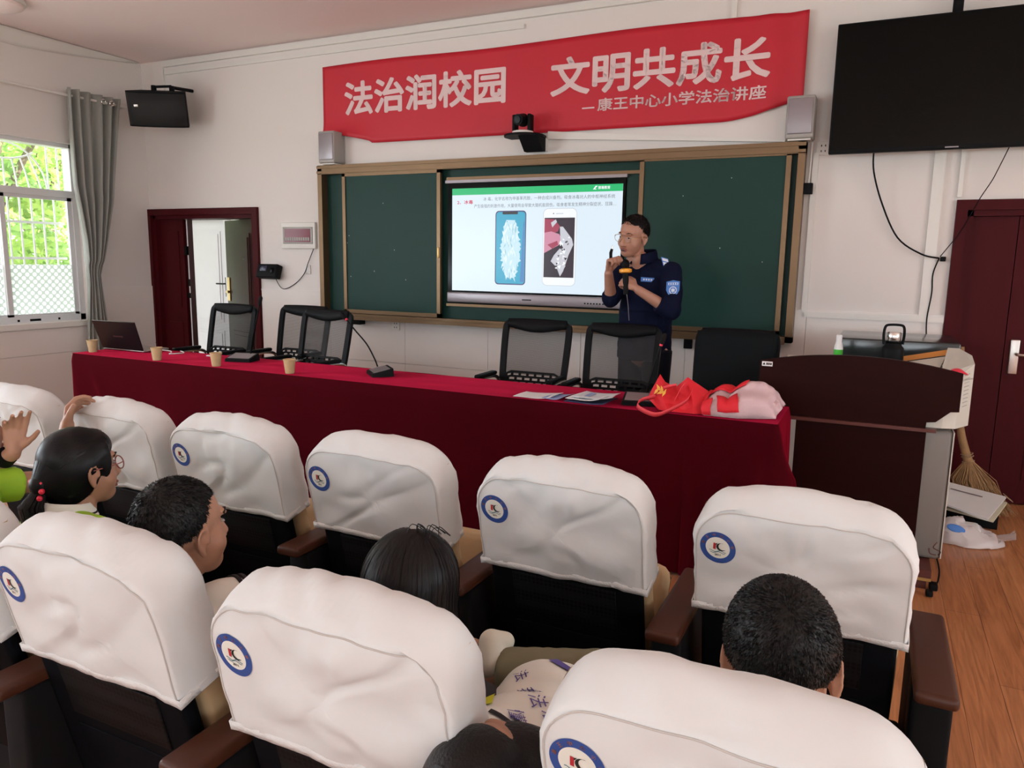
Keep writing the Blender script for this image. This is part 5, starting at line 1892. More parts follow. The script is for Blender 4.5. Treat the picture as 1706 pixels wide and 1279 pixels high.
def emblem_mb(cover):
    mb = MB()
    bvh = BVHTree.FromPolygons([v.co.copy() for v in cover.data.vertices], [tuple(q.vertices) for q in cover.data.polygons])
    cx, cz, R = -0.172, 0.832, 0.0405
    def P(a, b, d):
        x, z = cx + a, cz + b
        h = bvh.ray_cast(V((x, -1, z)), V((0, 1, 0)))
        return (x, (h[0].y if h[0] is not None and h[0].y < 0.03 else rear_y(x, z)) - d + 0.0018, z)
    def disc(r0, r1, d, mi):
        nu = 48
        rr = [r0 + (r1 - r0) * i / 4 for i in range(5)]
        vs, fs = [], []
        for r in rr:
            for j in range(nu):
                a = 2 * PI * j / nu
                vs.append(P(r * math.cos(a), r * math.sin(a), d))
        for i in range(4):
            for j in range(nu):
                fs.append((i * nu + j, i * nu + (j + 1) % nu, (i + 1) * nu + (j + 1) % nu, (i + 1) * nu + j))
        mb.add(vs, fs, mi)
    disc(0.0275, R, 0.0030, 0)
    disc(0.0008, 0.0275, 0.0030, 1)
    def fl(pts, mi, d=0.0036):
        mb.add([P(a, b, d) for a, b in pts], [tuple(range(len(pts)))], mi)
    fl([(-0.0105, -0.0035), (-0.0045, -0.0045), (-0.0035, 0.0115), (-0.0095, 0.0125)], 2)
    fl([(-0.0045, 0.011), (0.0005, 0.0125), (-0.0025, 0.0085), (-0.004, 0.0075)], 3)
    # black crescent
    n = 18
    o, i_ = [], []
    for k in range(n + 1):
        a = math.radians(75 + 215 * k / n)
        o.append((0.0075 + 0.0105 * math.cos(a), 0.0035 + 0.0100 * math.sin(a)))
        b = math.radians(75 + 215 * k / n)
        i_.append((0.0108 + 0.0088 * math.cos(b), 0.0052 + 0.0086 * math.sin(b)))
    for k in range(n):
        fl([o[k], o[k + 1], i_[k + 1], i_[k]], 3)
    fl([o[n], (0.0185, -0.0030), i_[n]], 3)
    # two wave lines
    for q, (zz, ph) in enumerate(((-0.0085, 0.0), (-0.0115, 0.9))):
        for k in range(20):
            xs = [(-0.019 + 0.038 * (k + e) / 20) * (1 - 0.12 * q) for e in (0, 1)]
            f_ = lambda x: zz + 0.0022 * math.sin(x * 260 + ph) + 0.10 * abs(x) ** 1.0 * 0.6 * (x / 0.02)
            fl([(xs[0], f_(xs[0]) - 0.0008), (xs[1], f_(xs[1]) - 0.0008), (xs[1], f_(xs[1]) + 0.0008), (xs[0], f_(xs[0]) + 0.0008)], 4)
    mb.text('2011', -0.0065, 0.0065, -0.0205, -0.0155, 0, 0.03, 3, fn=lambda a, b: P(a, b, 0.0036))
    # ring lettering
    word = '康王中心小学'
    for k, chx in enumerate(word):
        a = math.radians(165 - 150 * k / (len(word) - 1))
        c, s_ = math.cos(a - PI / 2), math.sin(a - PI / 2)
        rc = 0.0338
        mb.text(chx, -0.0036, 0.0036, -0.0036, 0.0036, 0, 0.02, 5, fn=lambda p, q: P(rc * math.cos(a) + p * c - q * s_, rc * math.sin(a) + p * s_ + q * c, 0.0036))
    return mb


from mathutils.bvhtree import BVHTree


def make_seat(seed):
    """folding auditorium seat; origin on the floor below the rear face of its back; faces +Y"""
    t = thing('auditorium_seat', '', 'seat', (0, 0, 0), 'auditorium seats with white covers')
    cv = make_cover(seed).build('seat_cover', K['cover'], t, angle=70)
    o = outline(0.0085)
    up = [(x, z) for x, z in o if True][:11 + 8 + 23 + 8 + 11]
    tb_ = [V(disp((x, 0.0012, z), seed)) + V((0, -0.0014, 0)) for x, z in up]
    MB().tube(tb_, 0.0015, 6).build('seam', K['seam'], cv)
    m = MB()
    zz0, zz1 = ZB - 0.002, ZB + 0.017
    loop = [(-HW, 0.0), (HW, 0.0), (HW + 0.001, DEP * 0.9), (-HW - 0.001, DEP * 0.9)]
    pth = []
    for i in range(31):
        x = -HW - 0.001 + (2 * HW + 0.002) * i / 30
        pth.append((x, -0.0022 + 0.003 * noise.noise((x * 30 + seed, 1, 2)) - 0.002 * (1 - (x / HW) ** 2), 0))
    for i in range(1, 9):
        pth.append((HW + 0.0012, DEP * 0.82 * i / 8, 0))
    pth = [(-HW - 0.0012, DEP * 0.82 * (8 - i) / 8, 0) for i in range(8)] + pth
    vs, fs = [], []
    for i, p in enumerate(pth):
        dz = 0.003 * noise.noise((i * 0.35 + seed * 5, 0.3, 0.7))
        q = V(disp((p[0], max(p[1], 0.0012) if abs(p[0]) < HW else p[1], ZB + 0.008), seed)) + (V((0, -0.0022, 0)) if abs(p[0]) <= HW else V((0, 0, 0)))
        vs += [(q.x, q.y, zz0 + dz), (q.x, q.y, zz1 + dz)]
    for i in range(len(pth) - 1):
        fs.append((2 * i, 2 * i + 2, 2 * i + 3, 2 * i + 1))
    m.add(vs, fs)
    m.build('hem', K['hem'], cv, thick=0.0022, angle=80)
    emblem_mb(cv).build('emblem', [K['blue'], K['ewhite'], K['ered'], K['eblack'], K['egreen'], K['eorange']], cv, smooth=False, fix=False)
    m = MB()
    m.rbox((0, 0.030, 0.55), (0.425, 0.036, 0.58), 0.014)
    sh_ = m.build('back_shell', K['shell'], t)
    MB().rbox((0, 0.011, 0.575), (0.29, 0.006, 0.13), 0.003).build('perforated_panel', K['holes'], sh_)
    MB().rbox((0, 0.012, 0.42), (0.30, 0.005, 0.12), 0.002).build('lower_panel', K['shell'], sh_)
    # upholstered back cushion, flaring forward towards the seat
    def cush(u, v):
        z = 0.30 + 0.59 * v
        fy = 0.045 * max(0, (0.62 - z) / 0.32) ** 1.5
        a = 2 * PI * u
        cx_, cy_ = math.cos(a), math.sin(a)
        sx_ = math.copysign(abs(cx_) ** 0.35, cx_) * 0.219
        sy_ = math.copysign(abs(cy_) ** 0.45, cy_) * (0.032 + 0.4 * fy)
        return (sx_, 0.082 + fy + sy_, z)
    m = MB().grid(cush, 40, 16, closed_u=True)
    m.build('back_cushion', K['tan'], t, angle=70)
    # the whole back leans towards the row behind
    T_ = Matrix.Translation((0, 0, 0.80)) @ Matrix.Rotation(math.radians(13), 4, 'X') @ Matrix.Translation((0, 0, -0.80))
    for c in list(t.children):
        for o_ in [c] + list(c.children):
            o_.data.transform(T_)
    # seat cushion tipped up
    m = MB()
    Rx = Matrix.Rotation(math.radians(62), 3, 'X')
    m.rbox(V((0, 0.335, 0.405)), (0.40, 0.40, 0.09), 0.04, Rx)
    m.build('seat_cushion', K['tan'], t)
    m = MB()
    m.rbox(V((0, 0.385, 0.375)), (0.38, 0.36, 0.02), 0.008, Rx)
    m.build('seat_pan', K['black'], t)
    return t


def arm_parts(t, x, side):
    """armrest and pedestal standing at local x"""
    m = MB()
    m.rbox((x, 0.175, 0.592), (0.084, 0.43, 0.030), 0.012, seg=4)
    o = m.build('armrest', K['armwood'], t)
    MB().rbox((0, 0.24, 0.17), (0.50, 0.20, 0.30), 0.01).build('seat_base', K['blackmatte'], t)
    m = MB()
    m.rbox((x, 0.19, 0.29), (0.074, 0.36, 0.575), 0.010)
    m.build('side_panel', K['blackmatte'], t)
    m = MB()
    m.rbox((x - 0.036 * side, 0.09, 0.50), (0.010, 0.07, 0.14), 0.004)
    m.build('hinge_plate', K['black'], t)


P_ = [make_seat(s) for s in range(4)]
for p in P_:
    arm_parts(p, 0.287, 1)
row1 = [(-2.94, 'front row seat at the far left edge, behind the raised small hand'),
        (-2.362, 'front row seat with a hand resting on top of its white cover'),
        (-1.820, 'front row seat, first from the left with its round emblem showing'),
        (-1.252, 'front row seat second from the left with emblem, in front of the long-haired head'),
        (-0.675, 'front row seat in the middle with a clear floor gap at its right'),
        (-0.103, 'front row seat at the right end by the aisle, before the short-haired boy')]
row2 = [(-1.835, 'second row seat showing only a white sliver at the left edge'),
        (-1.300, 'second row seat at the left with half an emblem, behind the boy in profile'),
        (-0.716, 'second row seat in the bottom middle with a full emblem, behind the long-haired girl'),
        (-0.122, 'nearest seat cut off at the bottom, behind the short-haired boy')]
order = [2, 0, 1, 2, 0, 3]
used = set()
for (x, lb), s in zip(row1, order):
    if s in used:
        o = dup(P_[s], (x, 1.69, 0), 0, lb)
    else:
        o = P_[s]; o.location = (x, 1.69, 0); o['label'] = lb; used.add(s)
# in the second row every seat is taken: its cushion is folded down
down = MB().rbox((0, 0.36, 0.375), (0.43, 0.44, 0.085), 0.04).build('seat_cushion', K['tan'])
downp = MB().rbox((0, 0.36, 0.322), (0.40, 0.40, 0.02), 0.008).build('seat_pan', K['black'])
dm, dpm = down.data, downp.data
bpy.data.objects.remove(down); bpy.data.objects.remove(downp)
for (x, lb), s in zip(row2, [3, 1, 0, 2]):
    o = dup(P_[s], (x, 0.84, 0), 0, lb)
    for c_ in o.children:
        if c_.name.startswith('seat_cushion'):
            c_.data = dm
        elif c_.name.startswith('seat_pan'):
            c_.data = dpm

# ------------------------------------------------------------------ people
def basis(face, up=(0, 0, 1)):
    """columns: right hand side of the person, forward, up"""
    f_ = V(face).normalized()
    u = V(up)
    r = f_.cross(u).normalized()
    u = r.cross(f_)
    return Matrix((r, f_, u)).transposed()


def head_volumes(mb, c, B, s=1.0, nose=1.0):
    c = V(c)
    P = lambda x, y, z: c + B @ (V((x, y, z)) * s)
    E = lambda p, r: mb.ell(P(*p), tuple(q * s for q in r), B, 24, 16)
    E((0, -0.008, 0.032), (0.076, 0.094, 0.088))
    E((0, 0.030, -0.030), (0.069, 0.066, 0.082))
    E((0, 0.052, -0.082), (0.042, 0.040, 0.034))
    E((-0.041, 0.044, -0.034), (0.031, 0.034, 0.034)); E((0.041, 0.044, -0.034), (0.031, 0.034, 0.034))
    mb.cap(P(0, 0.088, 0.006), P(0, 0.108, -0.032), 0.009 * s, 0.0135 * s * nose)
    E((-0.012, 0.096, -0.036), (0.010, 0.010, 0.008)); E((0.012, 0.096, -0.036), (0.010, 0.010, 0.008))
    E((0, 0.080, 0.030), (0.050, 0.016, 0.012))
    for q in (-1, 1):
        E((q * 0.075, -0.006, -0.012), (0.007, 0.015, 0.026))
        hx = []
        for i in range(13):
            a = math.radians(-25 + 235 * i / 12)
            hx.append(P(q * (0.079 + 0.009 * (1 - math.cos(a)) * 0.5), -0.004 + 0.0165 * math.cos(a), -0.006 + 0.0265 * math.sin(a)))
        hx.append(P(q * 0.080, -0.006, -0.036))
        mb.tube(hx, [0.0042 * s] * 13 + [0.0065 * s], 10)
        E((q * 0.079, -0.004, -0.038), (0.006, 0.008, 0.009))
    mb.cap(P(0, -0.018, -0.045), P(0, -0.030, -0.150), 0.052 * s, 0.056 * s)


def face_parts(person, c, B, s, brows=True, open_mouth=False):
    c = V(c)
    P = lambda x, y, z: c + B @ (V((x, y, z)) * s)
    for q in (-1, 1):
        e = MB().ell(P(q * 0.031, 0.0785, 0.008), (0.0125 * s, 0.007 * s, 0.0042 * s), B, 14, 8).build('eye', K['eyewhite'], person)
        MB().ell(P(q * 0.031, 0.0840, 0.008), (0.0058 * s, 0.003 * s, 0.0042 * s), B, 12, 8).build('iris', K['eblack'], e)
        if brows:
            MB().tube([P(q * 0.013, 0.0905, 0.030), P(q * 0.032, 0.0885, 0.036), P(q * 0.052, 0.074, 0.030)], [0.004 * s, 0.0052 * s, 0.002 * s], 8, flat=0.6).build('eyebrow', K['hair'], person)
    m = MB()
    m.ell(P(0, 0.092, -0.060), (0.024 * s, 0.010 * s, 0.0055 * s), B, 16, 8)
    m.ell(P(0, 0.090, -0.071), (0.020 * s, 0.010 * s, 0.006 * s), B, 16, 8)
    m.build('lips', K['lips'], person)
    if open_mouth:
        MB().ell(P(0, 0.0985, -0.0655), (0.015 * s, 0.004 * s, 0.0032 * s), B, 12, 8).build('mouth', K['eblack'], person)


def hand_volumes(mb, wrist, d, nrm, thumb, s=1.0, curl=(0.5, 0.5, 0.5, 0.5), tc=0.4, spread=0.0):
    """palm, four fingers and a thumb; d along the palm, nrm out of the palm, thumb = side the thumb is on"""
    w = V(wrist)
    d = V(d).normalized()
    n = V(nrm)
    n = (n - d * n.dot(d)).normalized()
    t = V(thumb)
    t = (t - d * t.dot(d) - n * t.dot(n)).normalized()
    mb.ell(w + d * 0.045 * s, (0.036 * s, 0.046 * s, 0.015 * s), Matrix((t, d, n)).transposed(), 18, 12)
    mb.cap(w - d * 0.01 * s, w + d * 0.03 * s, 0.024 * s, 0.022 * s)
    L = (0.92, 1.0, 0.95, 0.76)
    for i in range(4):
        a = (1.5 - i)
        k = w + d * (0.086 - 0.004 * abs(a)) * s + t * a * 0.0195 * s
        mb.cap(w + d * 0.02 * s + t * a * 0.012 * s, k, 0.012 * s, 0.0105 * s, 10)
        dr = (d + t * a * spread * 0.25).normalized()
        p = k
        ang = 0.0
        for j, ln in enumerate((0.042, 0.026, 0.021)):
            ang += curl[i] * (0.9, 1.0, 0.7)[j]
            q = p + (dr * math.cos(ang) + n * math.sin(ang)) * ln * L[i] * s
            mb.cap(p, q, (0.0098 - 0.0009 * j) * s, (0.0090 - 0.0010 * j) * s, 10)
            p = q
    b = w + d * 0.022 * s + t * 0.024 * s
    dr = (d * 0.62 + t * 0.75 + n * 0.25).normalized()
    mb.cap(w + d * 0.012 * s + t * 0.012 * s, b + dr * 0.022 * s, 0.0155 * s, 0.0125 * s, 10)
    p = b + dr * 0.022 * s
    for j, ln in enumerate((0.030, 0.025)):
        dr = (dr + (d * 0.5 - t * 0.6 + n * 0.5) * tc * 0.8).normalized()
        q = p + dr * ln * s
        mb.cap(p, q, (0.0115 - 0.001 * j) * s, (0.0105 - 0.0015 * j) * s, 10)
        p = q


def blades(mb, roots, w=0.0012):
    """short tapering hairs: roots = [(point, direction * length)]"""
    for p, d in roots:
        a = d.cross(V((rnd.gauss(0, 1), rnd.gauss(0, 1), rnd.gauss(0, 1))))
        if a.length < 1e-9:
            continue
        a = a.normalized() * w
        mb.add([p - a, p + a, p + d], [(0, 1, 2)])


def short_hair(person, c, B, s, count=4200, length=0.016, stand=0.5, front=0.062, whorl=(0, -0.55, 0.8), low=-0.045):
    """close crop: skull cap plus fine hairs combed away from the whorl"""
    c = V(c)
    cc = c + B @ (V((0, -0.016, 0.034)) * s)
    rr = (0.0805 * s, 0.0965 * s, 0.0925 * s)
    m = MB()
    nu, nv = 48, 26
    w = V(whorl).normalized()
    def keep(p):                       # p on the unit sphere in head axes
        y, z = p.y, p.z
        line = front * 9 * 0 + (0.52 if y > 0.55 else (0.52 - (0.55 - y) * 1.35 if y > 0.05 else -0.16 - (0.05 - y) * 0.62))
        return z > max(line, -0.72)
    vs, fs, ok = [], [], []
    for i in range(nv + 1):
        th = PI * i / nv
        for j in range(nu):
            a = 2 * PI * j / nu
            p = V((math.sin(th) * math.cos(a), math.sin(th) * math.sin(a), math.cos(th)))
            q = 1 + 0.02 * noise.noise((p.x * 5, p.y * 5, p.z * 5))
            vs.append(cc + B @ V((p.x * rr[0] * q, p.y * rr[1] * q, p.z * rr[2] * q)))
            ok.append(keep(p))
    for i in range(nv):
        for j in range(nu):
            f_ = (i * nu + j, (i + 1) * nu + j, (i + 1) * nu + (j + 1) % nu, i * nu + (j + 1) % nu)
            if sum(ok[k] for k in f_) >= 2:
                fs.append(f_)
    m.add(vs, fs)
    roots = []
    while len(roots) < count:
        p = V((rnd.gauss(0, 1), rnd.gauss(0, 1), rnd.gauss(0, 1))).normalized()
        if not keep(p):
            continue
        nrm = V((p.x / rr[0], p.y / rr[1], p.z / rr[2])).normalized()
        tg = (p - w * 1.0)
        tg = tg - nrm * tg.dot(nrm)
        tg = tg.normalized() if tg.length > 0.05 else V((0, 0, 0))
        dr = (nrm * stand + tg * (1 - stand) + V((rnd.gauss(0, .12), rnd.gauss(0, .12), rnd.gauss(0, .12))))
        roots.append((cc + B @ V((p.x * rr[0] * 0.995, p.y * rr[1] * 0.995, p.z * rr[2] * 0.995)), (B @ dr.normalized()) * length * s * (0.6 + 0.7 * rnd.random())))
    blades(m, roots, 0.0011 * s)
    return m.build('hair', K['hair'], person, fix=False, angle=80)


# ---- the standing speaker ------------------------------------------------------------
HC = V((-1.372, 4.575, 1.632))
HB = basis((-0.36, -0.92, -0.20), (0.12, -0.10, 1))
hs = 1.03
m = MB()
head_volumes(m, HC, HB, hs)
Lsh, Rsh = V((-1.135, 4.575, 1.415)), V((-1.465, 4.745, 1.425))
Lel, Lwr = V((-1.100, 4.485, 1.195)), V((-1.270, 4.385, 1.312))
Rel, Rwr = V((-1.492, 4.545, 1.250)), V((-1.476, 4.435, 1.405))
m.ell((-1.300, 4.665, 1.325), (0.185, 0.115, 0.185), basis((-0.42, -0.9, 0)), 24, 16)
m.ell((-1.305, 4.675, 1.12), (0.160, 0.12, 0.2), basis((-0.42, -0.9, 0)), 24, 16)
m.ell((-1.305, 4.69, 0.95), (0.165, 0.12, 0.14), basis((-0.42, -0.9, 0)), 24, 16)
m.cap((-1.330, 4.605, 1.49), (-1.30, 4.66, 1.38), 0.056, 0.08)
m.cap((-1.30, 4.64, 1.445), Lsh, 0.06, 0.056); m.cap((-1.31, 4.66, 1.445), Rsh, 0.06, 0.056)
m.cap(Lsh, Lel, 0.052, 0.043); m.cap(Lel, Lwr, 0.041, 0.027)
m.cap(Rsh, Rel, 0.052, 0.043); m.cap(Rel, Rwr, 0.040, 0.027)
# legs with feet
for hp, kn, an, toe in ((V((-1.215, 4.66, 0.92)), V((-1.215, 4.66, 0.50)), V((-1.20, 4.69, 0.09)), V((-1.25, 4.57, 0.04))),
                        (V((-1.385, 4.725, 0.92)), V((-1.40, 4.72, 0.50)), V((-1.405, 4.75, 0.09)), V((-1.47, 4.64, 0.04)))):
    m.cap(hp, kn, 0.080, 0.055); m.cap(kn, an, 0.054, 0.037); m.cap(an - V((0, 0, 0.04)), toe, 0.040, 0.034)
# left hand closed round the microphone, right hand holding the pointer up
MIC0, MIC1 = V((-1.338, 4.358, 1.285)), V((-1.348, 4.362, 1.438))
md = (MIC1 - MIC0).normalized()
hand_volumes(m, Lwr + (V((-1.318, 4.385, 1.345)) - Lwr) * 0.35, V((-0.045, -0.012, 0.028)), V((-0.35, -0.25, -0.1)) + V((0, 0.6, 0)), V((0.1, 0.0, 1)), 0.98, (1.35, 1.35, 1.35, 1.3), 0.9)
hand_volumes(m, Rwr + V((0.0, 0.0, 0.008)), V((0.02, -0.02, 0.075)), V((0.75, -0.35, 0.1)), V((0.5, 0.75, 0.0)), 1.0, (0.95, 1.15, 1.3, 1.35), 0.55)
man = organic('person', K['skinman'], m, 0.0048, 3)
tag(man, 'standing man in navy uniform and glasses, speaking with a microphone and one hand raised', 'person')
face_parts(man, HC, HB, hs, True, True)
short_hair(man, HC, HB, hs, 3600, 0.011, 0.4, whorl=(0, -0.5, 0.85))
# jacket, trousers, shoes
TB = basis((-0.42, -0.9, 0))
j = MB()
j.ell((-1.300, 4.668, 1.325), (0.200, 0.132, 0.185), TB, 24, 16)
j.ell((-1.305, 4.680, 1.15), (0.183, 0.140, 0.24), TB, 24, 16)
j.tube([(-1.305, 4.683, 1.18), (-1.305, 4.688, 1.02), (-1.305, 4.695, 0.875)], [0.165, 0.165, 0.172], 28)
j.ell((-1.300, 4.655, 1.435), (0.10, 0.085, 0.055), TB)
j.cap((-1.300, 4.655, 1.445), Lsh + V((0.004, -0.002, 0.0)), 0.068, 0.069); j.cap((-1.31, 4.67, 1.44), Rsh, 0.066, 0.067)
j.cap(Lsh + V((0.006, -0.004, 0)), Lel + V((0.006, 0, 0.0)), 0.070, 0.062)
j.tube([Lel + V((0.004, 0, 0)), Lel + (Lwr - Lel) * 0.36], [0.060, 0.056], 20)
j.ell(Lel + V((0.004, 0, 0)), (0.060,) * 3)
j.cap(Rsh, Rel, 0.069, 0.060)
j.tube([Rel, Rel + (Rwr - Rel) * 0.20], [0.058, 0.055], 20)
j.ell(Rel, (0.058,) * 3)
jk = organic('jacket', K['navy'], j, 0.006, 5, man)
for q in jk.data.vertices:                       # loose cloth folds
    w_ = q.co
    a = noise.noise((w_.x * 14, w_.y * 14, w_.z * 9)) * 0.006 + abs(noise.noise((w_.x * 8 + w_.z * 9, w_.y * 9, w_.z * 12))) * 0.007
    q.co += q.normal * a
col = MB()
def collar(u, v):
    a = -2.65 + 5.3 * u
    R = 0.068 + 0.018 * (1 - v) + 0.012 * math.cos(a)
    c0 = V((-1.318, 4.618, 1.478 + 0.050 * v))
    p = TB @ V((math.sin(a) * R * 1.04, math.cos(a) * -R * -1.0 * -1, 0))
    return c0 + p + V((0, 0, 0.030 * (-math.cos(a)) * -0.6 + (0.012 if v > 0.5 else 0)))
col.grid(collar, 36, 6)
col.build('collar', K['navy'], jk, thick=0.006)
def stick(mb, c, ax, ay, w, h, d=0.003, shape=None, mi=0):
    """small flat patch standing a little off the cloth: ax, ay are its in-plane axes"""
    c, ax, ay = V(c), V(ax).normalized(), V(ay).normalized()
    n = ax.cross(ay).normalized() * d
    pts_ = shape or [(-.5, -.5), (.5, -.5), (.5, .5), (-.5, .5)]
    k_ = len(pts_)
    lo = [c + ax * p * w + ay * q * h for p, q in pts_]
    hi = [p + n for p in lo]
    mb.add(lo + hi, [tuple(reversed(range(k_))), tuple(range(k_, 2 * k_))] + [(i, (i + 1) % k_, k_ + (i + 1) % k_, k_ + i) for i in range(k_)], mi)
# direction of the camera seen from the man, used to find the cloth facing the room
axr = V((0.90, 0.43, 0))
shield = [(-.5, .42), (-.2, .46), (0, .5), (.2, .46), (.5, .42), (.5, -.1), (.34, -.34), (0, -.5), (-.34, -.34), (-.5, -.1)]
b_ = MB()
BC = V((-1.083, 4.460, 1.325))
bx_, by_ = V((0.92, 0.38, 0.05)), V((0.02, -0.05, 1))
stick(b_, BC, bx_, by_, 0.078, 0.098, 0.004, shield, 0)
nn = bx_.normalized().cross(by_.normalized()).normalized()
stick(b_, BC + nn * 0.004 + by_ * 0.028, bx_, by_, 0.058, 0.014, 0.001, None, 1)
for k in range(4):
    stick(b_, BC + nn * 0.005 + by_ * 0.028 + bx_ * (-0.020 + 0.0135 * k), bx_, by_, 0.007, 0.010, 0.001, None, 0)
ring = [(0.5 * math.cos(a), 0.5 * math.sin(a)) for a in [2 * PI * i / 20 for i in range(20)]]
stick(b_, BC + nn * 0.004 - by_ * 0.010, bx_, by_, 0.046, 0.046, 0.001, ring, 1)
stick(b_, BC + nn * 0.005 - by_ * 0.010, bx_, by_, 0.036, 0.036, 0.001, ring, 0)
star = []
for i in range(12):
    r = 0.5 if i % 2 == 0 else 0.24
    star.append((r * math.cos(PI * i / 6 + PI / 2), r * math.sin(PI * i / 6 + PI / 2)))
stick(b_, BC + nn * 0.006 - by_ * 0.010, bx_, by_, 0.032, 0.032, 0.001, star, 1)
b_.build('sleeve_badge', [K['badgeblue'], K['badgewhite']], jk, smooth=False)
b_ = MB()
EC = V((-1.150, 4.535, 1.468))
ex_, ey_ = V((0.88, 0.35, -0.25)), V((-0.35, 0.25, 0.85))
stick(b_, EC, ex_, ey_, 0.044, 0.078, 0.004, None, 0)
for k, (o_, h_) in enumerate(((0.024, 0.018), (-0.004, 0.022), (-0.026, 0.012))):
    stick(b_, EC + ex_.normalized().cross(ey_.normalized()) * 0.004 + ey_.normalized() * o_, ex_, ey_, 0.036, h_, 0.001, None, 1)
b_.build('epaulette', [K['badgeblue'], K['badgewhite']], jk, smooth=False)
b_ = MB()
NC = V((-1.255, 4.518, 1.372))
stick(b_, NC, V((0.93, 0.36, -0.05)), V((0.05, -0.1, 1)), 0.080, 0.026, 0.004, None, 0)
for k in range(4):
    stick(b_, NC + V((0.36, -0.93, 0)) * 0.0045 + V((0.93, 0.36, -0.05)) * (-0.022 + 0.015 * k), V((0.93, 0.36, -0.05)), V((0.05, -0.1, 1)), 0.009, 0.011, 0.001, None, 1)
b_.build('name_tape', [K['badgeblue'], K['badgewhite']], jk, smooth=False)
tr = MB()
for hp, kn, an in ((V((-1.215, 4.665, 0.93)), V((-1.215, 4.665, 0.50)), V((-1.20, 4.69, 0.10))), (V((-1.385, 4.725, 0.93)), V((-1.40, 4.72, 0.50)), V((-1.405, 4.75, 0.10)))):
    tr.tube([hp, kn, an], [0.098, 0.078, 0.072], 20)
tr.ell((-1.305, 4.695, 0.93), (0.172, 0.128, 0.10), TB)
organic('trousers', K['navytrouser'], tr, 0.008, 4, man)
for an, toe in ((V((-1.20, 4.69, 0.05)), V((-1.26, 4.55, 0.038))), (V((-1.405, 4.75, 0.05)), V((-1.475, 4.62, 0.038)))):
    MB().cap(an, toe, 0.048, 0.040).build('shoe', K['black'], man)
# glasses
g = MB()
PH = lambda x, y, z: HC + HB @ (V((x, y, z)) * hs)
for q in (-1, 1):
    g.tube([PH(q * 0.034 + 0.026 * math.cos(a), 0.101, 0.004 + 0.021 * math.sin(a)) for a in [2 * PI * i / 28 for i in range(28)]], 0.0012, 6, closed=True)
    g.tube([PH(q * 0.060, 0.100, 0.010), PH(q * 0.076, 0.080, 0.012), PH(q * 0.085, 0.01, 0.010), PH(q * 0.083, -0.012, 0.0)], 0.0012, 6)
g.tube([PH(-0.009, 0.102, 0.008), PH(0, 0.108, 0.011), PH(0.009, 0.102, 0.008)], 0.0012, 6)
gl = g.build('glasses', K['gold'], man)
g = MB()
for q in (-1, 1):
    g.ell(PH(q * 0.034, 0.101, 0.004), (0.025, 0.0012, 0.020), HB, 20, 8)
g.build('lens', K['lens'], gl)
# lanyard
l_ = MB().tube(bez([(-1.40, 4.545, 1.50), (-1.39, 4.50, 1.40), (-1.375, 4.475, 1.32), (-1.36, 4.48, 1.22), (-1.355, 4.50, 1.12)], 24), 0.0022, 6)
l_.build('lanyard', K['silver'], man)
w = MB()
wc = Rel + (Rwr - Rel) * 0.46
wd_ = (Rwr - Rel).normalized()
# microphone
mc = thing('handheld_microphone', 'black handheld microphone with an orange ring in the man\'s left hand', 'microphone', tuple(MIC0))
MB().tube([MIC0, MIC0 + md * 0.02, MIC1 - md * 0.02], [0.0155, 0.0165, 0.019], 18).build('mic_body', K['black'], mc)
MB().tube([MIC1 - md * 0.028, MIC1 - md * 0.022, MIC1 - md * 0.006, MIC1], [0.026, 0.037, 0.037, 0.026], 24).build('orange_ring', K['orange'], mc)
MB().ell(MIC1 + md * 0.024, (0.024, 0.024, 0.030)).build('windscreen', K['blackmatte'], mc)
pt_ = thing('pointer', 'small dark pointer with a steel tip held up in the man\'s raised hand', 'pointer', (-1.462, 4.415, 1.50))
MB().tube([(-1.455, 4.405, 1.475), (-1.458, 4.408, 1.53), (-1.452, 4.410, 1.552)], [0.009, 0.010, 0.008], 12).build('pointer_body', K['black'], pt_)
MB().tube([(-1.452, 4.410, 1.552), (-1.446, 4.411, 1.575)], [0.005, 0.0035], 10).build('pointer_tip', K['chrome'], pt_)

# ---- children ------------------------------------------------------------------------
def torso(m, neck, shl, shr, hip, w=0.14, d=0.095):
    neck, shl, shr, hip = V(neck), V(shl), V(shr), V(hip)
    ch = neck * 0.62 + hip * 0.38
    ax = (shr - shl).normalized()
    up_ = (neck - hip).normalized()
    fw = up_.cross(ax).normalized()
    R = Matrix((ax, fw, up_)).transposed()
    ln = (neck - hip).length
    m.ell(ch, (w, d, ln * 0.36), R, 20, 14)
    m.ell(hip * 0.75 + neck * 0.25, (w * 0.9, d * 1.05, ln * 0.36), R, 20, 14)
    m.cap(neck - up_ * 0.045, shl, 0.050, 0.045); m.cap(neck - up_ * 0.045, shr, 0.050, 0.045)


def legs(m, hip, ax, knee_y, floor_front, spread=0.085):
    hip = V(hip)
    for q in (-1, 1):
        h_ = hip + ax * (0.07 * q)
        k = V((hip.x, 0, 0)) + ax * (spread * q) + V((0, knee_y, hip.z + 0.02))
        k = V((h_.x + 0.02 * q, knee_y, hip.z + 0.03))
        a = V((k.x, floor_front, 0.08))
        m.cap(h_, k, 0.066, 0.050); m.cap(k, a, 0.047, 0.034); m.cap(a - V((0, 0, 0.035)), a + V((0, 0.12, -0.045)), 0.034, 0.028)


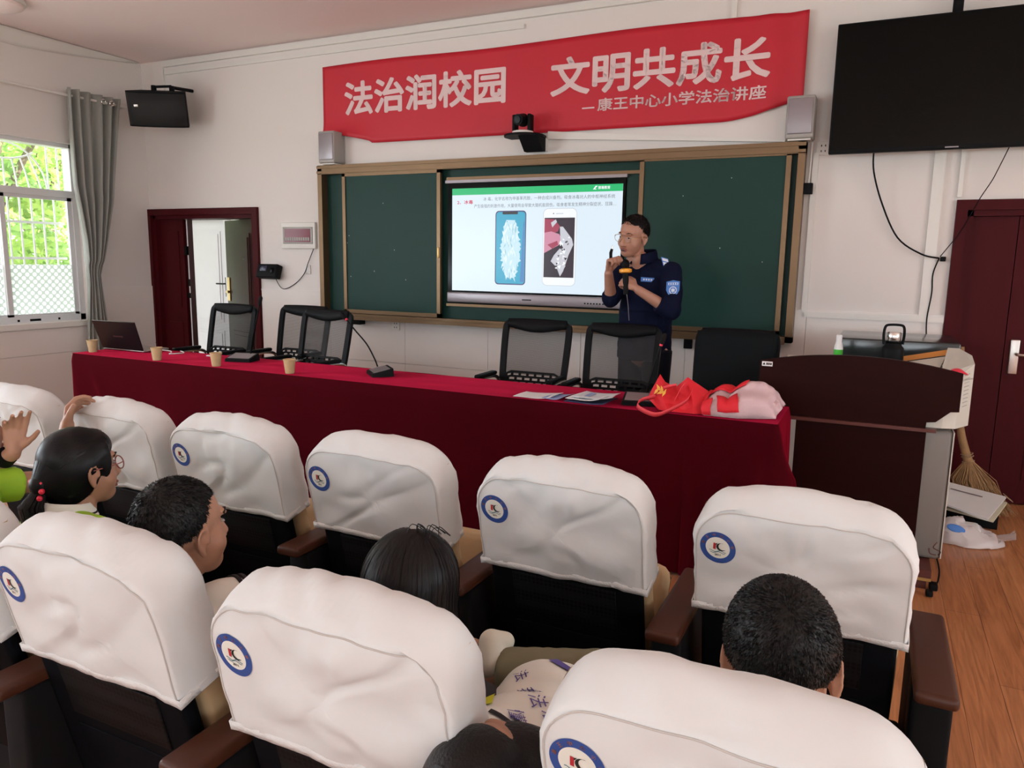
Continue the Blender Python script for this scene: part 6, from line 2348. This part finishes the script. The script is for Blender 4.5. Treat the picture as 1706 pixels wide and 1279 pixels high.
def child(label, hc, face, up, s, sh_w, hip, shirt, trouser, arms, sleeve=0.45, neck=None, voxel=0.0062, legs_on=True, collar=None):
    hc = V(hc)
    B = basis(face, up)
    m = MB()
    head_volumes(m, hc, B, s, 0.8)
    nk = V(neck) if neck else hc + B @ V((0, -0.03, -0.145)) * s
    ax = V((B[0][0], B[1][0], 0)).normalized()
    shl, shr = nk - ax * sh_w + V((0, 0, -0.048)), nk + ax * sh_w + V((0, 0, -0.048))
    torso(m, nk, shl, shr, hip)
    c_ = MB()
    torso(c_, nk - V((0, 0, 0.012)), shl, shr, hip, 0.152, 0.108)
    c_.cap(nk - V((0, 0, 0.055)), shl, 0.056, 0.054); c_.cap(nk - V((0, 0, 0.055)), shr, 0.056, 0.054)
    for sd, sh0 in (('l', shl), ('r', shr)):
        el, wr, hd = arms[sd]
        el, wr = V(el), V(wr)
        sh0 = V(arms.get('sh' + sd, sh0))
        m.cap(sh0, el, 0.040, 0.033); m.cap(el, wr, 0.032, 0.022)
        hand_volumes(m, wr, **hd)
        c_.cap(sh0, sh0 + (el - sh0) * sleeve * 0.6, 0.054, 0.053)
        c_.tube([sh0, sh0 + (el - sh0) * sleeve], [0.054, 0.056], 16)
        m.cap(nk - V((0, 0, 0.05)), sh0, 0.045, 0.042)
        c_.cap(nk - V((0, 0, 0.055)), sh0, 0.054, 0.053)
    if legs_on:
        legs(m, hip, ax, hip[1] + 0.36, hip[1] + 0.40)
    p = organic('person', K['skin'], m, voxel, 3)
    tag(p, label, 'person', None)
    sh_ = organic('shirt', shirt, c_, 0.008, 4, p)
    for q in sh_.data.vertices:
        w_ = q.co
        q.co += q.normal * (0.004 * noise.noise((w_.x * 18, w_.y * 18, w_.z * 14)))
    if legs_on:
        t = MB()
        for q in (-1, 1):
            h_ = V(hip) + ax * (0.07 * q)
            k = V((h_.x + 0.02 * q, hip[1] + 0.36, hip[2] + 0.03))
            t.cap(h_, k, 0.076, 0.060); t.tube([k, V((k.x, hip[1] + 0.40, 0.10))], [0.058, 0.052], 16)
        t.ell(hip, (0.155, 0.115, 0.09))
        organic('trousers', trouser, t, 0.010, 4, p)
        for q in (-1, 1):
            kx = hip[0] + ax.x * 0.07 * q + 0.02 * q
            MB().cap((kx, hip[1] + 0.40, 0.045), (kx, hip[1] + 0.53, 0.035), 0.042, 0.036).build('shoe', K['shoe'], p)
    return p, B, nk, shl, shr


def ring_collar(p, nk, B, r, h, m1, m2=None, tilt=0.0, z=0.0):
    def f_(u, v, k=1.0):
        a = 2 * PI * u
        R = r * (1.0 + 0.30 * (1 - v)) * k
        q = V((math.cos(a) * R, math.sin(a) * R * 0.95, 0))
        return V(nk) + V((0, 0, z)) + V((q.x, q.y, h * v - 0.02 * (1 - v) + 0.012 * math.sin(a) * -1))
    MB().grid(lambda u, v: f_(u, v), 40, 6, closed_u=True).build('collar', m1, p, thick=0.005)
    if m2:
        MB().grid(lambda u, v: f_(u, 0.04 + 0.16 * v, 1.012), 40, 3, closed_u=True).build('collar_stripe', m2, p, thick=0.005)
        MB().grid(lambda u, v: f_(u, 0.36 + 0.10 * v, 1.010), 40, 3, closed_u=True).build('collar_stripe', m2, p, thick=0.005)


REST = dict(s=0.82, curl=(0.25, 0.3, 0.3, 0.35), tc=0.2)
def hd(d, n, t, **k):
    r = dict(REST); r.update(k)
    return dict(d=d, nrm=n, thumb=t, **r)


# girl with ponytail
GC = V((-1.905, 1.280, 0.893))
p, B, nk, shl, shr = child('girl with a black ponytail, red beads and glasses in a lime green shirt', GC, (0.16, 1, 0.02), (0, 0.05, 1), 0.90, 0.140, (-1.90, 1.12, 0.44), K['lime'], K['navytrouser'],
      {'l': ((-2.10, 1.28, 0.56), (-2.02, 1.46, 0.54), hd((0.1, 1, 0), (0, 0, -1), (1, 0, 0))), 'r': ((-1.74, 1.26, 0.55), (-1.80, 1.45, 0.54), hd((-0.1, 1, 0), (0, 0, -1), (-1, 0, 0)))}, neck=(-1.915, 1.235, 0.798), voxel=0.0042)
face_parts(p, GC, B, 0.90)
ring_collar(p, nk, B, 0.062, 0.028, K['whitecloth'], K['darkcloth'], z=-0.012)
s = 0.90
Q = lambda x, y, z: GC + B @ (V((x, y, z)) * s)
m = MB()
m.ell(Q(0, -0.020, 0.038), (0.087 * s, 0.100 * s, 0.094 * s), B, 32, 20)
m.ell(Q(0, -0.032, 0.005), (0.085 * s, 0.088 * s, 0.098 * s), B, 28, 16)
m.ell(Q(0, -0.045, -0.030), (0.074 * s, 0.070 * s, 0.078 * s), B, 28, 16)
m.ell(Q(0, 0.030, 0.065), (0.072 * s, 0.058 * s, 0.052 * s), B, 24, 14)
for q in (-1, 1):
    m.ell(Q(q * 0.074, 0.035, 0.030), (0.012 * s, 0.022 * s, 0.055 * s), B, 16, 10)
m.ell(Q(0, -0.115, -0.02), (0.030, 0.03, 0.03), B)
hr = organic('hair', K['longhair'], m, 0.005, 6, p)
from mathutils.bvhtree import BVHTree
hb = BVHTree.FromPolygons([v.co.copy() for v in hr.data.vertices], [tuple(q.vertices) for q in hr.data.polygons])
m = MB()
root_ = Q(0, -0.115, -0.02)
mid_ = Q(0, -0.015, 0.02)
for k in range(520):
    a = rnd.random() * 2 * PI
    st_ = Q(0.10 * math.cos(a), 0.035 + 0.05 * max(0, math.sin(a)) - 0.03 * rnd.random(), 0.03 + 0.10 * math.sin(a))
    vs = []
    for i in range(10):
        q = st_.lerp(root_, i / 9)
        d_ = (q - mid_)
        d_.normalize()
        h = hb.ray_cast(mid_ + d_ * 0.3, -d_)
        if h[0] is None:
            vs = []
            break
        sd_ = (root_ - st_).cross(d_)
        sd_ = sd_.normalized() * 0.0014
        o_ = h[0] + d_ * (0.0006 + 0.0022 * rnd.random() * (1 - i / 9))
        vs += [o_ - sd_, o_ + sd_]
    if vs:
        m.add(vs, [(2 * i, 2 * i + 1, 2 * i + 3, 2 * i + 2) for i in range(9)])
m.build('combed_strands', K['longhair'], p, fix=False, angle=80)
m = MB()
for k in range(130):
    a = rnd.random() * 2 * PI
    r = 0.027 * rnd.random() ** 0.5
    b0 = Q(0, -0.115, -0.03)
    o_ = V((r * math.cos(a), r * math.sin(a) * 0.8, 0))
    m.tube([b0 + o_ * 0.6, b0 + o_ * 1.25 + V((-0.012, -0.022, -0.045)), b0 + o_ * 1.3 + V((-0.012, -0.010, -0.12)), b0 + o_ * 0.9 + V((-0.006, 0.0, -0.20 - 0.03 * rnd.random()))], [0.003, 0.0042, 0.0036, 0.001], 5)
m.build('ponytail', K['hair'], p)
m = MB()
for k in range(8):
    a = 2 * PI * k / 8
    m.ell(Q(0.030 * math.cos(a), -0.128 + 0.004 * math.sin(2 * a), -0.032 + 0.030 * math.sin(a)), (0.0075,) * 3, None, 10, 8)
m.build('hair_beads', K['redplastic'], p)
g = MB()
for q in (-1, 1):
    g.tube([Q(q * 0.034 + 0.025 * math.cos(a), 0.098, 0.004 + 0.020 * math.sin(a)) for a in [2 * PI * i / 24 for i in range(24)]], 0.0018, 6, closed=True)
    g.tube([Q(q * 0.058, 0.098, 0.010), Q(q * 0.078, 0.075, 0.012), Q(q * 0.084, -0.005, 0.008)], 0.0016, 6)
g.build('glasses', K['lips'], p)

# boy in profile
BC_ = V((-1.280, 1.072, 0.893))
p, B, nk, shl, shr = child('black-haired boy seen in profile from behind, white shirt, one arm reaching right', BC_, (0.12, 1, 0.02), (0, 0.04, 1), 0.93, 0.125, (-1.29, 1.08, 0.44), K['whitecloth'], K['navytrouser'],
      {'l': ((-1.46, 1.22, 0.55), (-1.40, 1.42, 0.54), hd((0.1, 1, 0), (0, 0, -1), (1, 0, 0))), 'r': ((-1.115, 1.21, 0.735), (-1.03, 1.40, 0.67), hd((0.5, 0.8, 0), (0, 0, -1), (-0.7, 0.7, 0))), 'shr': (-1.165, 1.065, 0.755)}, sleeve=0.22, neck=(-1.275, 1.04, 0.765), voxel=0.0042)
face_parts(p, BC_, B, 0.93)
short_hair(p, BC_, B, 0.955, 6500, 0.009, 0.22, whorl=(0.1, -0.5, 0.85))
ring_collar(p, nk, B, 0.058, 0.024, K['whitecloth'], K['darkcloth'], z=-0.018)
m = MB()
a_, b0 = V((-1.165, 1.065, 0.755)), V((-1.115, 1.21, 0.735))
d_ = (b0 - a_).normalized()
for t_ in (0.020, 0.034):
    m.tube([a_ + d_ * t_, a_ + d_ * (t_ + 0.008)], 0.0585, 24)
m.build('cuff_stripe', K['darkcloth'], p)

# long-haired girl
LC = V((-0.740, 1.125, 0.842))
p, B, nk, shl, shr = child('girl with long straight black hair seen from behind over the seat cover', LC, (-0.25, 1, -0.15), (0.0, 0.1, 1), 0.96, 0.13, (-0.73, 1.12, 0.42), K['darkcloth'], K['navytrouser'],
      {'l': ((-0.92, 1.26, 0.52), (-0.86, 1.46, 0.53), hd((0.1, 1, 0), (0, 0, -1), (1, 0, 0))), 'r': ((-0.57, 1.26, 0.52), (-0.62, 1.46, 0.53), hd((-0.1, 1, 0), (0, 0, -1), (-1, 0, 0)))})
s = 0.96
m = MB()
HC2 = LC + B @ (V((0, -0.015, 0.035)) * s)
def drape(phi, t, rad=1.0, wob=0.0):
    """hair from the parting down: phi around the head (0 = back), t from crown to tip"""
    th = min(t / 0.52, 1.0) * PI * 0.56
    rx, ry, rz = 0.090 * s * rad, 0.104 * s * rad, 0.097 * s * rad
    x = rx * math.sin(th) * math.sin(phi)
    y = -ry * math.sin(th) * math.cos(phi)
    z = rz * math.cos(th)
    p_ = HC2 + B @ V((x, y, z))
    if t > 0.52:
        q = (t - 0.52) / 0.48
        p_ += V((0.012 * math.sin(phi) * q * rad, -0.012 * math.cos(phi) * math.sin(q * 2.2) + 0.02 * q * q, -0.27 * q))
    return p_
PH0 = 2.25
def cap_(u, v):
    phi = -PH0 + 2 * PH0 * u
    k = 1 + 0.022 * noise.noise((phi * 12 + v * 2, v * 1.5, 3)) + 0.020 * noise.noise((phi * 32, v, 9))
    return drape(phi, v, k)
m.grid(cap_, 120, 40)
for k in range(900):
    phi = -PH0 + 2 * PH0 * rnd.random()
    rad = 1.0 + 0.06 * rnd.random()
    t0 = 0.02 + 0.15 * rnd.random()
    t1 = 0.8 + 0.2 * rnd.random()
    sw = rnd.gauss(0, 0.05)
    pts_ = [drape(phi + sw * math.sin(t_ * 3), t_, rad + 0.006 * math.sin(t_ * 9 + k)) for t_ in [t0 + (t1 - t0) * i / 11 for i in range(12)]]
    tw = B @ V((math.cos(phi), math.sin(phi), 0)) * 0.0022
    vs = []
    for i, q in enumerate(pts_):
        f_ = 1 - (i / 11) ** 3
        vs += [q - tw * f_, q + tw * f_]
    m.add(vs, [(2 * i, 2 * i + 1, 2 * i + 3, 2 * i + 2) for i in range(11)])
for k in range(9):                                    # stray wisps on the crown
    a = rnd.gauss(0.9, 0.5)
    b0 = HC2 + B @ V((0.020 + 0.014 * rnd.gauss(0, 1), -0.01 + 0.012 * rnd.gauss(0, 1), 0.092))
    e = V((0.012 * math.cos(a) + 0.012, 0.010 * rnd.gauss(0, 1), 0.012 + 0.010 * rnd.random()))
    m.tube(bez([b0, b0 + e * 0.7 + V((-0.006, 0, 0.008)), b0 + e * 1.2 + V((0.012, 0, -0.012))], 8), [0.0009] * 9, 4)
m.ell(HC2 + B @ V((0, 0.012, 0.004)), (0.085 * s, 0.090 * s, 0.092 * s), B, 28, 18)
m.build('hair', K['longhair'], p, fix=False, angle=80)

# boy with cropped hair, head bowed, nearest on the right
CC = V((-0.083, 1.140, 0.868))
p, B, nk, shl, shr = child('short-haired boy seen from behind with head bowed, near the aisle', CC, (-0.12, 1, -0.42), (-0.10, 0.42, 1), 0.97, 0.13, (-0.09, 1.12, 0.42), K['whitecloth'], K['navytrouser'],
      {'l': ((-0.27, 1.24, 0.50), (-0.20, 1.44, 0.52), hd((0.1, 1, 0), (0, 0, -1), (1, 0, 0))), 'r': ((0.08, 1.24, 0.50), (0.0, 1.44, 0.52), hd((-0.1, 1, 0), (0, 0, -1), (-1, 0, 0)))}, voxel=0.0042)
short_hair(p, CC, B, 1.05, 13000, 0.0055, 0.2, whorl=(0.10, -0.86, 0.50))

# child slumped back between the two near seats
m = MB()
hc = V((-0.452, 0.892, 0.700))
B = basis((0.15, 0.75, 0.62), (-0.1, -0.62, 0.75))
head_volumes(m, hc, B, 0.92, 0.8)
nk, hip = V((-0.428, 0.965, 0.675)), V((-0.490, 1.215, 0.580))
shl, shr = V((-0.505, 0.985, 0.700)), V((-0.335, 1.015, 0.650))
torso(m, nk, shl, shr, hip, 0.125, 0.085)
el, wr = V((-0.475, 0.985, 0.700)), V((-0.45, 1.02, 0.60))
m.cap(shl, V((-0.500, 0.925, 0.655)), 0.038, 0.033); m.cap(V((-0.500, 0.925, 0.655)), V((-0.50, 0.96, 0.54)), 0.032, 0.024)
hand_volumes(m, (-0.50, 0.96, 0.54), (0.2, 0.1, -1), (1, 0, 0), (0, 1, 0), 0.8)
m.cap(shr, V((-0.30, 1.16, 0.60)), 0.038, 0.033); m.cap(V((-0.30, 1.16, 0.60)), V((-0.36, 1.30, 0.56)), 0.032, 0.024)
hand_volumes(m, (-0.36, 1.30, 0.56), (-0.5, 1, 0), (0, 0, -1), (-1, 0, 0), 0.8)
kl, kr = V((-0.500, 1.430, 0.590)), V((-0.33, 1.48, 0.56))
al, ar = V((-0.668, 1.350, 0.592)), V((-0.33, 1.51, 0.12))
m.cap(hip + V((0.07, 0, 0)), kl + V((0.05, 0, 0)), 0.066, 0.052); m.cap(kl + V((0.05, 0, 0)), al, 0.048, 0.034)
m.cap(hip + V((0.12, 0.0, -0.03)), kr, 0.066, 0.052); m.cap(kr, ar, 0.048, 0.034)
m.cap(al, al + V((-0.010, 0.01, 0.03)), 0.028, 0.024)
m.cap(ar, ar + V((0, 0.1, -0.07)), 0.032, 0.028)
p = organic('person', K['skin'], m, 0.0062, 3)
tag(p, 'child slumped back between two seats in white shirt with black writing and olive trousers', 'person')
m = MB()
torso(m, nk + (hip - nk) * 0.05, shl, shr, hip, 0.140, 0.098)
m.cap(shl, shl + V((-0.004, -0.022, -0.02)), 0.054, 0.056)
m.tube([hip * 0.7 + nk * 0.3, hip + (hip - nk) * 0.10], [0.125, 0.135], 24)
m.cap(nk + (hip - nk) * 0.10, shl, 0.058, 0.056); m.cap(nk + (hip - nk) * 0.10, shr, 0.064, 0.060)
sh_ = organic('shirt', K['whitecloth'], m, 0.007, 22, p)
for q in sh_.data.vertices:
    w_ = q.co
    q.co += q.normal * (0.005 * noise.noise((w_.x * 16, w_.y * 16, w_.z * 14)))
m = MB()
m.cap(hip + V((0.03, 0.03, 0.0)), kl + V((0.05, 0, 0)), 0.080, 0.060); m.tube([kl + V((0.05, 0, 0)), al], [0.060, 0.050], 18); m.ell(kl + V((0.05, 0, 0)), (0.060,) * 3)
m.cap(hip + V((0.10, 0.02, -0.03)), kr, 0.076, 0.060); m.tube([kr, ar], [0.058, 0.050], 16)
tr_ = organic('trousers', K['olive'], m, 0.008, 4, p)
for q in tr_.data.vertices:
    w_ = q.co
    q.co += q.normal * (0.006 * abs(noise.noise((w_.x * 26, w_.y * 16, w_.z * 14))))
m = MB()
a_ = al + V((-0.020, -0.005, 0.012))
m.cap(a_ + V((0.010, 0.0, 0.005)), a_ + V((-0.004, 0.02, 0.042)), 0.034, 0.029)
m.cap(a_ + V((-0.004, 0.02, 0.042)), a_ + V((0.02, 0.04, 0.040)), 0.028, 0.022)
organic('shoe', K['shoe'], m, 0.005, 8, p)
MB().cap(ar + V((0, 0, -0.04)), ar + V((0, 0.11, -0.08)), 0.036, 0.032).build('shoe', K['shoe'], p)
m = MB()
m.ell(hc + B @ V((0, -0.018, 0.035)), (0.080, 0.092, 0.088), B, 28, 18)
m.ell(hc + B @ V((0, -0.035, -0.02)), (0.084, 0.076, 0.085), B, 28, 18)
m.ell(hc * 0.45 + nk * 0.55 + V((0.022, -0.008, 0.032)), (0.100, 0.066, 0.066), None, 24, 14)
organic('hair', K['hair'], m, 0.006, 3, p)
# writing and trims on the shirt
up_ = (hip - nk).normalized()
bpy.context.view_layer.update()
from mathutils.bvhtree import BVHTree
bvh = BVHTree.FromPolygons([v.co.copy() for v in sh_.data.vertices], [tuple(q.vertices) for q in sh_.data.polygons])
def onshirt(x, y, off=0.0035):
    h = bvh.ray_cast(V((x, y, 1.4)), V((0, 0, -1)))
    if h[0] is None:
        return V((x, y, 0.66))
    return h[0] + h[1] * off
m = MB()
for (chx, cx, cy, sz, an) in (('法', -0.532, 1.175, 0.026, -0.9), ('我', -0.503, 1.135, 0.030, -0.9), ('学', -0.478, 1.112, 0.026, -0.9), ('法', -0.455, 1.075, 0.032, -0.9), ('治', -0.425, 1.055, 0.026, -0.9), ('懂', -0.470, 1.020, 0.030, -0.9)):
    ca, sa = math.cos(an), math.sin(an)
    m.text(chx, -sz / 2, sz / 2, -sz / 2, sz / 2, 0, 0.0, fn=lambda a, b, cx=cx, cy=cy: onshirt(cx + a * ca - b * sa, cy + a * sa + b * ca))
m.build('lettering', K['purple'], sh_, smooth=False, fix=False)
def band(p0, p1, w, name, mt, n=16):
    p0, p1 = V((*p0, 0)), V((*p1, 0))
    d = (p1 - p0).normalized()
    s_ = V((-d.y, d.x, 0)) * w
    mm = MB()
    mm.grid(lambda u, v: onshirt(*((p0 + (p1 - p0) * u + s_ * (v - 0.5))[:2]), 0.003), n, 4)
    mm.build(name, mt, sh_)
band((-0.505, 0.992), (-0.375, 0.985), 0.010, 'collar_stripe', K['darkcloth'])
band((-0.475, 1.008), (-0.375, 1.003), 0.008, 'collar_stripe', K['darkcloth'])
band((-0.505, 1.262), (-0.43, 1.215), 0.022, 'hem_trim', K['purple'])
band((-0.548, 1.085), (-0.530, 1.035), 0.016, 'bright_trim', mat('fluorescent_yellow', (0.75, 0.80, 0.03), 0.6))

# child at the left edge, lime shirt, both arms lifted
KC = V((-2.47, 1.300, 0.925))
p, B, nk, shl, shr = child('child in a lime green shirt at the left edge with both hands raised', KC, (0.2, 1, 0.05), (0, 0.05, 1), 0.95, 0.13, (-2.52, 1.16, 0.44), K['lime'], K['navytrouser'],
      {'l': ((-2.47, 1.35, 0.775), (-2.365, 1.375, 0.862), hd((0.02, 0.12, 0.9), (0.75, -0.4, 0.0), (0.4, 0.8, 0), s=0.86, curl=(0.30, 0.42, 0.52, 0.65), tc=0.3, spread=0.4)),
       'r': ((-2.388, 1.478, 0.740), (-2.448, 1.600, 0.866), hd((-0.06, 0.09, 0.20), (0.75, 0.60, -0.3), (0.5, -0.8, 0.1), s=1.02, curl=(0.65, 0.75, 0.85, 0.9), tc=0.2, spread=0.5)),
       'shr': (-2.395, 1.300, 0.765), 'shl': (-2.62, 1.28, 0.765)}, sleeve=0.52, voxel=0.0042)
face_parts(p, KC, B, 0.95)
short_hair(p, KC, B, 0.97, 3000, 0.016, 0.45)
a_, b0 = V((-2.47, 1.35, 0.775)), V((-2.362, 1.375, 0.872))
d_ = (b0 - a_).normalized()
MB().tube([a_ + d_ * 0.085, a_ + d_ * 0.115], 0.030, 18).build('wristband', K['black'], p)
